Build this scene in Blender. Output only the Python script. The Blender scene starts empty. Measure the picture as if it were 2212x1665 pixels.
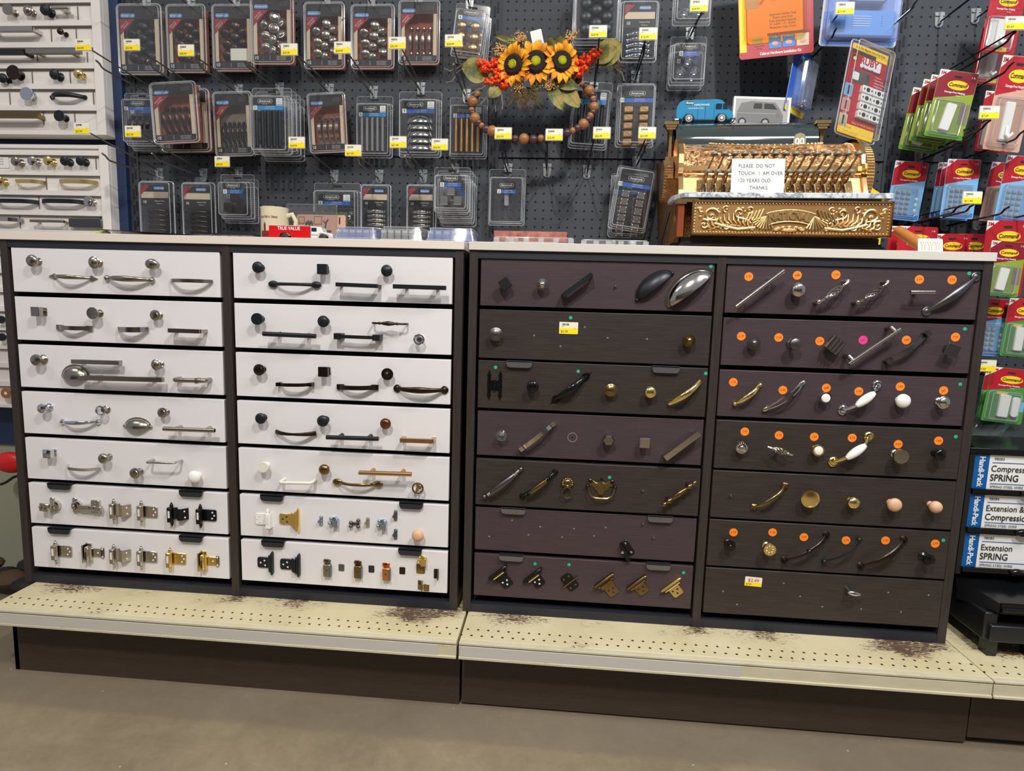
import bpy, math, random
from mathutils import Vector, Matrix
random.seed(7)
S = bpy.context.scene
COL = S.collection
# ---------------------------------------------------------------- camera
CAMP = (1.3965981953425417, -1.4840528321260495, 0.9972716410940818)
YAW, PITCH, ROLL, FPX = -0.07506277968065896, -0.12558284598265024, 0.029683238264055285, 1292.1205
Fv = Vector((math.sin(YAW)*math.cos(PITCH), math.cos(YAW)*math.cos(PITCH), math.sin(PITCH)))
_r = Vector((math.cos(YAW), -math.sin(YAW), 0)); _u = _r.cross(Fv)
Rv = _r*math.cos(ROLL)+_u*math.sin(ROLL); Uv = -_r*math.sin(ROLL)+_u*math.cos(ROLL)
cam = bpy.data.objects.new('camera', bpy.data.cameras.new('camera')); COL.objects.link(cam)
mw = Matrix.Identity(4)
for i in range(3):
    mw[i][0] = Rv[i]; mw[i][1] = Uv[i]; mw[i][2] = -Fv[i]; mw[i][3] = CAMP[i]
cam.matrix_world = mw
cam.data.sensor_width = 36.0; cam.data.sensor_fit = 'HORIZONTAL'
cam.data.lens = FPX*36.0/2212; cam.data.clip_start = 0.02
S.camera = cam
S.view_settings.view_transform = 'Standard'; S.view_settings.look = 'None'
S.view_settings.gamma = 1.0; S.view_settings.use_curve_mapping = False
S.view_settings.exposure = -0.06
S.cycles.transparent_max_bounces = 32
# ---------------------------------------------------------------- light
W = bpy.data.worlds.new('world'); S.world = W; W.use_nodes = True
bg = W.node_tree.nodes['Background']; bg.inputs[0].default_value = (0.86, 0.9, 1.0, 1); bg.inputs[1].default_value = 0.34
def lamp(name, loc, size, size_y, power, color=(1, 0.95, 0.88), rz=0):
    l = bpy.data.lights.new(name, 'AREA'); l.shape = 'RECTANGLE'; l.size = size; l.size_y = size_y
    l.energy = power; l.color = color
    o = bpy.data.objects.new(name, l); COL.objects.link(o); o.location = loc; o.rotation_euler = (0, 0, rz)
    return o
lamp('ceiling_tube_light', (0.95, -2.3, 3.15), 0.07, 0.28, 80)
lamp('ceiling_tube_light', (2.35, -1.75, 3.15), 0.07, 0.28, 62)
lamp('ceiling_tube_light', (2.6, -1.0, 2.75), 1.3, 0.24, 30, (0.84, 0.92, 1.0))
lamp('ceiling_tube_light', (-0.9, -1.4, 3.1), 1.2, 0.14, 18)  # ceiling row added at the left as general fill

def ray(u, v): return Fv + Rv*((u-1106)/FPX) - Uv*((v-832.5)/FPX)
def at(u, v, y):
    d = ray(u, v); return Vector(CAMP) + d*((y-CAMP[1])/d.y)
def at_x(u, v, x):
    d = ray(u, v); return Vector(CAMP) + d*((x-CAMP[0])/d.x)
# crops the positions were read from: (origin u, origin v, scale)
ZM = {1: (0, 490, 4.061), 2: (0, 840, 3.783), 3: (480, 500, 3.95), 4: (480, 860, 3.468), 5: (1010, 520, 3.95),
      6: (1000, 860, 3.468), 7: (1530, 540, 3.456), 8: (1500, 880, 3.2016), 9: (0, 0, 5.548), 10: (0, 290, 7.569)}
def zp(k, a, b): o = ZM[k]; return (o[0]+a/o[2], o[1]+b/o[2])
# ---------------------------------------------------------------- materials
MATS = {}
def lin(c):
    return tuple((x/12.92 if x <= 0.04045 else ((x+0.055)/1.055)**2.4) for x in c)
def mat(name, col=None, rough=0.5, metal=0.0, spec=0.5, srgb=True, **kw):
    if name in MATS: return MATS[name]
    m = bpy.data.materials.new(name); m.use_nodes = True; MATS[name] = m
    b = m.node_tree.nodes['Principled BSDF']
    if col is not None:
        c = tuple(x/255.0 for x in col) if max(col) > 1.0 else tuple(col)
        c = lin(c)
        b.inputs['Base Color'].default_value = (*c, 1)
        m.diffuse_color = (*c, 1)
    b.inputs['Roughness'].default_value = rough; b.inputs['Metallic'].default_value = metal
    b.inputs['Specular IOR Level'].default_value = spec
    if 'coat' in kw: b.inputs['Coat Weight'].default_value = kw['coat']; b.inputs['Coat Roughness'].default_value = 0.08
    if 'trans' in kw: b.inputs['Transmission Weight'].default_value = kw['trans']; b.inputs['IOR'].default_value = kw.get('ior', 1.45)
    return m
class NT:
    """small node helper"""
    def __init__(s, m): s.t = m.node_tree; s.b = s.t.nodes.get('Principled BSDF')
    def n(s, typ, **kw):
        x = s.t.nodes.new(typ)
        for k, v in kw.items():
            if k.startswith('i_'):
                key = k[2:]; key = int(key) if key.isdigit() else key.replace('_', ' ')
                x.inputs[key].default_value = v
            else: setattr(x, k, v)
        return x
    def l(s, a, b): s.t.links.new(a, b)
    def math(s, op, a, b=None, clamp=False):
        x = s.t.nodes.new('ShaderNodeMath'); x.operation = op; x.use_clamp = clamp
        for i, q in enumerate((a, b)):
            if q is None: continue
            if isinstance(q, (int, float)): x.inputs[i].default_value = q
            else: s.l(q, x.inputs[i])
        return x.outputs[0]
    def noise(s, vec, scale, detail=3, rough=0.55, dist=0.0):
        x = s.n('ShaderNodeTexNoise'); x.inputs['Scale'].default_value = scale; x.inputs['Detail'].default_value = detail
        x.inputs['Roughness'].default_value = rough; x.inputs['Distortion'].default_value = dist
        if vec is not None: s.l(vec, x.inputs['Vector'])
        return x.outputs['Fac']
    def ramp(s, fac, pts):
        x = s.n('ShaderNodeValToRGB'); cr = x.color_ramp
        while len(cr.elements) < len(pts): cr.elements.new(0.5)
        for e, (p, c) in zip(cr.elements, pts):
            e.position = p; e.color = (*lin(tuple(q/255 for q in c)), 1)
        s.l(fac, x.inputs[0]); return x.outputs[0]
    def mix(s, fac, a, b):
        x = s.n('ShaderNodeMix'); x.data_type = 'RGBA'
        if isinstance(fac, (int, float)): x.inputs[0].default_value = fac
        else: s.l(fac, x.inputs[0])
        for i, q in ((6, a), (7, b)):
            if isinstance(q, tuple): x.inputs[i].default_value = (*lin(tuple(z/255 for z in q)), 1)
            else: s.l(q, x.inputs[i])
        return x.outputs[2]
    def obj(s, scale=(1, 1, 1), coord='Object'):
        tc = s.n('ShaderNodeTexCoord'); mp = s.n('ShaderNodeMapping'); mp.inputs['Scale'].default_value = scale
        s.l(tc.outputs[coord], mp.inputs['Vector']); return mp.outputs['Vector']
    def bump(s, h, strength=0.2, dist=0.002):
        x = s.n('ShaderNodeBump'); x.inputs['Strength'].default_value = strength; x.inputs['Distance'].default_value = dist
        s.l(h, x.inputs['Height']); s.l(x.outputs[0], s.b.inputs['Normal'])
    def holes(s, px, pz, r, ax='X', ay='Z', ox=0.0, oz=0.0):
        """round holes on a grid, as a 0/1 mask from object coordinates in metres"""
        tc = s.n('ShaderNodeTexCoord'); sp = s.n('ShaderNodeSeparateXYZ'); s.l(tc.outputs['Object'], sp.inputs[0])
        def cell(o, p, off):
            a = s.math('ADD', o, off+1000*p); a = s.math('DIVIDE', a, p); a = s.math('FRACT', a)
            a = s.math('SUBTRACT', a, 0.5); return s.math('MULTIPLY', a, p)
        a = cell(sp.outputs[ax], px, ox); b = cell(sp.outputs[ay], pz, oz)
        d = s.math('ADD', s.math('MULTIPLY', a, a), s.math('MULTIPLY', b, b))
        return s.math('LESS_THAN', d, r*r), sp
# ---------------------------------------------------------------- mesh builder
FR = Matrix(((1, 0, 0, 0), (0, 0, -1, 0), (0, 1, 0, 0), (0, 0, 0, 1)))   # local X right, Y up, Z towards the aisle
def T(x, y, z): return Matrix.Translation((x, y, z))
def RZ(a): return Matrix.Rotation(a, 4, 'Z')
def RX(a): return Matrix.Rotation(a, 4, 'X')
def RY(a): return Matrix.Rotation(a, 4, 'Y')
def SC(x, y, z): return Matrix.Diagonal((x, y, z, 1))
TXT = {}
class MB:
    def __init__(s): s.v = []; s.f = []; s.m = []; s.mats = []; s.M = Matrix.Identity(4)
    def mi(s, m):
        if m not in s.mats: s.mats.append(m)
        return s.mats.index(m)
    def add(s, vs, fs, m):
        o = len(s.v); M = s.M; k = s.mi(m)
        flip = M.to_3x3().determinant() < 0
        s.v += [tuple(M @ Vector(p)) for p in vs]
        for f in fs:
            f = tuple(i+o for i in f); s.f.append(f[::-1] if flip else f); s.m.append(k)
        return s
    def box(s, x0, x1, y0, y1, z0, z1, m):
        v = [(x, y, z) for z in (z0, z1) for y in (y0, y1) for x in (x0, x1)]
        return s.add(v, [(0, 2, 3, 1), (4, 5, 7, 6), (0, 1, 5, 4), (2, 6, 7, 3), (0, 4, 6, 2), (1, 3, 7, 5)], m)
    def prism(s, pts, z0, z1, m, ch=0.0, caps=(1, 1)):
        """outline in XY from z0 to z1, optional chamfer at z1"""
        n = len(pts); L = [[(x, y, z0) for x, y in pts]]
        if ch > 0:
            cx = sum(p[0] for p in pts)/n; cy = sum(p[1] for p in pts)/n
            L.append([(x, y, z1-ch) for x, y in pts])
            q = []
            for i in range(n):
                a = Vector(pts[i-1]); b = Vector(pts[i]); c = Vector(pts[(i+1) % n])
                e1 = (b-a); e2 = (c-b)
                if e1.length < 1e-9 or e2.length < 1e-9: q.append((b.x, b.y, z1)); continue
                n1 = Vector((-e1.y, e1.x)).normalized(); n2 = Vector((-e2.y, e2.x)).normalized()
                k = n1+n2; k = k/max(0.35, k.length_squared/2) if k.length > 1e-6 else n1
                q.append((b.x+k.x*ch, b.y+k.y*ch, z1))
            L.append(q)
        else: L.append([(x, y, z1) for x, y in pts])
        vs = [p for l in L for p in l]; fs = []
        for k in range(len(L)-1):
            for i in range(n):
                j = (i+1) % n; fs.append((k*n+i, k*n+j, (k+1)*n+j, (k+1)*n+i))
        if caps[0]: fs.append(tuple(reversed(range(n))))
        if caps[1]: fs.append(tuple((len(L)-1)*n+i for i in range(n)))
        return s.add(vs, fs, m)
    def rbox(s, w, h, z0, z1, m, r=0.002, ch=0.0, cx=0, cy=0, n=4):
        return s.prism(rrect(w, h, r, n, cx, cy), z0, z1, m, ch)
    def lathe(s, prof, m, seg=20, sx=1, sy=1, close=True):
        """prof: (radius, z) from base to top"""
        vs = []; fs = []; idx = []
        for r, z in prof:
            if r < 1e-6: idx.append((len(vs),)); vs.append((0, 0, z))
            else:
                idx.append(tuple(range(len(vs), len(vs)+seg)))
                vs += [(r*sx*math.cos(2*math.pi*i/seg), r*sy*math.sin(2*math.pi*i/seg), z) for i in range(seg)]
        for a, b in zip(idx, idx[1:]):
            for i in range(seg):
                j = (i+1) % seg
                if len(a) == 1 and len(b) == 1: continue
                if len(a) == 1: fs.append((a[0], b[j], b[i])[::-1] if 0 else (a[0], b[j], b[i]))
                elif len(b) == 1: fs.append((a[i], a[j], b[0]))
                else: fs.append((a[i], a[j], b[j], b[i]))
        if close:
            if len(idx[0]) > 1: fs.append(tuple(reversed(idx[0])))
            if len(idx[-1]) > 1: fs.append(idx[-1])
        return s.add(vs, fs, m)
    def tube(s, pts, rad, m, seg=8, ell=1.0, up=None, caps=True, square=False, closed=False):
        """sweep along pts; rad number or list; ell = width factor across 'up'"""
        P = [Vector(p) for p in pts]; n = len(P)
        if isinstance(rad, (int, float)): rad = [rad]*n
        upv = Vector(up) if up is not None else None
        vs = []; prev = None
        for i in range(n):
            if closed: t = P[(i+1) % n]-P[i-1]
            else: t = (P[min(i+1, n-1)]-P[max(i-1, 0)])
            t.normalize()
            if upv is not None: a = upv - t*upv.dot(t)
            elif prev is None:
                a = Vector((0, 0, 1)) - t*t.z
                if a.length < 0.2: a = Vector((0, 1, 0)) - t*t.y
            else: a = prev - t*prev.dot(t)
            a.normalize(); prev = a; b = t.cross(a)
            r = rad[i]; ra, rb = (r if isinstance(r, tuple) else (r, r*ell))
            for k in range(seg):
                if square:
                    q = ((1, 1), (-1, 1), (-1, -1), (1, -1))[k]; ca, cb = q
                else: th = 2*math.pi*k/seg; ca, cb = math.cos(th), math.sin(th)
                vs.append(tuple(P[i]+a*(ra*ca)+b*(rb*cb)))
        fs = []
        for i in range(n if closed else n-1):
            i2 = (i+1) % n
            for k in range(seg):
                j = (k+1) % seg; fs.append((i*seg+k, i*seg+j, i2*seg+j, i2*seg+k))
        if caps and not closed:
            fs.append(tuple(reversed(range(seg)))); fs.append(tuple((n-1)*seg+k for k in range(seg)))
        return s.add(vs, fs, m)
    def ribbon(s, pts, w, t, m, up=(0, 1, 0)):
        """flat bar of width w (along up) and thickness t"""
        return s.tube(pts, [(ww/2, t/2) for ww in (w if isinstance(w, list) else [w]*len(pts))], m, seg=4, up=up, square=True)
    def sphere(s, c, r, m, seg=10, rings=6, sc=(1, 1, 1)):
        pr = [(math.sin(math.pi*i/rings), -math.cos(math.pi*i/rings)) for i in range(rings+1)]
        pr[0] = (0, -1); pr[-1] = (0, 1)
        M0 = s.M; s.M = M0 @ T(*c) @ SC(r*sc[0], r*sc[1], r*sc[2]); s.lathe(pr, m, seg); s.M = M0; return s
    def poly(s, pts, m, z=0.0): return s.add([(x, y, z) for x, y in pts], [tuple(range(len(pts)))], m)
    def quad(s, a, b, c, d, m): return s.add([a, b, c, d], [(0, 1, 2, 3)], m)
    def text(s, txt, size, m, x=0, y=0, z=0, align='CENTER', bold=0.0, sx=1.0, shear=0.0, depth=0.0, sp=1.0, res=None):
        if res is None: res = 3 if size >= .01 else 2 if size >= .0045 else 1
        key = (txt, align, bold, shear, depth/size if size else 0, sp, res)
        if key not in TXT:
            c = bpy.data.curves.new('t', 'FONT'); c.body = txt; c.size = 1; c.align_x = align; c.align_y = 'CENTER'
            c.offset = bold; c.shear = shear; c.resolution_u = res; c.extrude = depth/size/2; c.space_character = sp
            o = bpy.data.objects.new('t', c); COL.objects.link(o)
            dg = bpy.context.evaluated_depsgraph_get(); me = o.evaluated_get(dg).to_mesh()
            TXT[key] = ([tuple(v.co) for v in me.vertices], [tuple(p.vertices) for p in me.polygons])
            o.evaluated_get(dg).to_mesh_clear(); bpy.data.objects.remove(o); bpy.data.curves.remove(c)
        vs, fs = TXT[key]; M0 = s.M; s.M = M0 @ T(x, y, z) @ SC(size*sx, size, size)
        s.add(vs, fs, m); s.M = M0; return s
    def at(s, M):   # context-less transform change
        s.M = M; return s
    def mesh(s, name, angle=38):
        me = bpy.data.meshes.new(name); me.from_pydata(s.v, [], s.f)
        for m in s.mats: me.materials.append(m)
        me.polygons.foreach_set('material_index', s.m); me.polygons.foreach_set('use_smooth', [True]*len(s.f))
        me.set_sharp_from_angle(angle=math.radians(angle)); me.update()
        return me
def rrect(w, h, r, n=4, cx=0, cy=0):
    r = min(r, w/2-1e-6, h/2-1e-6); out = []
    for qx, qy, a0 in ((1, 1, 0), (-1, 1, 90), (-1, -1, 180), (1, -1, 270)):
        for i in range(n+1):
            a = math.radians(a0+90*i/n); out.append((cx+qx*(w/2-r)+r*math.cos(a), cy+qy*(h/2-r)+r*math.sin(a)))
    return out
def circ(r, n=16, cx=0, cy=0, a0=0): return [(cx+r*math.cos(a0+2*math.pi*i/n), cy+r*math.sin(a0+2*math.pi*i/n)) for i in range(n)]
WM = {}
def link(o, parent=None, world=None):
    COL.objects.link(o); world = world if world is not None else Matrix.Identity(4)
    WM[o.name] = world
    if parent is not None:
        o.parent = parent; o.matrix_local = WM[parent.name].inverted() @ world
    else: o.matrix_local = world
    return o
def obj(name, mb, parent=None, world=None, label=None, bevel=0, me=None):
    me = me or mb.mesh(name); o = bpy.data.objects.new(name, me)
    if world is None: world = WM[parent.name] if parent is not None else Matrix.Identity(4)
    link(o, parent, world)
    if label: o['label'] = label
    if bevel:
        b = o.modifiers.new('bevel', 'BEVEL'); b.width = bevel; b.segments = 2; b.limit_method = 'ANGLE'; b.angle_limit = 0.7
    return o
def thing(name, label, cat, world=None, group=None):
    o = bpy.data.objects.new(name, None); o.empty_display_size = 0.02; link(o, None, world)
    return tag(o, label, cat, group)
def tag(o, label, cat, group=None):
    o['label'] = label; o['category'] = cat
    if group: o['group'] = group
    return o
def struct(name, mb, world=None, bevel=0):
    o = obj(name, mb, None, world, bevel=bevel); o['kind'] = 'structure'; return o
def copy_tree(o, world, parent=None):
    c = o.copy(); kids = list(o.children); W0 = WM[o.name]; link(c, parent, world)
    for ch in kids: copy_tree(ch, world @ W0.inverted() @ WM[ch.name], c)
    return c
USED = set()
def place(root, world, label, cat=None, group=None, fresh=True):
    """first call moves the template itself, later calls copy it and its parts"""
    if root.name not in USED:
        USED.add(root.name); nm = root.name; W0 = WM[nm].copy()
        def fix(o):
            for ch in o.children: WM[ch.name] = world @ W0.inverted() @ WM[ch.name]; fix(ch)
        fix(root); root.matrix_local = world; WM[nm] = world; r = root
    else: r = copy_tree(root, world)
    r['label'] = label
    if cat: r['category'] = cat
    if group: r['group'] = group
    elif 'group' in r: del r['group']
    return r
# ---------------------------------------------------------------- shared materials
def wood(name, c1, c2, sx=1.0, rough=0.42, vert=False, spec=0.4):
    m = mat(name, c1, rough, spec=spec); N = NT(m)
    v = N.obj((3, 3, 90) if not vert else (90, 90, 3)); f = N.noise(v, 4*sx, 5, 0.65)
    N.l(N.ramp(f, [(0.3, c1), (0.7, c2)]), N.b.inputs['Base Color']); N.bump(f, 0.12, 0.0006)
    return m
M_FRAME = wood('black_brown_frame', (44, 38, 37), (60, 52, 49), vert=True)
M_DARK = mat('recess_and_part_black', (22, 22, 24), 0.7)  # plain black for holes, recesses and dark parts
M_NAVY = mat('frame_navy_black', (34, 36, 44), 0.5)
M_BROWN = wood('brown_black_drawer', (43, 37, 34), (62, 53, 50))
M_PURPLE = wood('plum_black_drawer', (62, 50, 54), (74, 60, 64))
M_WHITE = mat('white_drawer', (226, 223, 225), 0.38)
M_TOP = mat('cream_counter', (224, 213, 202), 0.4)
M_TOP2 = mat('grey_cream_counter', (208, 203, 194), 0.4)
def pegboard():
    m = mat('pegboard_grey', (68, 71, 78), 0.6, spec=0.25); N = NT(m)
    h, sp = N.holes(0.0254, 0.0254, 0.0033)
    n = N.noise(N.obj((1, 1, 1)), 3.0, 3)
    c = N.ramp(n, [(0.3, (62, 65, 71)), (0.7, (74, 77, 83))])
    N.l(N.mix(h, c, (14, 14, 16)), N.b.inputs['Base Color'])
    return m
M_PEG = pegboard()
M_PEGP = mat('upright_grey', (62, 65, 72), 0.6, spec=0.25)
M_BLUE = mat('blue_panel', (28, 48, 84), 0.5)
def deckmat():
    m = mat('cream_enamel_deck', (205, 194, 160), 0.45); N = NT(m)
    tc = N.n('ShaderNodeTexCoord'); sp = N.n('ShaderNodeSeparateXYZ'); N.l(tc.outputs['Object'], sp.inputs[0])
    def cell(o, p, off):
        a = N.math('DIVIDE', N.math('ADD', o, off+1000*p), p); return N.math('MULTIPLY', N.math('SUBTRACT', N.math('FRACT', a), 0.5), p)
    masks = None
    for (y0, ox) in ((-0.088, 0.0), (-0.116, 0.0127)):
        a = cell(sp.outputs['X'], 0.0254, ox); b = N.math('SUBTRACT', sp.outputs['Y'], y0)
        d = N.math('LESS_THAN', N.math('ADD', N.math('MULTIPLY', a, a), N.math('MULTIPLY', b, b)), 0.0032**2)
        masks = d if masks is None else N.math('MAXIMUM', masks, d)
    v = N.obj((1, 1, 1)); base = N.ramp(N.noise(v, 5, 4), [(0.3, (198, 185, 145)), (0.7, (216, 205, 170))])
    # chipped paint: brown patches concentrated in blotches
    big = N.noise(v, 6.0, 2, 0.5); fine = N.noise(N.obj((0.7, 2.2, 1)), 70, 6, 0.75, 1.5)
    k = N.math('ADD', N.math('MULTIPLY', big, 0.75), N.math('MULTIPLY', fine, 0.75))
    yb = N.math('MULTIPLY', N.math('ADD', sp.outputs['Y'], 0.075), 1.3)
    k = N.math('ADD', k, N.math('MINIMUM', N.math('MAXIMUM', yb, -0.03), 0.055))
    chip = N.math('MULTIPLY', N.math('SUBTRACT', k, 0.835), 26, clamp=True)
    dirt = N.math('MULTIPLY', N.math('SUBTRACT', k, 0.72), 3.0, clamp=True)
    c = N.mix(N.math('MULTIPLY', dirt, 0.5), base, (158, 136, 104)); c = N.mix(chip, c, (92, 70, 56))
    c = N.mix(masks, c, (30, 24, 20)); N.l(c, N.b.inputs['Base Color'])
    N.bump(k, 0.1, 0.001)
    return m
M_DECK = deckmat()
def lipmat():
    m = mat('cream_enamel_edge', (208, 202, 182), 0.4); N = NT(m)
    f = N.noise(N.obj((1, 1, 4)), 14, 5, 0.7)
    N.l(N.ramp(f, [(0.28, (150, 130, 100)), (0.36, (194, 185, 156)), (0.75, (206, 199, 175))]), N.b.inputs['Base Color'])
    return m
M_LIP = lipmat()
M_STRIP = mat('white_price_strip', (192, 189, 180), 0.35)
M_KICK = wood('brown_kick_panel', (58, 46, 38), (70, 57, 47), rough=0.5)
def concrete():
    m = mat('concrete', (140, 126, 106), 0.55); N = NT(m); v = N.obj((1, 1, 1))
    a = N.noise(v, 2.2, 6, 0.65, 0.4); b = N.noise(v, 60, 5, 0.7); c = N.noise(v, 9, 4, 0.6, 1.0)
    k = N.math('ADD', N.math('MULTIPLY', a, 0.55), N.math('ADD', N.math('MULTIPLY', b, 0.2), N.math('MULTIPLY', c, 0.25)))
    col = N.ramp(k, [(0.32, (106, 94, 77)), (0.48, (128, 114, 92)), (0.6, (141, 127, 103)), (0.72, (154, 142, 120))])
    sp = N.n('ShaderNodeSeparateXYZ'); tc = N.n('ShaderNodeTexCoord'); N.l(tc.outputs['Object'], sp.inputs[0])
    # greyer band beside the shelving
    yy = N.math('ADD', sp.outputs['Y'], N.math('MULTIPLY', c, 0.05))
    band = N.math('MULTIPLY', N.math('ADD', yy, 0.205), 60, clamp=True)
    col = N.mix(N.math('MULTIPLY', band, 0.55), col, (112, 101, 89))
    sp2 = N.n('ShaderNodeTexVoronoi'); sp2.inputs['Scale'].default_value = 26; N.l(v, sp2.inputs['Vector'])
    fl = N.math('MULTIPLY', N.math('LESS_THAN', sp2.outputs['Distance'], N.math('MULTIPLY', N.noise(v, 40, 3), 0.12)), N.math('GREATER_THAN', N.noise(v, 5, 2), 0.56))
    col = N.mix(N.math('MULTIPLY', fl, 0.75), col, (196, 188, 174))
    N.l(col, N.b.inputs['Base Color']); N.bump(k, 0.25, 0.003)
    return m
M_CONC = concrete()
# ---------------------------------------------------------------- room
ZD, ZT, ZC = 0.203, 1.140, 1.160         # deck, frame top, counter top
YP = 0.44                                 # pegboard face
mb = MB(); mb.box(-3, 5, -4.2, 1.2, -0.05, 0, M_CONC); struct('floor', mb)
mb = MB(); mb.box(-3, 5, 1.0, 1.06, 0, 3.4, mat('back_store_wall', (70, 72, 78), 0.7)); struct('wall_back', mb)
M_OPP = mat('reflection_wall_mottle', (90, 84, 78), 0.7); N = NT(M_OPP)
N.l(N.ramp(N.noise(N.obj((1, 1, 1)), 5, 3), [(0.3, (34, 33, 34)), (0.5, (62, 57, 53)), (0.75, (130, 122, 114))]), N.b.inputs['Base Color'])
mb = MB(); mb.box(-3, 5, -4.3, -4.2, 0, 2.0, M_OPP); struct('unseen_reflection_wall', mb)  # unseen wall, added to give the metal dark reflections
# pegboard panels with slotted uprights: things built as structure of the wall
XU = [-0.005, 1.172, 2.352, 3.53]
def slots(mb, x, z0, z1):
    mb.box(x-0.016, x+0.016, YP-0.004, YP+0.03, z0, z1, M_PEGP)
    z = z0+0.02
    while z < z1-0.04:
        mb.box(x-0.0075, x-0.002, YP-0.0055, YP+0.002, z, z+0.03, M_DARK)
        mb.box(x+0.002, x+0.0075, YP-0.0055, YP+0.002, z+0.012, z+0.042, M_DARK); z += 0.05
mb = MB()
for a, b in zip(XU, XU[1:]):
    for z0, z1 in ((ZD, 0.84), (0.845, 1.462), (1.467, 2.25)):
        mb.box(a+0.016, b-0.016, YP, YP+0.012, z0, z1, M_PEG)
for x in XU[:-1]: slots(mb, x, ZD, 2.25)
mb.box(-0.052, -0.021, YP-0.02, YP+0.03, 0.2, 2.25, M_BLUE)
struct('wall_pegboard', mb)
mb = MB()
mb.box(-2.2, -0.052, YP+0.02, YP+0.04, 0.47, 2.25, M_BLUE)
mb.box(-2.2, -0.052, YP+0.03, YP+0.05, 0.0, 0.475, mat('sage_wall', (156, 156, 134), 0.7))
struct('wall_left', mb)
# ---------------------------------------------------------------- gondola base decks
YD, YK = -0.148, -0.0906
def deck(x0, x1, left_open, label, zl=0.0, kz=0.0):
    r = thing('base_shelf', label, 'shelf', T(x0, 0, 0))
    w = x1-x0; mb = MB()
    mb.box(0, w, YD+0.0121, YP-0.02, ZD-0.022, ZD, M_DECK)
    obj('deck_plate', mb, r, T(x0, 0, 0), bevel=0.0015)
    mb = MB()
    mb.box(0, w, YD-0.004, YD+0.012, ZD-0.006, ZD, M_LIP)
    mb.box(0, w, YD-0.001, YD+0.012, ZD-0.0078, ZD-0.0058, M_KICK)
    mb.box(0, w, YD-0.003, YD+0.012, ZD-0.04, ZD-0.0085, M_LIP)
    mb.box(0.0, w, YD-0.006, YD+0.012, ZD-0.0415, ZD-0.035, M_LIP)
    obj('front_edge', mb, r, T(x0, 0, 0), bevel=0.001)
    mb = MB()
    s0, s1 = {0: (0.0, w-0.045), 1: (0.004, 0.66), 2: (0.3, 0.31)}[left_open]
    mb.box(s0, s1, YD-0.0045, YD-0.002, ZD-0.0345, ZD-0.009, M_STRIP)
    obj('price_strip', mb, r, T(x0, 0, 0), label='white insert strip in the shelf edge')
    mb = MB()
    a = 0.012 if left_open == 0 else 0.0
    mb.box(a, w, YK, YK+0.012, kz, ZD-0.022, M_KICK)
    if left_open == 0: mb.box(a, a+0.012, YK, YP-0.03, 0, ZD-0.022, M_KICK)
    obj('kick_plate', mb, r, T(x0, 0, 0))
    return r
X1 = 1.184
deck(X1-1.219, X1-0.003, 0, 'cream metal base deck with peg holes under the white-drawer cabinet')
deck(X1+0.003, X1+1.2165, 1, 'worn cream base deck with peg holes under the dark-drawer cabinet', kz=0.006)
deck(X1+1.2195, X1+2.43, 2, 'cream base deck at the far right under the black storage bin', kz=0.02)
# ---------------------------------------------------------------- metals
def metal(name, c, rough, aniso=0): return mat(name, c, rough, 1.0)
NICK = metal('satin_nickel', (168, 160, 150), 0.24)
NICKB = metal('bright_nickel', (205, 200, 192), 0.14)
CHROME = metal('polished_chrome', (214, 218, 224), 0.05)
BRASS = metal('polished_brass', (242, 214, 140), 0.17)
ABRASS = metal('antique_brass', (140, 116, 78), 0.26)
GOLD = metal('champagne_bronze', (196, 158, 110), 0.28)
BRONZE = metal('brushed_bronze', (140, 100, 66), 0.32)
COPPER = metal('copper_plate', (222, 148, 96), 0.28)
BLACK = mat('matte_black_metal', (30, 33, 38), 0.38, 0.3, spec=0.5)
BLACKS = mat('gloss_black_metal', (16, 17, 19), 0.16, 0.2)
ORB = metal('oil_rubbed_bronze', (72, 60, 54), 0.32)
PEWT = metal('pewter', (112, 110, 112), 0.36)
ZINC = metal('blue_zinc', (176, 192, 206), 0.22)
STEELG = metal('grey_steel', (120, 130, 136), 0.35)
CERAM = mat('white_ceramic', (240, 238, 232), 0.12, spec=0.6)
IVORY = mat('white_paint_metal', (226, 222, 208), 0.3)
WOODK = mat('unfinished_birch', (214, 170, 134), 0.55)
GLASS = mat('knob_glass', (235, 240, 244), 0.03, spec=0.8, trans=1.0, ior=1.5)
TABK = mat('black_tab_plastic', (38, 41, 46), 0.35)
TABG = metal('grey_tab_metal', (150, 152, 160), 0.4)
ORANGE = mat('orange_sticker', (252, 136, 34), 0.55)
PINK = mat('pink_sticker', (230, 60, 140), 0.55)
GREEN = mat('green_sticker', (32, 176, 130), 0.5)
INKR = mat('red_brown_ink', (150, 62, 20), 0.6)
INK = mat('black_ink', (36, 36, 38), 0.6)
PAPER = mat('cream_label_paper', (236, 230, 206), 0.55)
YEL = mat('yellow_label', (252, 222, 10), 0.5)
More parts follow.
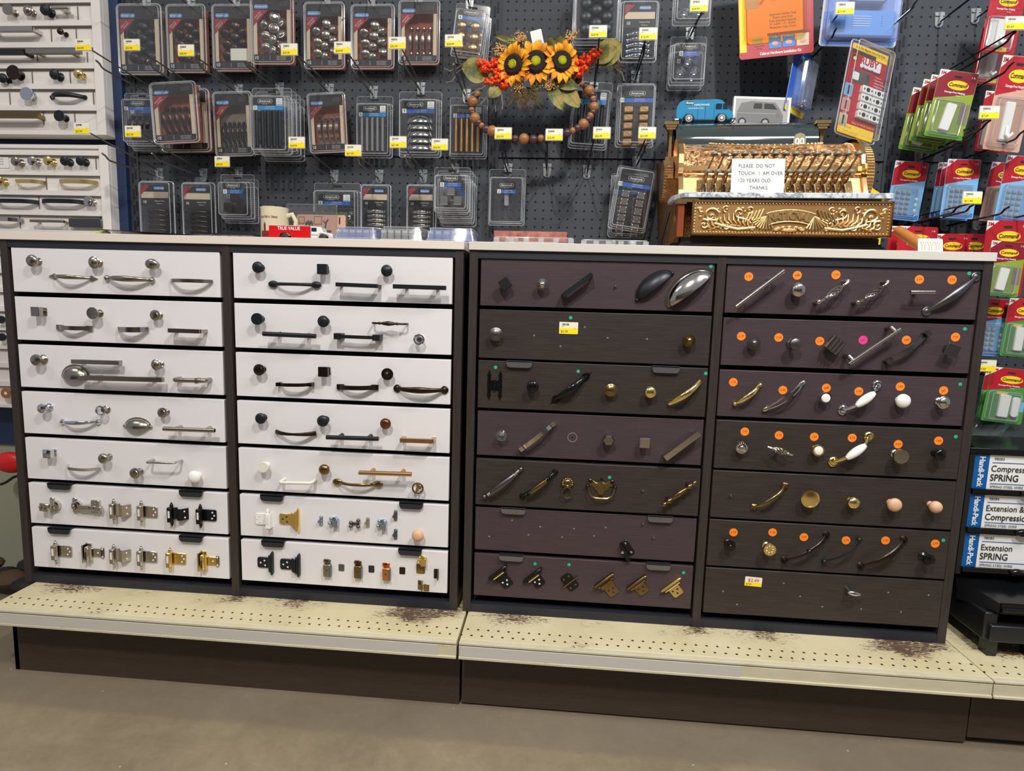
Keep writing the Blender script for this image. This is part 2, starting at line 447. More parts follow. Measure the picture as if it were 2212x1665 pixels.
# ---------------------------------------------------------------- hardware shapes (face frame: X right, Y up, Z out)
KP = {
 'mush': [(.62, 0), (.62, .06), (.5, .14), (.3, .3), (.3, .48), (.55, .56), (.94, .66), (1, .74), (.97, .82), (.86, .9), (.66, .96), (.36, 1), (0, 1.02)],
 'orb': [(.5, 0), (.5, .06), (.34, .15), (.3, .32), (.58, .38), (.87, .48), (1, .64), (.97, .76), (.86, .87), (.66, .96), (.36, 1.02), (0, 1.04)],
 'flat': [(.6, 0), (.6, .08), (.36, .2), (.34, .6), (.6, .68), (.97, .72), (1, .78), (1, .95), (.96, 1), (0, 1)],
 'ring': [(.62, 0), (.62, .1), (.34, .2), (.34, .5), (.6, .6), (.98, .7), (1, .78), (.96, .84), (.8, .86), (.78, .9), (.66, .97), (.3, 1), (0, 1)],
 'dome': [(.62, 0), (.62, .1), (.34, .2), (.34, .45), (.6, .55), (.98, .62), (1, .7), (.9, .74), (.82, .76), (.78, .86), (.5, .97), (0, 1.02)],
 'cone': [(.62, 0), (.62, .06), (.4, .1), (.42, .22), (.55, .4), (.8, .75), (1, .97), (.97, 1), (0, .98)],
 'ball': [(.8, 0), (.82, .06), (.7, .14), (.36, .26), (.32, .4), (.5, .5), (.85, .62), (1, .76), (.9, .9), (.5, .99), (0, 1)],
 'dish': [(.5, 0), (.5, .1), (.3, .2), (.3, .7), (.9, .76), (1, .8), (1, .9), (.9, .92), (.84, .84), (.4, .88), (0, .92)],
 'point': [(.55, 0), (.55, .1), (.34, .2), (.34, .5), (.95, .66), (1, .74), (.9, .8), (.62, .82), (.58, .88), (.34, .9), (.3, .98), (0, 1.12)],
 'nub': [(.6, 0), (.6, .08), (.3, .2), (.3, .5), (.8, .6), (1, .68), (.96, .76), (.6, .78), (.58, .86), (.4, .88), (.36, .98), (.2, 1.05), (0, 1.07)],
}
def knob(mb, m, R=.0145, L=.028, prof='mush', sx=1, sy=1, seg=22, m2=None):
    R *= 1.07
    mb.lathe([(r*R, z*L) for r, z in KP[prof]], m, seg, 1, 1) if sx == 1 and sy == 1 else \
        mb.lathe([(r*R*.8, z*L) for r, z in KP[prof][:5]], m, seg) and mb.lathe([(r*R, z*L) for r, z in KP[prof][4:]], m, seg, sx, sy)
def sqknob(mb, m, w=.026, L=.027, base=.018, pyr=0, rot=0):
    M0 = mb.M; mb.M = M0 @ RZ(rot)
    mb.rbox(base, base, 0, .003, m, .001, .0008); mb.rbox(.009, .009, .002, L*.62, m, .002)
    mb.rbox(w, w, L*.55, L, m, .0015, .0012)
    if pyr: mb.lathe([(w*.62, L-.0003), (w*.3, L+pyr*.6), (0, L+pyr)], m, 4) if 0 else mb.add([(-w*.42, -w*.42, L), (w*.42, -w*.42, L), (w*.42, w*.42, L), (-w*.42, w*.42, L), (0, 0, L+pyr)], [(0, 1, 4), (1, 2, 4), (2, 3, 4), (3, 0, 4)], m)
    mb.M = M0
def faceted(mb, R, L, m, mbase):
    mb.lathe([(R*.75, 0), (R*.75, .003), (R*.45, .006), (R*.35, L*.45)], mbase, 18)
    mb.lathe([(R*.4, L*.42), (R*.85, L*.6), (R, L*.74), (R*.82, L*.9), (R*.4, L), (0, L*1.01)], m, 8)
def bar(mb, m, L, h, r=.006, inset=.2, sq=False, pr=None, m2=None):
    r *= 1.15; a = L/2; pr = pr or r*.85; px = a-L*inset
    if sq:
        mb.tube([(-a, 0, h), (a, 0, h)], r, m, seg=4, square=True, up=(0, 1, 0))
    else:
        mb.tube([(-a, 0, h), (-a+.0008, 0, h), (a-.0008, 0, h), (a, 0, h)], [r*.85, r, r, r*.85], m, seg=14)
    for s in (-1, 1):
        if sq: mb.box(s*px-pr, s*px+pr, -pr, pr, 0, h, m)
        else:
            M0 = mb.M; mb.M = M0 @ T(s*px, 0, 0); mb.lathe([(pr*1.1, 0), (pr*1.1, .002), (pr, .003), (pr, h)], m, 12); mb.M = M0
def arcpts(L, h, n=14, p=2.0, z0=.002):
    return [(-L/2+L*i/n, 0, z0+(h-z0)*(1-abs(2*i/n-1)**p)) for i in range(n+1)]
def arch(mb, m, L, h, w=.011, t=.004, feet=None, p=2.2, wmid=None, fs=.012):
    P = arcpts(L, h, 16, p)
    ws = [w+((wmid or w)-w)*(1-abs(2*i/16-1)**1.5) for i in range(17)]
    mb.ribbon(P, ws, t, m)
    for s in (-1, 1):
        M0 = mb.M; mb.M = M0 @ T(s*L/2, 0, 0)
        if feet == 'sq': mb.box(-fs, fs*.55, -w*.62, w*.62, 0, .005, m) if s > 0 else mb.box(-fs*.55, fs, -w*.62, w*.62, 0, .005, m)
        elif feet == 'blk': mb.box(-fs*.7, fs*.7, -w*.75, w*.75, 0, .014, m)
        elif feet == 'disc': mb.lathe([(fs*.6, 0), (fs*.6, .003), (fs*.4, .005), (fs*.2, .007), (0, .0075)], m, 14)
        elif feet == 'ball': mb.sphere((0, 0, .006), fs*.5, m, 12, 8)
        elif feet == 'leaf':
            d = s; mb.prism([(-d*.004, -.003), (d*.002, -.008), (d*.013, 0), (d*.002, .008), (-d*.004, .003)][::(1 if s > 0 else -1)], 0, .005, m, .0015)
        elif feet == 'lshape': mb.box(-w*.5, w*.5, -w*.55, w*.55, 0, h*.7, m)
        mb.M = M0
def bow(mb, m, L, h, r=.0035, rmid=.006, feet='disc', m2=None, fs=.014, ell=1.25, p=2.6):
    P = arcpts(L*.96, h, 18, p, .004)
    rr = [(r+(rmid-r)*(1-abs(2*i/18-1)**1.3)) for i in range(19)]
    mb.tube(P, [(q*ell, q*.7) for q in rr], m, seg=10, up=(0, 1, 0))
    for s in (-1, 1):
        M0 = mb.M; mb.M = M0 @ T(s*L/2, 0, 0)
        if feet == 'disc': mb.lathe([(fs*.55, 0), (fs*.55, .003), (fs*.42, .006), (fs*.25, .009), (0, .0095)], m, 16)
        elif feet == 'ring':
            mb.lathe([(fs*.6, 0), (fs*.6, .003), (fs*.5, .0045), (fs*.36, .004), (fs*.2, .0055), (0, .0065)], m, 16)
        elif feet == 'ball': mb.sphere((0, 0, .005), fs*.5, m, 12, 8)
        elif feet == 'leaf':
            d = s; o = [(-d*.008, -.003), (0, -.0075), (d*.006, -.004), (d*.016, 0), (d*.006, .004), (0, .0075), (-d*.008, .003)]
            mb.prism(o if s > 0 else o[::-1], 0, .006, m, .002)
        elif feet == 'spoon': mb.sphere((s*.002, 0, .0045), .0088, m, 16, 8, (1.55, 1, .55))
        elif feet == 'flare': mb.lathe([(.008, 0), (.0085, .0015), (.004, .008), (.003, .014)], m, 14, 1, 1.2)
        mb.M = M0
def wire(mb, m, L, h, r=.0035):
    P = [(-L/2, 0, 0), (-L/2, 0, h-.009)]
    for i in range(1, 5): a = math.pi/2*i/5; P.append((-L/2+.009*(1-math.cos(a)), 0, h-.009+.009*math.sin(a)))
    P.append((-L/2+.009, 0, h)); P += [(-x, y, z) for x, y, z in reversed(P)]
    mb.tube(P, r, m, seg=10, up=(0, 1, 0))
def cup(mb, m, W, H, D, flange=.004, ears=False):
    """half dome open at the bottom"""
    n, k = 18, 8; vs = []; fs = []
    for j in range(k+1):
        b = math.pi/2*j/k
        for i in range(n+1):
            a = math.pi*i/n
            vs.append((-math.cos(a)*W/2*math.cos(b)**.6 if 0 else -math.cos(a)*W/2*(math.cos(b) if j else 1), math.sin(a)*H*(math.cos(b) if j else 1), D*math.sin(b)))
    for j in range(k):
        for i in range(n):
            q = j*(n+1)+i; fs.append((q, q+n+1, q+n+2, q+1)); 
    # bulge forward at the lower lip
    vs = [(x, y-(.1*H)*(z/D)**2, z) for x, y, z in vs]
    mb.add(vs, fs, m); mb.add([(x*.96, y*.96, z*.94) for x, y, z in vs], [f[::-1] for f in fs], m)
    o = [(-math.cos(math.pi*i/n)*(W/2+flange), math.sin(math.pi*i/n)*(H+flange)) for i in range(n+1)]
    inn = [(-math.cos(math.pi*i/n)*(W/2-.001), math.sin(math.pi*i/n)*(H-.001)) for i in range(n+1)]
    vs = [(x, y, .0025) for x, y in o]+[(x, y, .0025) for x, y in inn]+[(x, y, 0) for x, y in o]; fs = []
    for i in range(n): fs.append((i, n+1+i, n+2+i, i+1)); fs.append((i, i+1, 2*n+3+i, 2*n+2+i))
    mb.add(vs, fs, m)
    if ears:
        for s in (-1, 1): mb.sphere((s*(W/2+.001), .001, .003), .0048, m, 10, 6, (1, 1, .7))
def birdcage(mb, m, L, h, stand=True):
    z = h if stand else h
    mb.tube([(-L*.5, 0, z-.004), (-L*.34, 0, z)], [.0026, .003], m, 8); mb.tube([(L*.34, 0, z), (L*.5, 0, z-.004)], [.003, .0026], m, 8)
    for s in (-1, 1):
        mb.sphere((s*L*.3, 0, z), .0045, m, 10, 6, (.7, 1, 1))
        if stand:
            mb.sphere((s*L*.5, 0, z-.008), .007, m, 10, 6); mb.tube([(s*L*.5, 0, 0), (s*L*.5, 0, z-.008)], [.006, .0035], m, 8)
    for k in range(6):
        P = []
        for i in range(13):
            u = i/12; a = 2*math.pi*k/6+u*math.pi*1.2; r = .0068*math.sin(math.pi*u)+.0012
            P.append((-L*.28+L*.56*u, r*math.cos(a), z+r*math.sin(a)))
        mb.tube(P, .0013, m, 5)
def spindle(mb, m, L, h, m2=None, post=True, beads=((-.5, .0028), (-.44, .006), (-.38, .003), (-.3, .007), (-.22, .0028), (-.1, .006), (0, .0072), (.1, .006), (.22, .0028), (.3, .007), (.38, .003), (.44, .006), (.5, .0028))):
    P = []; R = []
    for (a, r), (b, r2) in zip(beads, beads[1:]):
        for i in range(4):
            t = i/4; P.append(((a+(b-a)*t)*L, 0, h)); R.append(r+(r2-r)*(.5-.5*math.cos(math.pi*t)))
    P.append((beads[-1][0]*L, 0, h)); R.append(beads[-1][1]); mb.tube(P, R, m, 12, up=(0, 1, 0))
    if post:
        for s in (-1, 1): mb.tube([(s*L*.3, 0, 0), (s*L*.3, 0, h)], [.006, .004], m, 8)
def ceramic_pull(mb, m, L, h):
    bow(mb, m, L, h, .0035, .004, 'ring', fs=.02, ell=1)
    P = [(L*.26*(i/8-.5)*2, 0, h+.001) for i in range(9)]
    mb.tube(P, [.005+.0055*math.sin(math.pi*i/8)**.7 for i in range(9)], CERAM, 14)
def hinge(mb, m, kind='flat', flip=False):
    """self-closing cabinet hinge: barrel plate with finials on the left, screw leaf on the right"""
    M0 = mb.M
    if flip: mb.M = M0 @ SC(-1, 1, 1)
    hole = M_WHITE if m not in (ABRASS,) else M_DARK
    if kind != 'wrap':
        mb.box(-.0185, -.0165, -.019, .015, 0, .016, m); mb.rbox(.011, .034, .012, .0165, m, .002, .001, -.014, -.002)
        mb.tube([(-.0115, -.02, .010), (-.0115, .017, .010)], .0036, m, 10, up=(1, 0, 0))
        for z, q in ((.019, 1), (-.022, -1)): mb.sphere((-.0115, z, .010), .0042, m, 8, 6, (.9, 1.4, .9)); mb.sphere((-.0115, z+q*.0055, .010), .002, m, 6, 4)
        mb.box(-.016, -.012, -.008, .008, .0165, .0175, hole)
    if kind == 'flat':
        mb.rbox(.036, .026, .0005, .003, m, .004, .0005, .0025, -.002)
        H = ((.012, .005), (.016, -.002), (.011, -.009)); z = .0033
    elif kind == 'bent':
        P = [(-.014, .009), (-.004, .002), (.003, .014), (.010, .014), (.022, .002)]
        vs = []
        for x, z in P: vs += [(x, -.014, z), (x, .012, z)]
        mb.add(vs, [(2*i, 2*i+2, 2*i+3, 2*i+1) for i in range(4)], m)
        mb.add([(x, y, z-.002) for x, y, z in vs], [(2*i+1, 2*i+3, 2*i+2, 2*i) for i in range(4)], m)
        H = ((.017, .006), (.018, -.008)); z = .008
    elif kind == 'wrap':
        mb.box(-.02, -.006, -.021, .021, 0, .004, m); mb.box(-.02, -.017, -.021, .021, 0, .016, m)
        mb.rbox(.008, .036, .010, .0165, m, .003, .001, -.010, 0)
        mb.tube([(-.006, -.017, .008), (-.006, .017, .008)], .0034, m, 10, up=(1, 0, 0))
        mb.rbox(.031, .019, .0005, .003, m, .003, .0005, .0055, 0)
        for s in (-1, 1): mb.rbox(.007, .026, .0005, .003, m, .003, .0005, .019, 0)
        mb.box(-.012, -.009, -.012, .006, .0165, .017, INK)
        H = ((.009, 0), (.0195, .009), (.0195, -.009)); z = .0033
    elif kind == 'butter':
        mb.tube([(-.011, -.021, .009), (-.011, -.018, .009), (-.011, .018, .009), (-.011, .021, .009)], [.001, .0036, .0036, .001], m, 10, up=(1, 0, 0))
        H = ()
    for x, y in H: mb.at(mb.M); M1 = mb.M; mb.M = M1 @ T(x, y, z); mb.lathe([(.0022, 0), (.0018, .0006), (0, .0008)], hole, 8); mb.M = M1
    mb.M = M0
def hinge_leaf(mb, m, step=0, w=.030, h=.026):
    """face-mount hinge seen square-on: finial barrel with plate"""
    mb.prism([(-.003, -.024), (0, -.029), (.003, -.024), (.003, .024), (0, .029), (-.003, .024)], 0, .010, m, .0015)
    mb.tube([(.005, -.02, .006), (.005, .02, .006)], .0038, m, 8, up=(1, 0, 0))
    if step:
        for i in range(3): mb.box(.006+.004*i, .010+.004*i, -.016, .016, .009-.003*i, .012-.003*i, m)
    mb.rbox(w, h, .0005, .003, m, .005, .0005, .008+w/2+(.01 if step else 0), 0)
    for x, y in ((.3, .2), (.62, -.02), (.25, -.25)):
        M1 = mb.M; mb.M = M1 @ T(.008+w*(x+.1)+(.01 if step else 0), y*h, .0033); mb.lathe([(.0023, 0), (0, .0005)], M_DARK if m in (ABRASS, BRASS) else M_WHITE, 8); mb.M = M1
def euro(mb, long):
    m = NICKB
    if long:
        mb.rbox(.014, .044, 0, .004, m, .006, .001, -.038, 0)
        for y in (-.015, .015): mb.sphere((-.038, y, .005), .0045, m, 8, 5, (1, 1, .6))
        M0 = mb.M; mb.M = M0 @ T(-.03, 0, 0); mb.lathe([(.014, 0), (.014, .009), (.009, .010), (.007, .004), (0, .004)], m, 16); mb.M = M0
        mb.rbox(.052, .013, .006, .016, m, .003, .001, .006, -.001)
        mb.rbox(.024, .038, 0, .008, m, .003, .001, .024, 0); mb.rbox(.018, .014, .008, .018, m, .002, .001, .038, -.002)
        for x in (.024, .010): mb.sphere((x, -.001, .018), .0035, m, 8, 5, (1, 1, .5))
        mb.sphere((.024, .014, .009), .0035, m, 8, 5, (1, 1, .5))
    else:
        mb.rbox(.012, .044, 0, .006, m, .004, .001, .002, 0); M0 = mb.M; mb.M = M0 @ T(.013, 0, 0)
        mb.lathe([(.013, 0), (.013, .010), (.008, .011), (.007, .005), (0, .005)], m, 16); mb.M = M0 @ RZ(-.12) @ T(-.006, -.002, 0)
        mb.rbox(.026, .022, .018, .024, m, .002, .001); mb.box(-.013, .013, -.002, .002, .024, .026, m)
        for x in (-.004, .006): mb.sphere((x, 0, .0255), .0028, INK, 8, 5, (1, 1, .4))
        mb.M = M0
def catch(mb, m, kind):
    if kind == 'mag':
        mb.rbox(.016, .028, 0, .012, m, .002, .001, 0, -.005); mb.rbox(.017, .010, 0, .002, m, .004, .0005, -.002, .014)
        mb.sphere((0, -.004, .012), .002, INK, 8, 4, (1, 1, .4)); mb.rbox(.009, .004, .002, .0024, M_DARK, .002, 0, -.003, .015)
        mb.box(.007, .0095, -.018, .006, .003, .015, STEELG)
    elif kind == 'plate':
        mb.rbox(.013, .016, 0, .0014, m, .002, .0003)
    elif kind == 'roller':
        mb.rbox(.014, .022, 0, .003, m, .003, .0005); mb.box(-.002, .010, -.009, .006, .002, .014, m)
        for q in (-1, 1): mb.sphere((q*.006, .008, .007), .0042, m, 8, 6)
        mb.sphere((-.008, -.003, .008), .004, m, 8, 6)
    elif kind == 'strike':
        mb.rbox(.007, .024, 0, .003, m, .003, .0005)
        for q in (-1, 0, 1): mb.sphere((0, q*.008, .003), .0025, m, 8, 5)
        mb.box(-.005, .001, -.003, .002, .002, .010, m)
    elif kind == 'balls':
        mb.rbox(.018, .006, 0, .004, m, .002, .0005)
        for x, y in ((.008, .009), (.008, -.005), (-.008, .003), (-.008, -.005)): mb.sphere((x, y, .007), .0045, m, 8, 6)
    elif kind == 'brkt':
        mb.rbox(.011, .022, 0, .0014, m, .002, .0003); mb.box(.004, .0055, -.011, .011, 0, .014, m); mb.rbox(.003, .008, .0014, .0018, M_DARK, .001, 0, -.001, .004)
# ---------------------------------------------------------------- cabinets
DZT = [1.1208-.1263*k for k in range(7)]
DRAW = {}
def cabinet(x0, x1, cols, dark, xp, label):
    c = thing('drawer_cabinet', label, 'cabinet', T(x0, 0, ZD))
    W0 = Matrix.Identity(4)
    t = .0205
    for a, nm in ((x0, 'side_panel'), (xp-t/2, 'divider_panel'), (x1-t, 'side_panel')):
        mb = MB(); mb.box(a, a+t, -.002, .37, ZD+.0003, ZT, M_FRAME); obj(nm, mb, c).matrix_local = T(-x0, 0, -ZD)
    for z0, z1, nm in ((ZD+.0003, ZD+.023, 'bottom_rail'), (ZT-.019, ZT, 'top_rail')):
        mb = MB(); mb.box(x0+t, x1-t, -.001, .37, z0, z1, M_NAVY); obj(nm, mb, c).matrix_local = T(-x0, 0, -ZD)
    mb = MB(); mb.box(x0+t, x1-t, .358, .366, ZD+.02, ZT-.01, M_DARK)
    obj('back_panel', mb, c).matrix_local = T(-x0, 0, -ZD)
    for ci, (a, b) in cols:
        for k in range(7):
            zt = DZT[k]
            if dark:
                plum = (ci == 3 and k in (0, 3, 5, 6)) or (ci == 4 and k < 3)
                h, y, m = (.115, .003, M_PURPLE) if plum else (.1205, -.003, M_BROWN)
                zt += 0 if plum else .0025
            else: h, y, m = .1142, 0, M_WHITE
            w = Matrix.Translation(((a+b)/2, 0, zt-h/2))
            mb = MB(); hw = (b-a)/2
            mb.box(-hw, hw, y, y+.018, -h/2, h/2, m)
            mb.box(-hw+.01, hw-.01, y+.018, .34, -h/2+.012, h/2-.02, M_DARK)
            o = obj('drawer', mb, c, w, bevel=.0012)
            if dark: o['label'] = 'plum-black drawer front' if plum else 'brown-black wood-grain drawer front'
            else: o['label'] = 'white drawer front'
            DRAW[(ci, k)] = (o, y)
    mb = MB()
    tm = M_TOP if not dark else M_TOP2
    mb.box(x0-.002, x1+.002, -.0075, .383, ZT, ZC, tm)
    obj('countertop', mb, c, None, 'cream laminate top', bevel=.001).matrix_local = T(-x0, 0, -ZD)
    return c
cabinet(-.0643, 1.1564, ((1, (-.0357, .5304)), (2, (.566, 1.1292))), False, .5482, 'dark-framed cabinet of fourteen white drawers carrying knobs and pulls')
cabinet(1.1717, 2.3872, ((3, (1.1993, 1.7622)), (4, (1.792, 2.3657))), True, 1.777, 'dark-framed cabinet of fourteen brown-black drawers with orange price dots')
def drawer_at(p):
    ci = 1 if p.x < .548 else 2 if p.x < 1.16 else 3 if p.x < 1.777 else 4
    k = min(range(7), key=lambda i: abs(DZT[i]-.058-p.z)); return DRAW[(ci, k)]
def hw(name, lbl, k, a, fn, h=.0, b=None, rot=0.0, dr=None):
    """mount one piece of hardware. a (and b): crop position of its head (or its two ends) at height h in front of the face"""
    pa = at(*zp(k, *a), -h)
    L = 0
    if b is not None:
        pb = at(*zp(k, *b), -h); c = (pa+pb)/2; d = pb-pa; L = math.hypot(d.x, d.z); rot = rot+math.atan2(d.z, d.x)
    else: c = pa
    o, y = drawer_at(c) if dr is None else DRAW[dr]
    mb = MB(); fn(mb, L) if b is not None else fn(mb)
    return obj(name, mb, o, T(c.x, y, c.z) @ FR @ RZ(rot), lbl)
def KN(k, u, v, m, lbl, prof='mush', R=.0145, L=.028, nm='round_knob', **kw):
    return hw(nm, lbl, k, (u, v), lambda mb: knob(mb, m, R, L, prof, **kw), L*.82)
def PU(k, a, b, fn, lbl, nm='cabinet_pull', h=.028): return hw(nm, lbl, k, a, fn, h, b)
# column 1
KN(1, 275, 297, NICK, 'satin nickel mushroom knob'); KN(1, 815, 310, NICK, 'satin nickel ringed knob', 'dome')
KN(1, 1325, 325, NICK, 'satin nickel egg-shaped knob', 'mush', sx=1.1, sy=.85, nm='oval_knob')
PU(1, (462, 432), (790, 450), lambda mb, L: bow(mb, NICK, L, .026, .003, .0045, 'leaf'), 'satin nickel pull with pointed leaf feet', h=.008)
PU(1, (938, 448), (1330, 466), lambda mb, L: bow(mb, NICK, L, .024, .0035, .006, 'ball', fs=.015), 'satin nickel bow pull with ball ends', h=.006)
PU(1, (1500, 472), (1862, 480), lambda mb, L: arch(mb, NICK, L, .03, .009, .004, p=3), 'slim satin nickel arch pull', h=.003)
hw('square_knob', 'satin nickel square knob', 1, (312, 742), lambda mb: sqknob(mb, NICK, .024, .028, .02), .025)
KN(1, 820, 757, NICK, 'satin nickel flared knob', 'cone'); KN(1, 1358, 775, NICK, 'small ringed satin nickel knob', 'ring', .0128, .025)
PU(1, (520, 880), (795, 890), lambda mb, L: arch(mb, NICK, L, .022, .011, .0035, 'sq', 2.2, fs=.011), 'satin nickel strap pull with square feet', h=.002)
PU(1, (1040, 897), (1300, 901), lambda mb, L: arch(mb, NICKB, L, .026, .0135, .004, None, 3), 'wide flat nickel arch pull', h=.002)
PU(1, (1485, 907), (1760, 917), lambda mb, L: bar(mb, NICK, L, .029, .0045, .03, True), 'square nickel bar pull')
KN(1, 315, 1168, NICK, 'nickel ball knob on a wide foot', 'ball', .0145, .03); KN(1, 1363, 1210, NICK, 'nickel domed knob', 'dome', .0135, .028)
PU(1, (637, 1180), (1055, 1192), lambda mb, L: bar(mb, NICK, L, .022, .0048, .12, True), 'short square nickel bar pull', h=.022)
hw('cup_pull', 'satin nickel dome cup pull', 1, (657, 1320), lambda mb: cup(mb, NICK, .072, .031, .022), .005)
PU(1, (700, 1322), (1430, 1340), lambda mb, L: bar(mb, NICK, L, .026, .0052, .17, True), 'long square nickel bar pull', h=.026)
PU(1, (1524, 1342), (1790, 1350), lambda mb, L: (wire(mb, NICK, L, .028, .0062), [mb.box(L*.25+i*.005, L*.25+i*.005+.002, -.0072, .0072, .0205, .0352, NICKB) for i in range(2)]), 'thick nickel pull with two collar rings')
KN(2, 343, 160, CHROME, 'polished chrome ball knob', 'ball', .0125, .03)
hw('glass_knob', 'clear faceted glass knob on a nickel foot', 2, (815, 178), lambda mb: faceted(mb, .014, .033, GLASS, NICK), .026)
PU(2, (508, 268), (795, 270), lambda mb, L: bow(mb, CHROME, L, .022, .003, .0045, 'disc', fs=.015), 'polished chrome bow pull', h=.005)
hw('cup_pull', 'shallow satin nickel cup pull with eared ends', 2, (1125, 308), lambda mb: cup(mb, NICK, .07, .023, .022, .002, True), .003)
KN(2, 1325, 195, NICK, 'nickel knob with concentric rings', 'ring', .0125, .024)
PU(2, (1335, 325), (1755, 340), lambda mb, L: bar(mb, NICK, L, .03, .005, .21), 'nickel t-bar pull', h=.03)
hw('square_knob', 'polished chrome pillow-shaped square knob', 2, (378, 532), lambda mb: sqknob(mb, CHROME, .023, .026, .016, .004), .026)
PU(2, (552, 628), (815, 650), lambda mb, L: arch(mb, CHROME, L, .026, .0075, .004, None, 3), 'polished chrome arch pull', h=.003)
KN(2, 840, 570, NICK, 'flat nickel disc knob', 'mush', .013, .03); KN(2, 1100, 690, NICK, 'nickel ring-edged knob', 'ring', .0135, .028)
PU(2, (1212, 601), (1400, 606), lambda mb, L: wire(mb, NICKB, L+.016, .034, .0032), 'grey wire pull', h=.034)
KN(2, 1580, 722, CERAM, 'white round knob', 'orb', .0158, .028)
def tab(k, u0, u1, v0, v1, m, lbl):
    def f(mb, L):
        w = L; mb.prism([(-w/2, .004), (-w/2, -.004), (-w/2+.0012, -.0085), (-w/2+.004, -.0115), (-w/2+.009, -.013), (w/2-.009, -.013), (w/2-.004, -.0115), (w/2-.0012, -.0085), (w/2, -.004), (w/2, .004)], .006, .009, m, .0008)
        mb.box(-w/2, w/2, .001, .004, -.012, .009, m)
    p = at(*zp(k, (u0+u1)/2, (v0+v1)/2), -.012); o, y = drawer_at(p); kk = min(range(7), key=lambda i: abs(DZT[i]-p.z))
    q0 = at(*zp(k, u0, v0), -.012); q1 = at(*zp(k, u1, v0), -.012); mb = MB(); f(mb, q1.x-q0.x)
    return obj('tab_pull', mb, o, T(p.x, y, DZT[kk]+.0005) @ FR, lbl)
for a in ((2, 375, 565, 775, 830), (2, 1455, 1645, 845, 897), (2, 380, 560, 1150, 1210), (2, 1455, 1645, 1215, 1278),
          (4, 278, 450, 735, 790), (4, 1322, 1500, 797, 850), (4, 287, 458, 1083, 1137), (4, 1315, 1490, 1145, 1200)): tab(*a, TABK, 'black tab pull hooked over the drawer edge')
for a in ((5, 330, 550, 1030, 1075), (5, 1578, 1812, 1070, 1120), (6, 283, 467, 830, 880), (6, 1388, 1578, 885, 945), (6, 268, 450, 1190, 1230), (6, 1378, 1560, 1258, 1305)): tab(*a, TABG, 'grey metal tab pull hooked over the drawer edge')
def HI(k, u, v, m, kind, lbl, flip=False, rot=0, s=1.2):
    return hw('cabinet_hinge', lbl, k, (u, v), lambda mb: (mb.at(SC(s, s, s)), hinge(mb, m, kind, flip)), .006, None, rot)
hw('concealed_hinge', 'nickel concealed hinge seen end-on', 2, (408, 955), lambda mb: euro(mb, 0), .01)
hw('concealed_hinge', 'long nickel concealed hinge', 2, (708, 962), lambda mb: euro(mb, 1), .008)
for u, v, m, kd, lb in ((985, 985, NICKB, 'bent', 'nickel hinge with a bent leaf'), (1210, 1000, NICKB, 'flat', 'nickel hinge with a flat leaf'), (1455, 1015, BLACKS, 'bent', 'black hinge with a bent leaf'), (1690, 1028, BLACKS, 'flat', 'black hinge with a flat leaf'),
                     (510, 1322, NICKB, 'flat', 'nickel hinge with a flat leaf'), (765, 1340, NICKB, 'wrap', 'nickel wrap-around hinge'), (985, 1352, NICKB, 'bent', 'nickel hinge with a bent leaf'), (1208, 1368, NICKB, 'flat', 'nickel hinge with a flat leaf'),
                     (1443, 1382, BRASS, 'flat', 'brass hinge with a flat leaf'), (1705, 1408, BRASS, 'wrap', 'brass wrap-around hinge')): HI(2, u, v, m, kd, lb)
# column 2
KN(3, 300, 305, BLACK, 'matte black mushroom knob', 'mush', .0135, .026)
hw('square_knob', 'matte black square knob', 3, (848, 320), lambda mb: sqknob(mb, BLACK, .025, .026, .017), .026)
KN(3, 1400, 333, BLACK, 'matte black round knob', 'dome', .0135, .027)
PU(3, (440, 448), (792, 455), lambda mb, L: bow(mb, BLACK, L, .024, .0035, .003, 'spoon', ell=1.3), 'matte black pull with spoon-shaped ends', h=.006)
PU(3, (972, 451), (1325, 466), lambda mb, L: bar(mb, BLACK, L, .03, .0042, .03, True), 'square black bar pull with posts at its ends', h=.03)
PU(3, (1460, 468), (1910, 482), lambda mb, L: bar(mb, BLACK, L, .03, .0045, .2, True), 'square black t-bar pull', h=.03)
KN(3, 300, 746, BLACK, 'flat matte black disc knob', 'flat', .014, .026); KN(3, 860, 767, BLACK, 'matte black ring-faced knob', 'ring', .0138, .026)
PU(3, (348, 872), (800, 893), lambda mb, L: bar(mb, BLACK, L, .032, .0052, .22), 'round black t-bar pull', h=.032)
def blockend(mb, L, m, h=.022):
    mb.ribbon([(-L/2+.004, 0, h), (0, 0, h+.003), (L/2-.004, 0, h)], .0085, .005, m)
    for s in (-1, 1): mb.box(s*L/2-.001 if s < 0 else s*L/2-.018, s*L/2+.018 if s < 0 else s*L/2+.001, -.0075, .0075, 0, h+.004, m)
PU(3, (955, 893), (1342, 908), lambda mb, L: blockend(mb, L, BLACK), 'matte black pull with block ends', h=.025)
PU(3, (1275, 780), (1560, 790), lambda mb, L: (wire(mb, ORB, L, .026, .0026), spindle(mb, ORB, L*.62, .026, post=False, beads=((-.5, .0026), (-.42, .004), (-.36, .0026), (-.2, .0045), (0, .006), (.2, .0045), (.36, .0026), (.42, .004), (.5, .0026)))), 'small bronze pull with a turned centre', h=.026)
hw('glass_knob', 'round clear glass knob', 3, (1675, 922), lambda mb: faceted(mb, .0145, .027, GLASS, CHROME), .022)
KN(3, 312, 1180, ORB, 'dark bronze ringed knob', 'ring', .0138, .027)
hw('square_knob', 'dark bronze square knob', 3, (858, 1198), lambda mb: sqknob(mb, ORB, .025, .027, .02), .026)
KN(3, 1405, 1218, ORB, 'dark bronze stepped round knob', 'nub', .0145, .026)
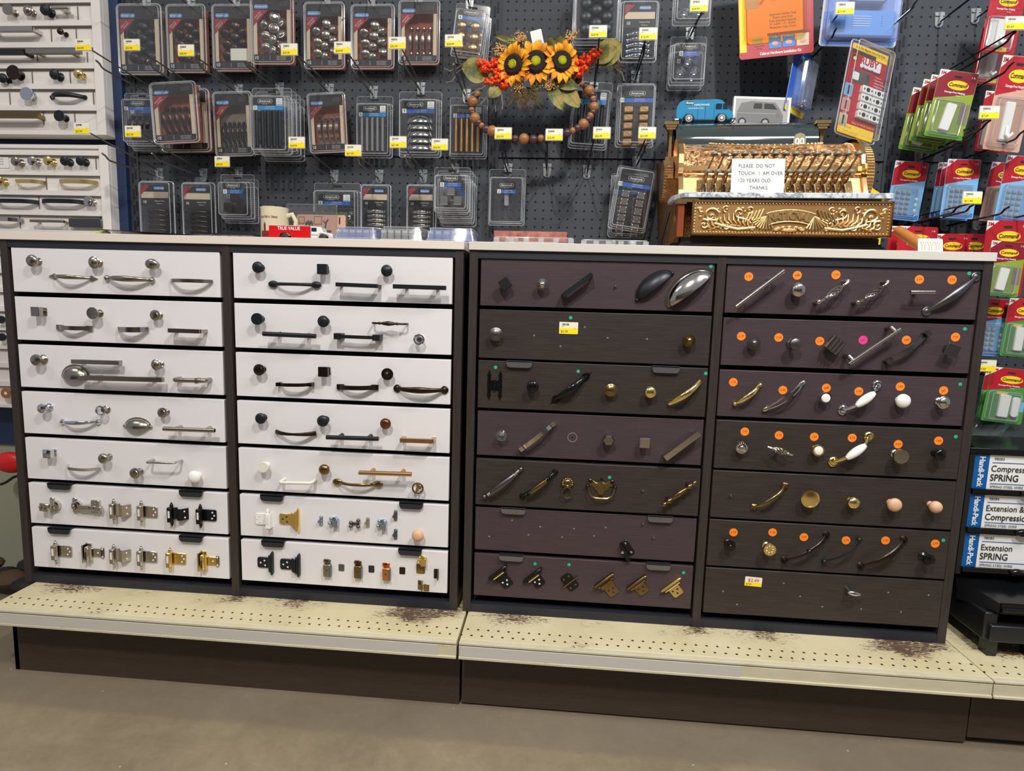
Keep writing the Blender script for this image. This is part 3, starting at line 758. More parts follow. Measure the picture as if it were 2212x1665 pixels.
PU(3, (488, 1300), (765, 1303), lambda mb, L: arch(mb, ORB, L, .026, .0085, .004, 'lshape', 4), 'narrow bronze strap pull', h=.006)
PU(3, (1000, 1325), (1310, 1330), lambda mb, L: arch(mb, ORB, L, .022, .011, .004, 'sq', 2.4, fs=.012), 'wide bronze strap pull with square feet', h=.004)
PU(3, (1492, 1340), (1895, 1353), lambda mb, L: bow(mb, ORB, L, .024, .0035, .0065, 'ring', fs=.017), 'long bronze bow pull with ring feet', h=.005)
KN(4, 285, 153, BLACK, 'black mushroom knob', 'mush', .0135, .025); KN(4, 750, 172, BLACK, 'large black domed knob', 'mush', .014, .03); KN(4, 1222, 192, BRONZE, 'brushed bronze ring-edged knob', 'ring', .0132, .024)
PU(4, (400, 252), (705, 265), lambda mb, L: bow(mb, ORB, L, .026, .006, .0032, None, ell=1.1, p=2.2), 'bronze saddle-shaped pull', h=.005)
PU(4, (780, 292), (1172, 304), lambda mb, L: bar(mb, BLACK, L, .032, .005, .22), 'round dark t-bar pull', h=.032)
PU(4, (1336, 313), (1578, 322), lambda mb, L: bar(mb, GOLD, L, .03, .0045, .03, True), 'square champagne bronze pull', h=.03)
KN(4, 310, 515, IVORY, 'flat white round knob', 'flat', .0132, .024); KN(4, 760, 538, ABRASS, 'antique brass ball knob', 'orb', .0135, .026)
PU(4, (1024, 557), (1420, 569), lambda mb, L: bar(mb, GOLD, L, .032, .005, .21), 'champagne gold t-bar pull', h=.032)
PU(4, (440, 632), (650, 636), lambda mb, L: wire(mb, IVORY, L+.01, .03, .0042), 'white wire pull', h=.03)
PU(4, (868, 628), (1160, 645), lambda mb, L: bow(mb, ABRASS, L, .022, .0035, .003, 'spoon', ell=1.3), 'antique brass pull with spoon ends', h=.006)
def filigree(mb):
    M0 = mb.M; mb.lathe([(.007, 0), (.007, .003), (.004, .006), (.004, .016)], ABRASS, 14); mb.M = M0 @ T(0, 0, .02)
    mb.tube([(.0135*math.cos(a), .0135*math.sin(a), 0) for a in [2*math.pi*i/24 for i in range(24)]], .0022, ABRASS, 8, closed=True)
    for k in range(5):
        a = 2*math.pi*k/5+.3; mb.tube([(.003*math.cos(a), .003*math.sin(a), .001), (.009*math.cos(a+.5), .009*math.sin(a+.5), .002), (.013*math.cos(a), .013*math.sin(a), 0)], .0014, ABRASS, 6)
    mb.sphere((0, 0, .002), .003, ABRASS, 8, 6, (1.4, 1, .8)); mb.M = M0
hw('filigree_knob', 'openwork antique brass knob', 4, (1465, 675), filigree, .02)
HI(4, 312, 902, CERAM, 'flat', 'white hinge with a flat leaf', True)
def bhinge(mb, m, step): mb.at(SC(-1.1, 1.13, 1.1)); mb.at(mb.M @ T(-.016, 0, 0)); hinge_leaf(mb, m, step)
hw('cabinet_hinge', 'brass offset hinge with pointed finials', 4, (520, 910), lambda mb: bhinge(mb, BRASS, 1), .006)
for (u, v), m, kd, lb in (((740, 918), ZINC, 'strike', 'zinc strike piece'), ((840, 925), ZINC, 'roller', 'zinc roller catch'), ((995, 940), PEWT, 'balls', 'double roller catch'), ((1090, 930), NICKB, 'strike', 'nickel spear strike'), ((1200, 945), ZINC, 'roller', 'zinc and white roller catch'),
                    ((1298, 880), STEELG, 'strike', 'steel strike plate'), ((1298, 1020), STEELG, 'strike', 'lower steel strike plate')):
    hw('cabinet_catch', lb, 4, (u, v), lambda mb, m=m, kd=kd: (mb.at(SC(1.25, 1.2, 1.1)), catch(mb, m, kd)), .004)
KN(4, 1462, 1033, WOODK, 'unfinished wood ball knob', 'orb', .0148, .028, nm='wooden_knob')
hw('cabinet_hinge', 'black offset hinge with pointed finials', 4, (325, 1235), lambda mb: bhinge(mb, BLACK, 0), .006)
hw('cabinet_hinge', 'black stepped offset hinge', 4, (525, 1250), lambda mb: bhinge(mb, BLACK, 1), .006)
for (u, v), m, kd, lb in (((790, 1268), NICK, 'mag', 'nickel magnetic catch'), ((890, 1272), STEELG, 'plate', 'small steel strike plate'), ((1020, 1280), ABRASS, 'mag', 'brass magnetic catch'), ((1115, 1283), INK, 'plate', 'small black strike plate'),
                    ((1232, 1296), COPPER, 'mag', 'copper magnetic catch'), ((1347, 1295), ORB, 'plate', 'small bronze strike plate'), ((1485, 1278), ABRASS, 'plate', 'bronze touch-latch plate'), ((1500, 1218), BRASS, 'roller', 'brass touch latch'), ((1602, 1318), ORB, 'brkt', 'bronze angle catch'), ((1482, 1402), ABRASS, 'brkt', 'bronze elbow catch'), ((1527, 1423), ABRASS, 'plate', 'bronze elbow plate')):
    s = 1.8 if (kd == 'plate' and m is ABRASS and u == 1485) else 1.2
    hw('cabinet_catch', lb, 4, (u, v), lambda mb, m=m, kd=kd, s=s: (mb.at(SC(s, s, 1)), catch(mb, m, kd)), .004, dr=(2, 6))
# column 3
def sticker(k, u, v, m, txt='', R=.0103, cross=False):
    def f(mb):
        mb.lathe([(R, 0), (R, .0003), (0, .0003)], m, 24)
        if txt: mb.text(txt, R*.72, INKR if not cross else INKR, 0, 0, .0005)
        if cross: mb.box(-.005, .005, -.0004, .0004, .0005, .0006, INKR); mb.M = RZ(.9); mb.box(-.006, .006, -.0004, .0004, .0005, .0006, INKR)
    return hw('price_dot' if m is not GREEN else 'green_dot', {ORANGE: 'orange price dot', PINK: 'pink dot with a cross', GREEN: 'small green dot'}[m], k, (u, v), f, 0)
def hole(k, u, v, screw=False):
    if screw: hw('mounting_screw', 'bare screw end', k, (u, v), lambda mb: mb.lathe([(.0028, 0), (.0028, .005), (.0018, .0075), (0, .008)], NICKB, 10), .006)
    else: hw('screw_hole', 'empty screw hole', k, (u, v), lambda mb: (mb.lathe([(.0019, .0001), (.0012, .0004)], M_LIP, 10, close=False), mb.lathe([(.0014, .0003), (0, .0003)], M_DARK, 10)), 0)
hw('square_knob', 'matte black square knob turned to a diamond', 5, (318, 365), lambda mb: sqknob(mb, BLACK, .026, .028, .016, rot=.62), .028)
KN(5, 637, 372, NICKB, 'bright nickel ringed knob', 'nub', .0138, .026)
PU(5, (812, 470), (1062, 285), lambda mb, L: bar(mb, BLACK, L, .024, .005, .04, True), 'slanted square black pull', h=.024)
hole(5, 1263, 388, True)
def cupd(mb, L, m, k, D=.026): mb.at(T(0, -.002, 0)); cup(mb, m, L, L*k, D, .0025, True)
PU(5, (1448, 500), (1745, 275), lambda mb, L: cupd(mb, L, BLACK, .28, .022), 'slanted dark bronze cup pull', 'cup_pull', h=.003)
PU(5, (1722, 560), (2090, 275), lambda mb, L: (mb.at(T(0, -.002, 0)), cup(mb, NICKB, L, L*.3, .03, .005)), 'large slanted bright nickel cup pull', 'cup_pull', h=.006)
for a in ((5, 2079, 215), (5, 880, 656), (5, 240, 1078), (5, 944, 1112), (5, 2030, 1130), (6, 1098, 590), (6, 540, 1244), (6, 795, 1250), (6, 1655, 1310), (7, 1954, 173), (7, 1922, 589), (7, 1887, 1003), (8, 1802, 200), (8, 1716, 915)): sticker(*a, GREEN, R=.0042)
KN(5, 240, 797, PEWT, 'pewter domed knob with a copper rim', 'dome', .0155, .024); KN(5, 1890, 853, ABRASS, 'antique brass ringed knob', 'nub', .0145, .024)
for a in ((5, 568, 808), (5, 1000, 737), (5, 793, 900), (5, 1195, 828), (5, 1530, 838)): hole(*a)
def bars(mb, x, y, w, h, m, n=17, seed=1):
    r = random.Random(seed); q = x
    while q < x+w-.0002:
        a = r.choice((.012, .02, .035))*w; mb.box(q, min(q+a, x+w), y, y+h, .0004, .0006, m); q += a+r.choice((.012, .02, .03))*w
def tagface(mb, w, h, price, z=.0006, seed=1, faded=False):
    """shelf price label: cream top half, yellow lower half, bar code, price"""
    mb.rbox(w, h, 0, z, PAPER, .0015, 0)
    mb.box(-w/2+.0004, w/2-.0004, -h/2+.0004, -h*.02, z, z+.0001, YEL)
    M0 = mb.M; mb.M = M0 @ T(0, 0, z-.0004); bars(mb, -w*.36, h*.22, w*.38, h*.16, INK, seed=seed); mb.M = M0
    mb.text('08045', h*.09, INK, -w*.38, h*.12, z+.0003, 'LEFT'); mb.text('NL', h*.1, INK, w*.33, 0, z+.0003)
    if price: mb.text(price, h*.26, INK, -w*.4, -h*.31, z+.0003, 'LEFT', sx=.95, bold=.01)
hw('price_label', 'yellow and white price label', 5, (862, 744), lambda mb: tagface(mb, .046, .029, '$1.79'), 0)
def hhinge(mb):
    for s in (-1, 1): mb.prism([(s*.0165-.006, -.026), (s*.0165, -.038), (s*.0165+.006, -.026), (s*.0165+.0045, -.02), (s*.0165+.0055, 0), (s*.0165+.0045, .02), (s*.0165+.006, .026), (s*.0165, .038), (s*.0165-.006, .026), (s*.0165-.0045, .02), (s*.0165-.0055, 0), (s*.0165-.0045, -.02)], 0, .0025, BLACKS, .0008)
    mb.box(-.012, .012, -.012, .012, 0, .0022, BLACKS); mb.tube([(0, -.014, .003), (0, .014, .003)], .0028, BLACKS, 8, up=(1, 0, 0))
hw('strap_hinge', 'black hammered H-shaped hinge', 5, (232, 1232), lambda mb: (mb.at(SC(.85, 1, 1)), hhinge(mb)), .002)
KN(5, 555, 1245, BLACKS, 'black hammered round knob', 'mush', .0142, .026)
def spade(mb, L):
    bow(mb, BLACKS, L, .022, .005, .0075, None, p=2)
    for s in (-1, 1):
        o = [(-s*.008, -.005), (s*.0, -.0105), (s*.009, -.008), (s*.016, -.001), (s*.022, 0), (s*.016, .001), (s*.009, .008), (s*.0, .0105), (-s*.008, .005)]
        M0 = mb.M; mb.M = M0 @ T(s*L/2, 0, 0); mb.prism(o if s > 0 else o[::-1], 0, .003, BLACKS, .001); mb.sphere((s*.003, 0, .003), .003, BLACKS, 8, 5); mb.M = M0
PU(5, (762, 1345), (1000, 1165), spade, 'black hammered pull with spade ends', h=.004)
KN(5, 1222, 1275, ABRASS, 'antique brass round knob', 'dome', .0145, .024); KN(5, 1562, 1293, BRASS, 'polished brass ball knob', 'orb', .0142, .026)
PU(5, (1712, 1395), (1992, 1195), lambda mb, L: bow(mb, BRASS, L, .026, .0045, .006, None, p=2), 'slanted polished brass arch pull', h=.004)
hw('glass_knob', 'flat clear glass knob with a fluted edge', 6, (287, 285), lambda mb: (faceted(mb, .014, .024, GLASS, CHROME), [mb.sphere((.0125*math.cos(a), .0125*math.sin(a), .018), .0022, GLASS, 6, 4) for a in [2*math.pi*i/14 for i in range(14)]]), .02)
PU(6, (440, 375), (675, 190), lambda mb, L: arch(mb, NICKB, L, .026, .0105, .004, 'lshape', 5), 'slanted square-footed nickel pull', h=.006)
hw('screw_hole', 'empty hole inside a ring mark', 6, (820, 295), lambda mb: (mb.tube([(.0115*math.cos(a), .0115*math.sin(a), .0002) for a in [2*math.pi*i/24 for i in range(24)]], .0003, M_TOP2, 4, closed=True), mb.lathe([(.002, .0003), (0, .0003)], M_DARK, 8)), 0)
hw('square_knob', 'rounded nickel cube knob', 6, (1092, 320), lambda mb: (mb.rbox(.016, .016, 0, .012, NICK, .005, .001), mb.lathe([(.013, .010), (.0165, .016), (.016, .024), (.012, .028)], NICK, 6)), .026)
hw('square_knob', 'square nickel knob', 6, (1365, 338), lambda mb: sqknob(mb, NICKB, .025, .024, .018), .022)
PU(6, (1515, 450), (1770, 262), lambda mb, L: bar(mb, NICKB, L, .022, .006, .05, True), 'slanted square nickel pull', h=.022)
PU(6, (162, 735), (435, 530), lambda mb, L: (bow(mb, PEWT, L, .024, .004, .0055, 'ball', fs=.013), [mb.sphere((L*q, 0, .02-abs(q)*.014), .0058, NICKB, 10, 6, (.5, 1, 1)) for q in (-.38, -.34, .34, .38)]), 'slanted twisted pewter pull', h=.006)
PU(6, (445, 735), (690, 555), lambda mb, L: (bow(mb, BLACKS, L, .022, .004, .005, 'disc', fs=.014), mb.tube([(L*.25*(i/6-.5)*2, 0, .0225) for i in range(7)], [.0045, .006, .0065, .0068, .0065, .006, .0045], ABRASS, 10), [mb.sphere((L*q, 0, .016), .006, BLACKS, 10, 6, (.6, 1, 1)) for q in (-.36, -.3, .3, .36)]), 'slanted black and brass pull', h=.006)
def lion(mb):
    mb.sphere((0, .012, .004), .013, ABRASS, 12, 8, (1, 1.05, .55))
    for i in range(9): a = math.pi*(-.1+1.2*i/8); mb.sphere((.012*math.cos(a), .013+.012*math.sin(a), .005), .0042, ABRASS, 8, 5)
    mb.sphere((0, .007, .012), .0048, ABRASS, 8, 6, (1.2, 1, .8))
    for s in (-1, 1): mb.sphere((s*.0045, .014, .0105), .0022, INK, 6, 4)
    mb.tube([(.0125*math.cos(a), -.009+.0135*math.sin(a), .011) for a in [2*math.pi*i/28 for i in range(28)]], .0018, ABRASS, 8, closed=True)
hw('ring_pull', 'antique brass lion head with a ring', 6, (782, 675), lion, .008)
def bail(mb):
    o = [(0, .03), (.006, .022), (.004, .014), (.012, .012), (.02, .018), (.03, .022), (.034, .012), (.03, .004), (.022, .004), (.016, -.004), (.01, -.008), (.006, -.018), (.004, -.022)]
    mb.prism(([(-x, y) for x, y in o]+[(x, y) for x, y in reversed(o[1:])]), 0, .0025, ABRASS, .0008)
    for s in (-1, 1):
        mb.sphere((s*.034, .004, .006), .0055, BLACKS, 10, 6); mb.sphere((s*.027, .016, .003), .006, BLACKS, 8, 5, (1, 1, .6))
        mb.lathe([(0, 0)], BLACKS) if 0 else mb.sphere((s*.009, .001, .0026), .0034, INK, 8, 5, (1, .8, .3))
    mb.sphere((0, .022, .003), .0045, BLACKS, 8, 5, (1, 1.3, .6))
    mb.tube([(-.033, .004, .008), (-.031, -.008, .012), (-.026, -.018, .014), (-.015, -.0235, .014), (0, -.0245, .014), (.015, -.0235, .014), (.026, -.018, .014), (.031, -.008, .012), (.033, .004, .008)], [.0026, .0024, .0024, .0028, .003, .0028, .0024, .0024, .0026], ABRASS, 8)
hw('bail_pull', 'ornate black and brass colonial bail pull', 6, (1035, 672), bail, .006)
hole(6, 1347, 690, True)
PU(6, (1492, 802), (1745, 622), lambda mb, L: spindle(mb, ABRASS, L, .02), 'slanted beaded brass spindle pull', h=.02)
for a in ((6, 367, 918), (6, 578, 966), (6, 832, 981), (6, 1070, 972), (6, 196, 1039), (6, 490, 1027), (6, 743, 1044), (6, 983, 1034)): hole(*a)
hole(6, 1350, 943, True); hole(6, 1430, 1047, True)
def blkcup(mb):
    mb.rbox(.016, .044, 0, .004, BLACKS, .007, .001, .008, 0)
    for y in (-.014, .014): mb.sphere((.008, y, .004), .003, CHROME, 8, 5, (1, 1, .6))
    mb.box(-.006, 0, -.02, .02, 0, .012, BLACKS); mb.box(-.014, -.004, -.03, -.002, .006, .009, BLACKS); mb.sphere((-.010, .0, .01), .004, CHROME, 8, 5, (1, 1, .5))
hw('concealed_hinge', 'black concealed hinge hanging askew', 6, (1220, 1135), blkcup, .004, rot=.62, dr=(3, 5))
for (u, v), m, st, lb in (((258, 1310), BLACKS, 1, 'black hinge with a brass barrel, at the row start'), ((520, 1330), BLACKS, 0, 'black hinge with a brass barrel'), ((1055, 1370), ABRASS, 1, 'antique brass stepped hinge'), ((1300, 1385), ABRASS, 0, 'antique brass hinge'), ((1558, 1400), BRASS, 0, 'polished brass hinge')):
    def f(mb, m=m, st=st):
        mb.at(SC(1.12, 1.12, 1.1))
        hinge_leaf(mb, m, st, .026, .026)
        if m is BLACKS: mb.tube([(.005, -.015, .0105), (.005, .015, .0105)], .0028, BRASS, 8, up=(1, 0, 0))
    hw('cabinet_hinge', lb, 6, (u, v), f, .006, rot=-.86, dr=(3, 6))
hw('cabinet_hinge', 'black butterfly hinge with brass screws', 6, (800, 1382), lambda mb: (mb.rbox(.022, .03, 0, .003, BLACKS, .006, .0005, -.012, 0), mb.rbox(.022, .03, 0, .003, BLACKS, .006, .0005, .012, 0), mb.tube([(0, -.024, .004), (0, .024, .004)], .0026, ABRASS, 8, up=(1, 0, 0)), [mb.sphere((s*.014, y, .003), .0028, ABRASS, 8, 5, (1, 1, .5)) for s in (-1, 1) for y in (-.008, .008)]), .004, rot=-.86, dr=(3, 6))
# column 4
for u, v, t, x in ((305, 198, '3.99', 0), (668, 188, '1.79', 1), (957, 184, '2.99', 0), (1581, 219, '2.49', 0), (1826, 222, '2.99', 0), (249, 643, '2.99', 0), (529, 653, '2.49', 0), (836, 680, '2.99', 0), (1484, 672, '3.89', 0), (1851, 650, '2.99', 0),
                   (189, 987, '1.99', 0), (560, 1046, '2.49', 0), (885, 1030, '1.49', 1), (1128, 1056, '3.49', 0), (1438, 1020, '1.49', 0), (1762, 1050, '', 1)): sticker(7, u, v, ORANGE, t, cross=x)
sticker(7, 1160, 672, PINK, '', cross=True)
for u, v, t in ((346, 165, '3.99'), (582, 190, '2.49'), (825, 201, '1.89'), (1087, 208, '3.99'), (1404, 252, '2.99'), (1683, 228, '1.89'), (268, 860, '2.99'), (538, 860, '2.49'), (754, 893, '5.99'), (1045, 915, '2.49'), (1317, 916, '2.49'), (1660, 938, '2.99')): sticker(8, u, v, ORANGE, t)
PU(7, (208, 425), (572, 152), lambda mb, L: bar(mb, NICKB, L, .03, .0042, .22), 'slanted slim nickel t-bar pull', h=.03)
KN(7, 683, 297, NICKB, 'satin silver round knob', 'orb', .0165, .03)
PU(7, (828, 388), (1045, 235), lambda mb, L: birdcage(mb, NICKB, L, .028), 'slanted nickel birdcage pull', h=.02)
PU(7, (1120, 392), (1342, 240), lambda mb, L: birdcage(mb, NICK, L, .028), 'slanted grey birdcage pull', h=.02)
PU(7, (1512, 315), (1695, 315), lambda mb, L: (mb.tube([(-L/2, 0, .028), (L/2, 0, .028)], .005, NICKB, 14), mb.tube([(-.004, 0, 0), (-.004, 0, .028)], [.005, .004], PEWT, 10)), 'short silver bar knob', 'bar_knob', h=.028)
PU(7, (1640, 458), (2008, 200), lambda mb, L: bow(mb, PEWT, L, .02, .003, .008, 'ring', fs=.018, p=1.8), 'long slanted pewter pull with ring feet', h=.004)
KN(7, 347, 697, PEWT, 'dark pewter ringed knob', 'nub', .0148, .024)
KN(7, 655, 703, PEWT, 'shiny dark ball knob with a rim', 'ball', .0135, .034)
hw('square_knob', 'ribbed dark square knob', 7, (955, 712), lambda mb: (sqknob(mb, PEWT, .034, .026, .018), [mb.box(x-.001, x+.001, -.018, .018, .026, .029, NICK) for x in (-.014, -.0045, .0045, .014)]), .026, rot=-.62)
def cylp(mb, L):
    mb.tube([(-L/2, 0, .028), (L/2, 0, .028)], .0046, NICKB, 14)
    for q in (-.44, -.38, .38, .44): mb.tube([(L*q-.001, 0, .028), (L*q+.001, 0, .028)], .0066, NICKB, 12)
    for s in (-1, 1): mb.tube([(s*L*.41, .012, 0), (s*L*.41, .012, .022), (s*L*.41, 0, .028)], [(.005, .005)]*3, NICK, 8)
PU(7, (1052, 852), (1440, 590), cylp, 'slanted nickel cylinder pull with collar rings', h=.028)
PU(7, (1340, 832), (1632, 625), lambda mb, L: arch(mb, PEWT, L, .024, .011, .003, 'lshape', 2), 'slanted dark flared arch pull', h=.006)
hw('square_knob', 'flared dark square knob', 7, (1832, 740), lambda mb: (mb.rbox(.014, .014, 0, .004, PEWT, .001), mb.rbox(.009, .009, 0, .02, PEWT, .001), mb.at(RX(.12)), mb.rbox(.03, .028, .022, .026, PEWT, .001, .0008)), .024, rot=-.3)
PU(7, (202, 1150), (392, 1008), lambda mb, L: bow(mb, BRASS, L, .022, .0035, .005, 'ball', fs=.011), 'slanted brass bow pull', h=.006)
def pierced(mb, L):
    for s in (-1, 1): mb.tube([(x, s*.0055*math.sin(math.pi*(i/14))**.6, z) for i, (x, y, z) in enumerate(arcpts(L, .026, 14, 2.2))], [(.0022, .0028)]*15, NICKB, 6, up=(0, 1, 0))
    for s in (-1, 1): mb.sphere((s*L*.46, 0, .006), .006, NICKB, 10, 6, (1.8, 1, .6))
PU(7, (425, 1192), (712, 988), pierced, 'slanted nickel pull with a long slot', h=.004)
hw('ceramic_knob', 'white ceramic knob in a chrome ring', 7, (885, 1108), lambda mb: (knob(mb, CHROME, .0135, .02, 'flat'), mb.lathe([(.0108, .0198), (.009, .023), (0, .025)], CERAM, 20)), .022)
PU(7, (1020, 1200), (1278, 1015), lambda mb, L: ceramic_pull(mb, CHROME, L, .026), 'white ceramic and chrome pull', 'ceramic_pull', h=.008)
KN(7, 1468, 1130, CERAM, 'white ceramic round knob', 'orb', .0158, .028, nm='ceramic_knob'); KN(7, 1772, 1142, NICKB, 'nickel round knob with a raised rim', 'dome', .0138, .03)
hw('round_knob', 'silver ornate round knob', 8, (328, 278), lambda mb: (knob(mb, NICKB, .0142, .024, 'nub'), [mb.sphere((.011*math.cos(a), .011*math.sin(a), .0195), .0015, NICKB, 6, 4) for a in [2*math.pi*i/14 for i in range(14)]]), .02)
PU(8, (508, 272), (678, 328), lambda mb, L: (birdcage(mb, NICKB, L, .026, False), mb.tube([(0, 0, 0), (0, 0, .022)], [.006, .003], NICKB, 8)), 'nickel birdcage knob', 'birdcage_knob', h=.026)
hw('ceramic_knob', 'white ceramic knob in a brass ring', 8, (858, 298), lambda mb: (knob(mb, BRASS, .0135, .02, 'flat'), mb.lathe([(.0108, .0198), (.009, .023), (0, .025)], CERAM, 20)), .022)
PU(8, (965, 378), (1212, 205), lambda mb, L: ceramic_pull(mb, BRASS, L, .026), 'white ceramic and brass pull', 'ceramic_pull', h=.008)
KN(8, 1420, 335, NICKB, 'large flat nickel knob', 'flat', .0165, .03); KN(8, 1700, 326, BLACKS, 'gloss black round knob', 'mush', .0135, .03)
hole(8, 250, 607, True)
def leafpull(mb, L):
    bow(mb, ABRASS, L, .024, .003, .0042, None)
    for s in (-1, 1): M0 = mb.M; mb.M = M0 @ T(s*L/2, 0, 0) @ RZ(.78); mb.rbox(.015, .015, 0, .006, ABRASS, .002, .003); mb.M = M0
PU(8, (412, 688), (628, 540), leafpull, 'slanted antique brass pull with square leaf feet', h=.005)
KN(8, 797, 630, BRASS, 'large brass dish-shaped knob', 'dish', .0205, .024); KN(8, 1103, 660, BRASS, 'small brass ball knob', 'orb', .0142, .028)
KN(8, 1387, 675, WOODK, 'unfinished wood mushroom knob', 'orb', .0155, .03, nm='wooden_knob'); KN(8, 1672, 690, WOODK, 'small unfinished wood knob', 'orb', .0135, .034, nm='wooden_knob')
KN(8, 245, 955, ORB, 'dark bronze pointed knob', 'nub', .0135, .028)
hw('round_knob', 'engraved brass round knob', 8, (518, 980), lambda mb: (knob(mb, BRASS, .0145, .03, 'flat'), [mb.sphere((.008*math.cos(a), .008*math.sin(a), .03), .0026, BRASS, 6, 4, (1, 1, .4)) for a in [2*math.pi*i/7 for i in range(7)]]), .028)
PU(8, (620, 1055), (912, 880), lambda mb, L: (bow(mb, ORB, L, .026, .003, .004, 'flare'), mb.sphere((0, 0, .026), .0068, ORB, 12, 8)), 'slanted dark pull with a ball centre', h=.004)
PU(8, (895, 1062), (1135, 910), lambda mb, L: bow(mb, BLACK, L, .026, .003, .0032, 'ball', fs=.013, ell=1, p=2), 'thin slanted dark arch pull', h=.005)
PU(8, (1148, 1095), (1448, 912), lambda mb, L: bow(mb, ORB, L, .026, .0028, .006, 'flare', p=2), 'slanted dark pull with trumpet ends', h=.004)
KN(8, 1620, 1052, BLACKS, 'gloss black rimmed knob', 'ball', .0135, .032)
hw('price_label', 'marked-down price label reading $2.49', 8, (405, 1200), lambda mb: (mb.rbox(.042, .024, 0, .0006, PAPER, .002), mb.box(-.021, .021, -.0122, -.002, .0006, .0007, YEL), mb.text('$2.49', .012, mat('red_ink', (190, 40, 40), .6), 0, .003, .001), mb.text('$7.99', .006, INK, -.018, -.0075, .001, 'LEFT')), 0, rot=-.04)
for a in ((8, 615, 1212), (8, 196, 1268), (8, 728, 1302), (8, 292, 1358), (8, 881, 1374), (8, 1150, 1390), (8, 1336, 1276), (8, 1425, 1410), (8, 1615, 1294)): hole(*a)
hw('oval_knob', 'pewter finger-shaped knob', 8, (1098, 1282), lambda mb: (mb.sphere((.002, 0, .024), .0065, NICKB, 12, 8, (2.6, 1, .8)), mb.tube([(-.006, 0, 0), (-.006, 0, .022)], [.0065, .005], NICKB, 10)), .024, rot=-.12)
# ---------------------------------------------------------------- clear plastic
def plastic(name, fac, rough, col=(1, 1, 1), add=0.0):
    m = bpy.data.materials.new(name); m.use_nodes = True; MATS[name] = m; t = m.node_tree
    N = NT(m); t.nodes.remove(N.b); out = t.nodes['Material Output']
    tr = N.n('ShaderNodeBsdfTransparent'); tr.inputs[0].default_value = (*[0.96*c for c in col], 1)
    gl = N.n('ShaderNodeBsdfPrincipled'); gl.inputs['Base Color'].default_value = (0.85, 0.87, 0.9, 1); gl.inputs['Roughness'].default_value = rough
    gl.inputs['Specular IOR Level'].default_value = 0.9
    lw = N.n('ShaderNodeLayerWeight'); lw.inputs['Blend'].default_value = 0.35
    gloss = N.n('ShaderNodeBsdfGlossy'); gloss.inputs['Roughness'].default_value = rough
    f = N.math('ADD', N.math('MULTIPLY', lw.outputs['Facing'], 0.45), add, clamp=True)
    mx = N.n('ShaderNodeMixShader'); N.l(f, mx.inputs[0]); N.l(tr.outputs[0], mx.inputs[1]); N.l(gloss.outputs[0], mx.inputs[2])
    m2 = N.n('ShaderNodeMixShader'); m2.inputs[0].default_value = fac
    N.l(mx.outputs[0], m2.inputs[1]); N.l(gl.outputs[0], m2.inputs[2]); N.l(m2.outputs[0], out.inputs[0])
    return m
CLEAR = plastic('clear_plastic', 0.018, 0.1, add=0.035)
RIM = plastic('moulded_plastic_rim', 0.28, 0.14)
BLUEP = plastic('blue_tinted_plastic', 0.1, 0.12, (0.72, 0.8, 1.0), add=.04)
K_BLK = mat('card_black', (18, 19, 22), 0.5); K_RED = mat('card_red', (150, 34, 44), 0.5); K_BEI = mat('card_beige', (206, 190, 160), 0.5)
K_BLUE = mat('card_blue', (26, 88, 176), 0.45); K_CYAN = mat('card_cyan', (28, 138, 196), 0.45); K_LOGO = mat('logo_blue', (70, 124, 200), 0.45); K_HPB = mat('deep_blue_print', (0, 88, 158), 0.45)
K_WHT = mat('card_white', (232, 232, 228), 0.5); K_BRN = mat('card_brown_back', (150, 74, 40), 0.7); K_GRY = mat('card_grey', (126, 112, 100), 0.6)
K_CRED = mat('bright_red_card', (176, 24, 38), 0.42); K_CYEL = mat('logo_yellow', (252, 208, 40), 0.45); K_GRN = mat('lime_card', (136, 158, 40), 0.5)
K_DGRN = mat('green_card', (74, 140, 60), 0.5); K_LBL = mat('light_blue_card', (120, 178, 224), 0.45); K_MBL = mat('mid_blue_card', (60, 120, 200), 0.45)
K_CRM = mat('dark_red_card', (132, 20, 40), 0.45); PINKP = mat('pink_beige_print', (206, 160, 140), 0.5)
HOOKM = mat('dark_wire', (128, 124, 118), 0.35, 0.8); HOOKB = mat('hook_bracket_grey', (150, 154, 156), 0.35, 0.4)
TAGH = plastic('label_holder', 0.25, 0.15)
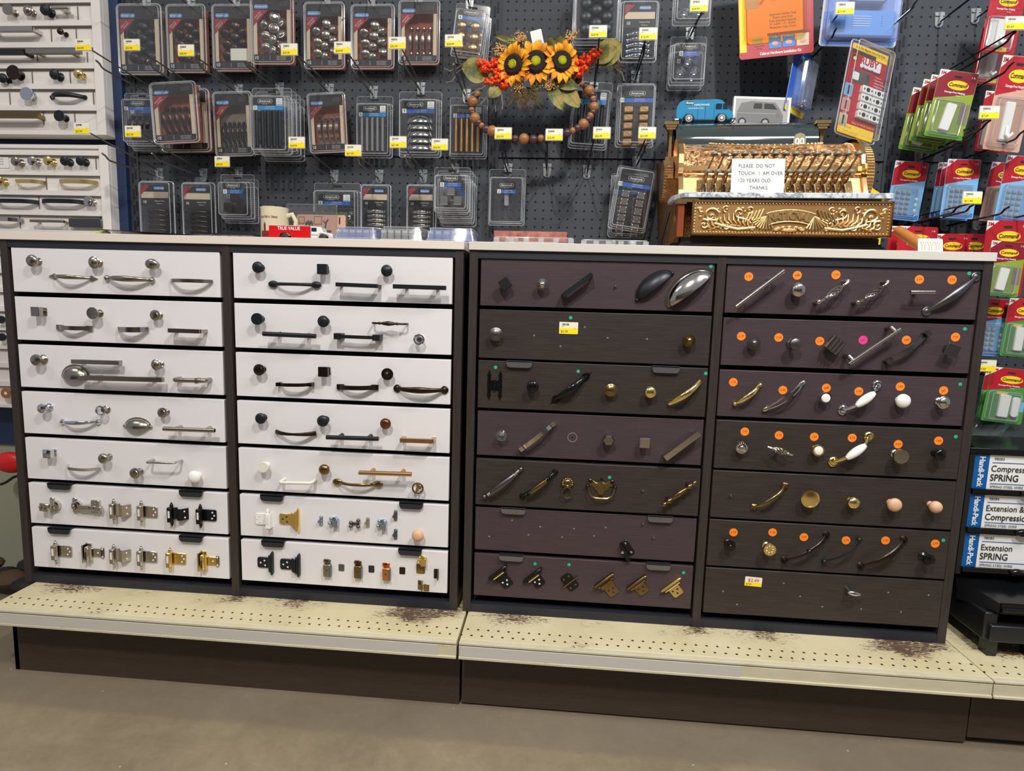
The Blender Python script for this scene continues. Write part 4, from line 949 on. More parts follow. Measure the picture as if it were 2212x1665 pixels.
# ---------------------------------------------------------------- peg hooks
def hook(bu, bv, tu=None, tv=None, price='', L=.25, label='', faded=False, blank=False, tip=True, dark=False):
    b = at(bu, bv, YP); W0 = T(b.x, YP, b.z)
    r = thing('peg_hook', label, 'hook', W0, 'wire hooks on the pegboard')
    mb = MB(); mb.M = FR
    mb.prism([(-.014, .016), (-.011, -.02), (-.005, -.026), (.005, -.026), (.011, -.02), (.014, .016)], 0, .004, HOOKB, .001)
    mb.box(-.004, .004, -.018, .012, .004, .013, HOOKB); mb.box(-.012, .012, .004, .008, .004, .007, HOOKB)
    obj('hook_bracket', mb, r)
    wm = BLACKS if dark else HOOKM
    if tip:
        P = [(0, -.012, 0), (0, -.012, L*.84), (0, -.010, L*.87), (0, -.002, L*.91), (0, .001, L*.96)]
        mb = MB(); mb.M = FR; mb.tube(P, .0026, wm, 8); obj('lower_prong', mb, r)
    if tu is not None:
        c = at(tu, tv, YP-L); lx = c.x-b.x; lz = c.z-b.z
        ex = lx+max(-.019, min(.019, -lx)); ez = lz-.011
        mb = MB(); mb.M = FR; mb.tube([(0, .009, 0), (0, .009, .01), (ex*.1, .009+(ez-.009)*.1, .03), (ex, ez, L-.001)], .0022, wm, 8); obj('upper_prong', mb, r)
        w = WM[r.name] @ FR @ T(lx, lz, L)
        mb = MB()
        if blank: mb.rbox(.044, .030, 0, .0012, mat('blank_grey_label', (186, 188, 176), .5), .002)
        else: tagface(mb, .0455, .029, price, .0012, seed=int(tu))
        mb.rbox(.049, .033, -.0006, 0, TAGH, .003)
        obj('price_label', mb, r, w)
    return r
HK = [  # base, label centre, price, length, words
 (335, 200, 180, 97, '$34.99', .26, 'leftmost hook of the upper row, its $34.99 label over the white display board'),
 (345, 375, 177, 277, '$27.99', .26, 'leftmost hook of the lower row, its $27.99 label over the white display board'),
 (425, 196, 285, 97, '$33.99', .24, 'hook with a $33.99 label in front of the first black-knob pack'),
 (517, 194, 402, 109, '$38.99', .24, 'hook with a $38.99 label below the second knob pack'),
 (605, 190, 516, 118, None, .24, 'hook with a blank silvery label below the third knob pack'),
 (713, 193, 625, 107, '$39.99', .24, 'hook with a $39.99 label right of the fourth knob pack'),
 (808, 198, 740, 103, '$29.99', .24, 'hook with a $29.99 label between two bronze knob packs'),
 (910, 190, 858, 93, '$22.99', .24, 'hook with a $22.99 label left of the top arch pull pack'),
 (1008, 205, 980, 88, '$28.99', .24, 'hook with a $28.99 label over the copper knob pack'),
 (440, 375, 287, 284, '$27.99', .26, 'hook with a $27.99 label in front of the dark pull pack'),
 (517, 372, 480, 349, '$30.99', .12, 'short hook with a $30.99 label above the square knob pack'),
 (723, 378, 641, 308, '$34.99', .24, 'hook with a $34.99 label beside the black bar pull packs'),
 (820, 378, 763, 325, '$27.99', .22, 'hook with a $27.99 label below the nickel bar pull pack'),
 (915, 378, 860, 307, '$27.99', .24, 'hook with a $27.99 label left of the cup pull pack'),
 (984, 365, 950, 312, '$30.99', .2, 'hook with a $30.99 label right of the cup pull pack'),
 (1098, 365, 1087, 288, '$30.99', .21, 'hook with a $30.99 label in front of the wreath, at its lower left'),
 (1182, 365, 1197, 291, '$25.99', .21, 'empty hook with a $25.99 label in front of the bead ring'),
 (1268, 368, 1300, 287, '$26.99', .21, 'empty hook with a $26.99 label right of the bead ring'),
 (1375, 350, 1398, 287, '$16.99', .2, 'hook with a $16.99 label on the gold square knob pack'),
 (1283, 190, 1292, 68, '$28.99', .22, 'hook with a pale $28.99 label on the black ball knob pack'),
 (1372, 165, 1400, 73, '$16.99', .22, 'hook with a $16.99 label on the bright knob pack'),
 (1490, 72, 1510, 12, '$24.99', .2, 'hook with a $24.99 label at the top edge above the glass knob pack'),
 (1742, 128, 1825, 18, '$17.99', .2, 'hook with a $17.99 label in front of the blue drilling guide'),
]
for a in HK: hook(a[0], a[1], a[2], a[3], a[4] or '', a[5], a[6], blank=a[4] is None, dark=a[0] > 1050)
for i, (u, v) in enumerate(((318, 11), (414, 8), (511, 6), (603, -8), (706, 2), (803, 1), (905, 0), (1015, 4))):
    hook(u, v, label='hook at the top edge carrying %s' % ('the first black knob pack', 'the second knob pack', 'the third knob pack', 'the fourth, highest knob pack', 'the fifth knob pack', 'the sixth knob pack', 'the top arch pull pack', 'the copper knob pack')[i], L=.16 if i == 7 else .2)
# ---------------------------------------------------------------- blister packs (face frame; z = 0 at the back)
def shell(mb, w, h, z0, z1, r=.006, inset=0.0, bottom=CLEAR):
    o = rrect(w, h, r, 3); n = len(o); i2 = rrect(w-inset*2, h-inset*2, r, 3)
    vs = [(x, y, z0) for x, y in o]+[(x, y, z1) for x, y in i2]
    mb.add(vs, [(i, (i+1) % n, n+(i+1) % n, n+i) for i in range(n)], CLEAR); mb.add([(x, y, z1) for x, y in i2], [tuple(range(n))], CLEAR)
def rim(mb, w, h, z, r=.008, t=.0016, m=None):
    mb.tube([(x, y, z) for x, y in rrect(w, h, r, 4)], t, m or RIM, 6, closed=True)
def dots(mb, w, h, z, step=.006):
    n = int(h/step)
    for s in (-1, 1):
        for i in range(n): mb.box(s*w/2-.0012, s*w/2+.0012, -h/2+i*step+.001, -h/2+i*step+.0028, z, z+.0014, RIM)
def logo(mb, x, y, w, z, fill=None):
    h = w*.28; mb.rbox(w, h, z, z+.0003, fill or K_LBL, h/2, 0, x, y, 6)
    mb.rbox(w-h*.22, h*.78, z+.0003, z+.0005, K_LOGO if fill is None else fill, h*.38, 0, x, y, 6)
    mb.text('Amerock', h*.8, K_WHT, x, y-h*.02, z+.0007, bold=.015, sx=1.02)
def pack_ten(name, hwf, n, cols, back=K_BRN, spacing=None):
    """tall blister with a black printed card, red corner flash and a window of hardware"""
    w, h, d = .135, .215, .034
    r = thing('hardware_pack', '', 'pack')
    mb = MB(); mb.M = FR; mb.rbox(w-.012, h-.012, 0, .001, back, .006); obj('backing_card', mb, r)
    mb = MB(); mb.M = FR; z = d-.003
    mb.prism(rrect(w-.018, .04, .004, 3, 0, .081), z, z+.0005, K_BLK); mb.box(-w/2+.009, w/2-.009, -h/2+.008, -h/2+.030, z, z+.0005, K_BLK)
    mb.box(-w/2+.009, -w/2+.02, -h/2+.03, .061, z, z+.0005, K_BEI); mb.box(w/2-.02, w/2-.009, -h/2+.03, .061, z, z+.0005, K_BEI)
    mb.prism([(-w/2+.009, .061), (-w/2+.009, .012), (-.012, .061)], z+.0005, z+.0009, K_RED)
    logo(mb, -w/2+.034, .072, .044, z+.0006)
    M0 = mb.M; mb.M = M0 @ T(-.044, .044, z+.0011) @ RZ(.83); mb.text('VALUE PACK', .0052, K_WHT, 0, .002); mb.text('10 KNOBS', .0052, K_WHT, 0, -.005); mb.M = M0
    mb.text('10', .016, K_WHT, -.051, -h/2+.019, z+.0008, bold=.01, sx=.85); mb.box(-.008, -.0074, -h/2+.012, -h/2+.026, z+.0005, z+.0008, K_WHT)
    for i in range(3): mb.text('Cabinet Hardware', .0042, K_WHT, .028, -h/2+.024-.005*i, z+.0008); mb.text('Pack', .0038, K_GRY, -.03, -h/2+.024-.005*i, z+.0008)
    for i in range(3): mb.text('CABINET KNOBS', .0036, K_GRY, .036, .086-.005*i, z+.0008)
    mb.box(-.014, .014, .092, .096, z+.0005, z+.0008, M_DARK); obj('printed_card', mb, r)
    mb = MB(); mb.M = FR; shell(mb, w-.01, h-.01, 0.001, d, .008, .001); rim(mb, w, h, d-.004, .013, .0022); rim(mb, w-.012, h-.012, d-.0005, .009, .0011); dots(mb, w-.004, h-.03, d-.004)
    obj('clear_blister', mb, r)
    hwf(r, n, d); return r
def inner_knobs(m, R=.0145, prof='mush', odd=None):
    def f(r, n, d):
        rows = [(-.018, .012), (.012, -.0), (.034, .012)] if 0 else None
        pts = []; ys = [.04, .022, .004, -.014, -.032, -.05, -.066]
        for i, y in enumerate(ys):
            pts += [(-.028, y), (.026, y+.002)] if i % 2 else [(0, y+.004)]
        first = None
        for i, (x, y) in enumerate(pts[:n]):
            W0 = T(0, 0, 0) @ FR @ T(x*1.05, y, .004) @ RX(.25*math.sin(i*2.1)) @ RY(.3*math.cos(i*1.7))
            if first is None: mb = MB(); knob(mb, m, R, .024, prof, seg=16); first = obj('round_knob', mb, r, W0)
            else: obj('round_knob', None, r, W0, me=first.data)
    return f
def inner_pulls(m, L=.085, n2=5, pitch=.019, kind='bow', y0=-.02):
    def f(r, n, d):
        first = None
        for i in range(n2):
            W0 = FR @ T((i-(n2-1)/2)*pitch, y0, .002) @ RZ(math.pi/2)
            if first is None:
                mb = MB()
                if kind == 'bow': bow(mb, m, L, .024, .0035, .0052, 'disc', fs=.014)
                elif kind == 'spin': bow(mb, m, L, .022, .003, .004, 'ball', fs=.011); [mb.sphere((L*q, 0, .021-abs(q)*.02), .0062, m, 10, 6, (.6, 1, 1)) for q in (-.3, -.16, 0, .16, .3)]
                elif kind == 'arch': arch(mb, m, L, .026, .011, .003, 'sq', 2.2, fs=.01)
                elif kind == 'bar': bar(mb, m, L, .024, .0048, .2)
                first = obj('cabinet_pull', mb, r, W0)
            else: obj('cabinet_pull', None, r, W0, me=first.data)
    return f
def pack_five(name, hwf, band=K_BLUE, num='5', white=True, w=.115, h=.185, d=.028, tabh=.022, lw=.085, ly=.047, words='Cabinet Pulls'):
    r = thing('hardware_pack', '', 'pack')
    mb = MB(); mb.M = FR; z = d-.002
    mb.prism(rrect(lw, .022, .003, 3, 0, ly), z, z+.0004, K_BLK); mb.box(-lw/2, lw/2, ly-.022, ly-.010, z, z+.0004, band)
    mb.rbox(.011, .012, z+.0004, z+.0007, K_WHT, .0015, 0, -lw/2+.0055, ly-.016); mb.text(num, .0105, K_BLK, -lw/2+.0055, ly-.0163, z+.001, bold=.01)
    mb.rbox(.042, .0115, z+.0004, z+.0006, K_WHT, .0055, 0, -.008 if white else 0, ly+.002, 6); mb.rbox(.0405, .010, z+.0006, z+.0008, K_BLK, .005, 0, -.008 if white else 0, ly+.002, 6)
    mb.text('Amerock', .0088, K_WHT, -.008 if white else 0, ly+.0018, z+.001, bold=.015)
    mb.text('EST. 1928', .0032, K_WHT, -.008 if white else 0, ly-.0065, z+.0008)
    mb.text(words, .0045, K_WHT, .006, ly-.0135, z+.0008); mb.text('Poignees / Tiradores', .0036, K_WHT, .006, ly-.0185, z+.0008)
    if white: mb.rbox(.018, .020, z+.0004, z+.0007, K_WHT, .001, 0, lw/2-.0095, ly); mb.text('The', .004, INK, lw/2-.0095, ly+.005, z+.001); mb.text('Classics', .0035, INK, lw/2-.0095, ly, z+.001); mb.rbox(.016, .003, z+.0007, z+.0009, K_LBL, .001, 0, lw/2-.0095, ly-.007)
    obj('printed_card', mb, r)
    mb = MB(); mb.M = FR
    hh = h-tabh
    mb.add([(x, y, .0005) for x, y in rrect(w, h, .006, 3)], [tuple(range(16))], CLEAR); rim(mb, w, hh, .002, .007, .0015) if 0 else None
    M0 = mb.M; mb.M = M0 @ T(0, -tabh/2, 0); shell(mb, w-.008, hh-.008, .001, d, .006, .003); rim(mb, w-.002, hh-.002, .0015, .008, .0014); rim(mb, w-.016, hh-.016, d, .006, .0013); rim(mb, w-.009, hh-.009, d*.5, .007, .0009); dots(mb, w-.008, hh-.03, .004)
    mb.M = M0; rim(mb, w, h, .0008, .007, .0007); mb.rbox(.024, .006, .0006, .0012, M_DARK, .002, 0, 0, h/2-tabh*.45)
    obj('clear_blister', mb, r)
    hwf(r, 5, d); return r
def put(tm, u0, v0, u1, v1, y, label, w, h, d, rot=0, yaw=0, group=None, pitch=0):
    um, vm = (u0+u1)/2, (v0+v1)/2; c = at(um, vm, y)
    sx = (at(u1, vm, y).x-at(u0, vm, y).x)/w; sz = (at(um, v0, y).z-at(um, v1, y).z)/h
    M = T(c.x, y, c.z) @ RZ(yaw) @ RX(pitch) @ RY(-rot) @ T(0, d, 0) @ SC(sx, (sx+sz)/2, sz)
    return place(tm, M, label, 'pack', group)
TA = dict(w=.135, h=.215, d=.034); TB = dict(w=.115, h=.185, d=.028)
KB = pack_ten('k', inner_knobs(BLACK), 10, 3, K_GRY); KO = pack_ten('k', inner_knobs(ORB), 10, 3); KNK = pack_ten('k', inner_knobs(NICK), 10, 3); KNR = pack_ten('k', inner_knobs(NICK, .0155, 'ring'), 10, 3)
PA = pack_ten('k', inner_pulls(ORB), 10, 3); PN = pack_ten('k', inner_pulls(NICK, .085, 4, .021), 10, 3); PS = pack_ten('k', inner_pulls(ORB, .075, 6, .0165, 'spin', -.028), 10, 3, K_GRY); PF = pack_ten('k', inner_pulls(NICK, .09, 4, .021, 'arch'), 10, 3)
put(KB, 253, 8, 348, 160, .395, 'black-knob ten pack, leftmost of the top row', **TA)
put(KO, 358, 8, 442, 155, .395, 'bronze-knob ten pack, second from left in the top row', **TA)
put(KO, 457, 8, 545, 152, .395, 'bronze-knob ten pack behind the blank silvery label', **TA)
put(KNR, 540, -12, 632, 137, .36, 'nickel ringed-knob ten pack, standing highest in the top row', **TA)
put(KNK, 655, 3, 742, 147, .395, 'nickel-knob ten pack between the $39.99 and $29.99 labels', **TA)
put(KNK, 757, 8, 850, 147, .395, 'nickel-knob ten pack right of the $29.99 label', **TA)
put(PN, 860, -2, 948, 137, .385, 'nickel arch pull ten pack at the right end of the top row', **TA)
FD = pack_five('k', inner_pulls(ORB, .075, 4, .02, 'arch', -.03), white=False); FB = pack_five('k', inner_pulls(BLACK, .1, 5, .0165, 'bar', -.028), K_CYAN); FN = pack_five('k', inner_pulls(NICKB, .1, 5, .0165, 'bar', -.028), K_CYAN); FG = pack_five('k', inner_pulls(GOLD, .1, 5, .0165, 'bar', -.028))
def inner_cups(r, n, d):
    first = None
    for i in range(5):
        W0 = FR @ T(0, .004-.019*i, .002)
        if first is None: mb = MB(); cup(mb, NICKB, .062, .024, .02, .002); first = obj('cup_pull', mb, r, W0)
        else: obj('cup_pull', None, r, W0, me=first.data)
def inner_few(mk, pts, nm='round_knob'):
    def f(r, n, d):
        first = None
        for x, y in pts:
            W0 = FR @ T(x, y, .002)
            if first is None: mb = MB(); mk(mb); first = obj(nm, mb, r, W0)
            else: obj(nm, None, r, W0, me=first.data)
    return f
FC = pack_five('k', inner_cups, words='Cabinet Cup Pulls')
put(FD, 258, 195, 335, 310, .35, 'dark pull five pack behind a $27.99 label in the middle row', **TB)
put(FD, 272, 200, 349, 322, .40, 'dark pull five pack hanging behind its twin, mostly hidden', **TB)
put(PA, 345, 192, 452, 328, .36, 'dark arch pull ten pack half hidden behind its front neighbour', **TA, rot=.02)
put(PA, 325, 176, 424, 308, .30, 'dark arch pull ten pack, leaning out in front in the middle row', **TA, rot=.05)
put(PS, 460, 197, 543, 336, .37, 'beaded spindle pull ten pack right of the arch pull packs', **TA, rot=.03)
for i, (a, b, y) in enumerate(((562, 208, .40), (553, 199, .365), (544, 192, .33))): put(FB, a, b, a+88, b+137-i*3, y, 'black bar pull five pack behind the front one of its hook', group='black bar pull packs stacked behind the front one', **TB)
put(FB, 536, 184, 622, 330, .295, 'black bar pull five pack, front of its stack of four', **TB)
put(PF, 664, 199, 745, 328, .36, 'flat arch pull ten pack right of the $34.99 label', **TA, rot=.05)
put(FN, 765, 202, 843, 337, .385, 'nickel bar pull five pack left of the cup pulls', **TB)
put(FC, 857, 192, 950, 336, .375, 'nickel cup pull five pack with wavy rim', **TB)
put(FG, 968, 205, 1050, 339, .385, 'gold bar pull five pack behind the left side of the bead ring', **TB)
# small contractor packs, bottom row
def pack_small(hwm):
    w, h, d = .09, .15, .022
    r = thing('hardware_pack', '', 'pack'); mb = MB(); mb.M = FR; z = d-.002
    mb.box(-.036, .036, .045, .063, z, z+.0004, K_BLK); mb.box(-.036, .036, .028, .045, z, z+.0004, K_BEI); mb.box(-.036, .036, .006, .028, z, z+.0004, K_BLK)
    mb.prism([(-.036, .063), (-.036, .036), (-.012, .063)], z+.0004, z+.0008, K_RED); logo(mb, .012, .055, .028, z+.0005)
    mb.text('10', .011, K_WHT, -.027, .017, z+.0007, bold=.01, sx=.85); mb.text('Cabinet Pulls', .005, K_WHT, .012, .020, z+.0007); mb.text('Tiradores', .004, K_WHT, .012, .013, z+.0007)
    obj('printed_card', mb, r)
    mb = MB(); mb.M = FR; shell(mb, w-.01, h-.01, .001, d, .006, .001); rim(mb, w, h, d*.5, .008, .0018); rim(mb, w-.01, h-.01, d, .006, .001); dots(mb, w-.002, h-.02, d*.5)
    mb.rbox(.03, .02, .001, .0015, CLEAR, .004, 0, 0, h/2+.008); rim(mb, .03, .024, .001, .004, .0006) if 0 else None
    obj('clear_blister', mb, r)
    first = None
    for i in range(5):
        W0 = FR @ T(0, -.006-.0135*i, .001)
        if first is None:
            mb = MB(); bow(mb, hwm, .05, .018, .0035, .0045, 'disc', fs=.011); [mb.sphere((s*.019, 0, .010), .0048, hwm, 8, 5) for s in (-1, 1)]
            first = obj('cabinet_pull', mb, r, W0)
        else: obj('cabinet_pull', None, r, W0, me=first.data)
    return r
SD = pack_small(ORB); SN = pack_small(NICKB); TS = dict(w=.09, h=.15, d=.022)
put(SD, 300, 391, 373, 509, .385, 'small dark pull pack, leftmost in the bottom row', **TS); put(SD, 392, 394, 462, 512, .385, 'small dark pull pack, second in the bottom row', **TS)
put(SN, 778, 398, 842, 505, .385, 'small nickel pull pack left of the other small nickel one', **TS); put(SN, 877, 398, 940, 508, .385, 'small nickel pull pack partly behind the square knob packs', **TS)
TSQ = dict(w=.105, h=.125, d=.03)
def sqk(m): return inner_few(lambda mb: sqknob(mb, m, .024, .024, .016), ((0, -.006), (-.02, -.032), (.02, -.032)), 'square_knob')
def gl(mb): faceted(mb, .013, .024, GLASS, CHROME)
kw = dict(white=False, w=.105, h=.125, d=.03, lw=.06, ly=.026, words='Cabinet Knobs', tabh=.02)
QB = pack_five('k', sqk(ORB), **kw); QN = pack_five('k', sqk(NICKB), **kw); QG = pack_five('k', inner_few(gl, ((0, -.006), (-.02, -.032), (.02, -.032)), 'glass_knob'), **kw)
put(QB, 474, 384, 549, 480, .40, 'dark square knob pack, behind the one like it', **TSQ); put(QB, 467, 373, 540, 470, .365, 'dark square knob pack, front one under the $30.99 label', **TSQ)
FP = pack_five('k', inner_pulls(NICKB, .03, 4, .025, 'bow', -.028), K_BLUE, w=.125, h=.16, ly=.03)
put(FP, 672, 392, 773, 505, .385, 'nickel pull five pack above the red toy truck', w=.125, h=.16, d=.028)
for i, (a, b, y) in enumerate(((950, 376, .39), (946, 371, .36), (941, 365, .33))): put(QN, a, b, a+77, b+111-i*3, y, 'bright square knob pack behind the front one', group='bright square knob packs stacked behind the front one', **TSQ)
put(QN, 934, 357, 1012, 456, .29, 'bright square knob five pack, front of its stack of four', **TSQ)
put(QG, 1446, 90, 1522, 189, .40, 'clear glass knob pack behind the front glass knob pack', **TSQ); put(QG, 1450, 70, 1529, 178, .36, 'clear glass knob pack, front one above the toy van', **TSQ)
put(QG, 1458, -50, 1542, 46, .33, 'glass knob pack cut off by the top edge behind the $24.99 label', **TSQ)
def six(mb): knob(mb, GOLD, .0135, .022, 'mush', seg=18)
C6 = pack_five('k', inner_few(six, ((-.024, .008), (.016, .01), (.016, -.024), (-.024, -.024), (.016, -.056), (-.024, -.056))), K_BLUE, '6', False, w=.1, h=.165, lw=.07, ly=.045, words='Cabinet Knobs')
T6 = dict(w=.1, h=.165, d=.028)
put(C6, 985, 26, 1055, 132, .40, 'copper knob pack behind the front copper knob pack', **T6, rot=-.08); put(C6, 976, 0, 1050, 118, .35, 'copper knob six pack, front one left of the wreath', **T6, rot=-.12)
KD = pack_five('k', inner_few(lambda mb: knob(mb, BLACK, .0165, .026, 'mush'), [(x+(y % 2)*.0, yy) for y, yy in enumerate((.05, .012, -.026, -.06)) for x in (-.03, .03)]+[(0, .032), (0, -.006), (0, -.044)]), K_BLUE, '10', False, w=.135, h=.2, lw=.1, ly=.085)
put(KD, 1240, -50, 1342, 104, .40, 'black ball knob pack behind its twin, above the wreath', w=.135, h=.2, d=.028); put(KD, 1238, -62, 1341, 90, .34, 'black ball knob ten pack, front one above the wreath', w=.135, h=.2, d=.028)
KS = pack_small(CHROME)
put(KS, 1340, 0, 1421, 132, .35, 'bright chrome knob ten pack behind a $16.99 label', **TS)
put(FB, 1233, 170, 1318, 318, .37, 'dark bar pull five pack behind the right side of the bead ring', **TB, rot=-.06)
def goldsq(r, n, d):
    first = None
    for i in range(5):
        for x in (-.02, .02):
            W0 = FR @ T(x, .012-.022*i, .002)
            if first is None: mb = MB(); mb.rbox(.027, .019, 0, .02, GOLD, .002, .003); first = obj('square_knob', mb, r, W0)
            else: obj('square_knob', None, r, W0, me=first.data)
def crowd(r, n, d):
    first = None
    for i in range(5):
        for x in (-.02, .02):
            W0 = FR @ T(x, .01-.022*i, .002)
            if first is None:
                mb = MB(); sqknob(mb, NICK, .02, .022, .016); [mb.sphere((s*.008, t*.006, .02), .0035, NICKB, 8, 5) for s in (-1, 1) for t in (-1, 1)]
                first = obj('square_knob', mb, r, W0)
            else: obj('square_knob', None, r, W0, me=first.data)
G10 = pack_five('k', goldsq, K_BLUE, '10', False, w=.1, h=.175, tabh=.004, lw=.088, ly=.05, words='Cabinet Knobs'); N10 = pack_five('k', crowd, K_BLUE, '10', False, w=.1, h=.175, tabh=.004, lw=.088, ly=.05, words='Cabinet Knobs')
TG = dict(w=.1, h=.175, d=.028)
put(G10, 1333, 173, 1417, 314, .34, 'gold square knob ten pack right of the bead ring', **TG)
put(N10, 1318, 372, 1398, 512, .40, 'nickel knob ten pack half hidden beside the cash register', **TG, rot=-.02); put(N10, 1325, 358, 1409, 497, .34, 'nickel knob ten pack hanging askew left of the cash register', **TG, rot=-.13)
E1 = pack_five('k', lambda r, n, d: obj('plastic_insert', (lambda mb: (mb.at(FR), mb.rbox(.012, .05, .002, .02, RIM, .003), mb)[2])(MB()), r, FR @ T(0, 0, 0) @ FR.inverted()), K_BLUE, '2', False, w=.11, h=.165, lw=.055, ly=.03)
put(E1, 1054, 362, 1133, 485, .385, 'nearly empty clear blister pack below the wreath', w=.11, h=.165, d=.028)
# ---------------------------------------------------------------- antique cash register
RB = metal('register_brass', (208, 160, 116), 0.22); N = NT(RB); v_ = N.obj((1, 1, 1))
vo = N.n('ShaderNodeTexVoronoi'); vo.inputs['Scale'].default_value = 75; N.l(v_, vo.inputs['Vector'])
k_ = N.math('ADD', N.noise(v_, 60, 3, .6, 3.0), N.math('MULTIPLY', vo.outputs['Distance'], 0.5)); N.bump(k_, 1.0, 0.006)
N.l(N.ramp(k_, [(0.42, (120, 76, 46)), (0.75, (222, 172, 122))]), N.b.inputs['Base Color'])
RBS = metal('register_side_brass', (188, 142, 88), 0.24); N = NT(RBS); v2 = N.obj((3.2, 3.2, 1)); k2 = N.noise(v2, 70, 4, .7, 2.0); N.bump(k2, 0.9, 0.006)
N.l(N.ramp(k2, [(0.38, (84, 54, 32)), (0.62, (206, 156, 98))]), N.b.inputs['Base Color'])
RP = metal('register_polished_brass', (232, 188, 130), 0.13); RF = metal('register_matte_field', (196, 150, 98), 0.4); RL = metal('register_relief_gold', (246, 212, 146), 0.3)
RD = mat('register_dark_base', (28, 20, 18), 0.3); RW = mat('red_wood', (130, 62, 30), 0.3); KEYM = mat('grey_key_cap', (140, 134, 118), 0.4, .3); KEYL = metal('key_lever_bronze', (150, 122, 86), 0.3)
def marble():
    m = mat('grey_white_marble', (206, 210, 214), 0.14, spec=.6); N = NT(m); v = N.obj((1, 3, 1)); a = N.noise(v, 14, 6, .6, 1.5)
    d = N.math('ABSOLUTE', N.math('SUBTRACT', a, .5)); N.l(N.ramp(d, [(0, (120, 128, 138)), (.03, (196, 202, 208)), (.12, (222, 224, 226))]), N.b.inputs['Base Color']); return m
MARB = marble()
GX = T(1.925, .045, ZC) @ RZ(math.radians(-2.5))      # front centre of the drawer face, local y runs back
reg = thing('cash_register', 'ornate antique brass cash register standing on the right end of the counter', 'cash register', GX)
def ro(name, mb, label=None, world=None, parent=None, bevel=0): return obj(name, mb, parent or reg, world if world is not None else GX, label, bevel)
mb = MB()
for i, (e, z0, z1) in enumerate(((.0, .0, .008), (.006, .008, .014), (.010, .014, .020))): mb.box(-.245+e, .25-e, .012+e, .34, z0, z1, RD)
for i in range(60): mb.box(-.236+.0079*i, -.233+.0079*i, .018, .022, .001, .014, RD)
mb.box(-.232, .236, .03, .33, .020, .034, RD); ro('base', mb, 'black moulded base', bevel=.001)
# lower case around the drawer
mb = MB(); mb.box(-.245, .235, .035, .34, .034, .122, RBS)
mb.box(-.247, -.232, .005, .035, .03, .12, RW); ro('lower_case', mb)
mb = MB(); mb.box(-.252, -.228, .0, .036, .108, .121, RP); mb.box(-.232, -.2, -.001, .03, .112, .121, RP); ro('corner_bracket', mb)
# drawer front with relief
DX0, DX1, DZ0, DZ1 = -.214, .246, .034, .116
mb = MB(); mb.box(DX0+.003, DX1-.003, .012, .2, DZ0+.004, DZ1-.002, RW); mb.box(DX0, DX1, 0, .014, DZ0, DZ1, RF)
for a in ((DX0-.001, DX1+.001, -.004, 0, DZ1-.004, DZ1+.001), (DX0-.001, DX1+.001, -.004, 0, DZ0-.001, DZ0+.003), (DX0-.001, DX0+.003, -.004, 0, DZ0, DZ1), (DX1-.003, DX1+.001, -.004, 0, DZ0, DZ1)): mb.box(*a, RP)
drw = ro('drawer', mb, 'ornate brass drawer front'); 
FD_ = GX @ T((DX0+DX1)/2, 0, (DZ0+DZ1)/2) @ FR
mb = MB()
w2, h2 = (DX1-DX0)/2, (DZ1-DZ0)/2
for i in range(60):
    x = -w2+.008+i*(2*w2-.016)/59
    for s in (-1, 1): mb.sphere((x, s*(h2-.007), .0008), .0021, RL, 6, 4)
for i in range(9):
    y = -h2+.012+i*(2*h2-.024)/8
    for s in (-1, 1): mb.sphere((s*(w2-.007), y, .0008), .0021, RL, 6, 4)
ro('beaded_border', mb, world=FD_, parent=drw)
# banner with the name
mb = MB(); R_, n_ = .16, 14
o1 = []; o2 = []
for i in range(n_+1):
    a = math.pi/2+.33-.66*i/n_
    o1.append(((R_+.014)*math.cos(a), (R_+.014)*math.sin(a)-R_+.006)); o2.append(((R_-.013)*math.cos(a), (R_-.013)*math.sin(a)-R_+.006))
vs = []
for (x, y), (p, q) in zip(o1, o2): vs += [(x, y, .003), (p, q, .003), (x, y, 0), (p, q, 0)]
fs = []
for i in range(n_): a, b = 4*i, 4*i+4; fs += [(a, a+1, b+1, b), (a+2, a, b, b+2), (a+1, a+3, b+3, b+1)]
mb.add(vs, fs, RF)
for o in (o1, o2): mb.tube([(x, y, .003) for x, y in o], .0014, RL, 6)
for i, ch in enumerate('NATIONAL'):
    a = .262-.075*i; M0 = mb.M; mb.M = M0 @ T(R_*math.sin(-a), R_*math.cos(a)-R_+.0055, .0032) @ RZ(a)
    mb.text(ch, .027, RL, 0, 0, .0012, bold=.022, depth=.0024, sx=.82); mb.M = M0
for s in (-1, 1):       # folded ribbon fans beside the banner
    for k in range(9):
        a = math.radians(200+12*k); mb.tube([(s*-.055, .005, .002), (s*(-.055+.036*math.cos(a)), .004+.030*math.sin(a), .0035)], [.0012, .0024], RL, 6)
    for k in range(5): mb.tube([(s*(.062+.008*k), .022-.002*k, .002), (s*(.072+.008*k), -.002-.002*k, .004)], .0026, RL, 6)
ro('name_banner', mb, 'brass banner reading NATIONAL', FD_, drw)
def spiral(mb, cx, cy, r0, turns, a0, d, w=.003, tail=None, m=None):
    P = []; Rr = []; n = int(16*turns)+4
    if tail:
        for (x, y) in tail: P.append((x, y, .002)); Rr.append(w*.9)
    for i in range(n+1):
        t = i/n; r = r0*(1-t)**.8+.0006; a = a0+d*2*math.pi*turns*t
        P.append((cx+r*math.cos(a), cy+r*math.sin(a), .0022)); Rr.append(w*(1-.5*t))
    mb.tube(P, Rr, m or RL, 7, up=(0, 0, 1)); mb.sphere((cx, cy, .002), w*1.1, m or RL, 8, 5)
mb = MB()
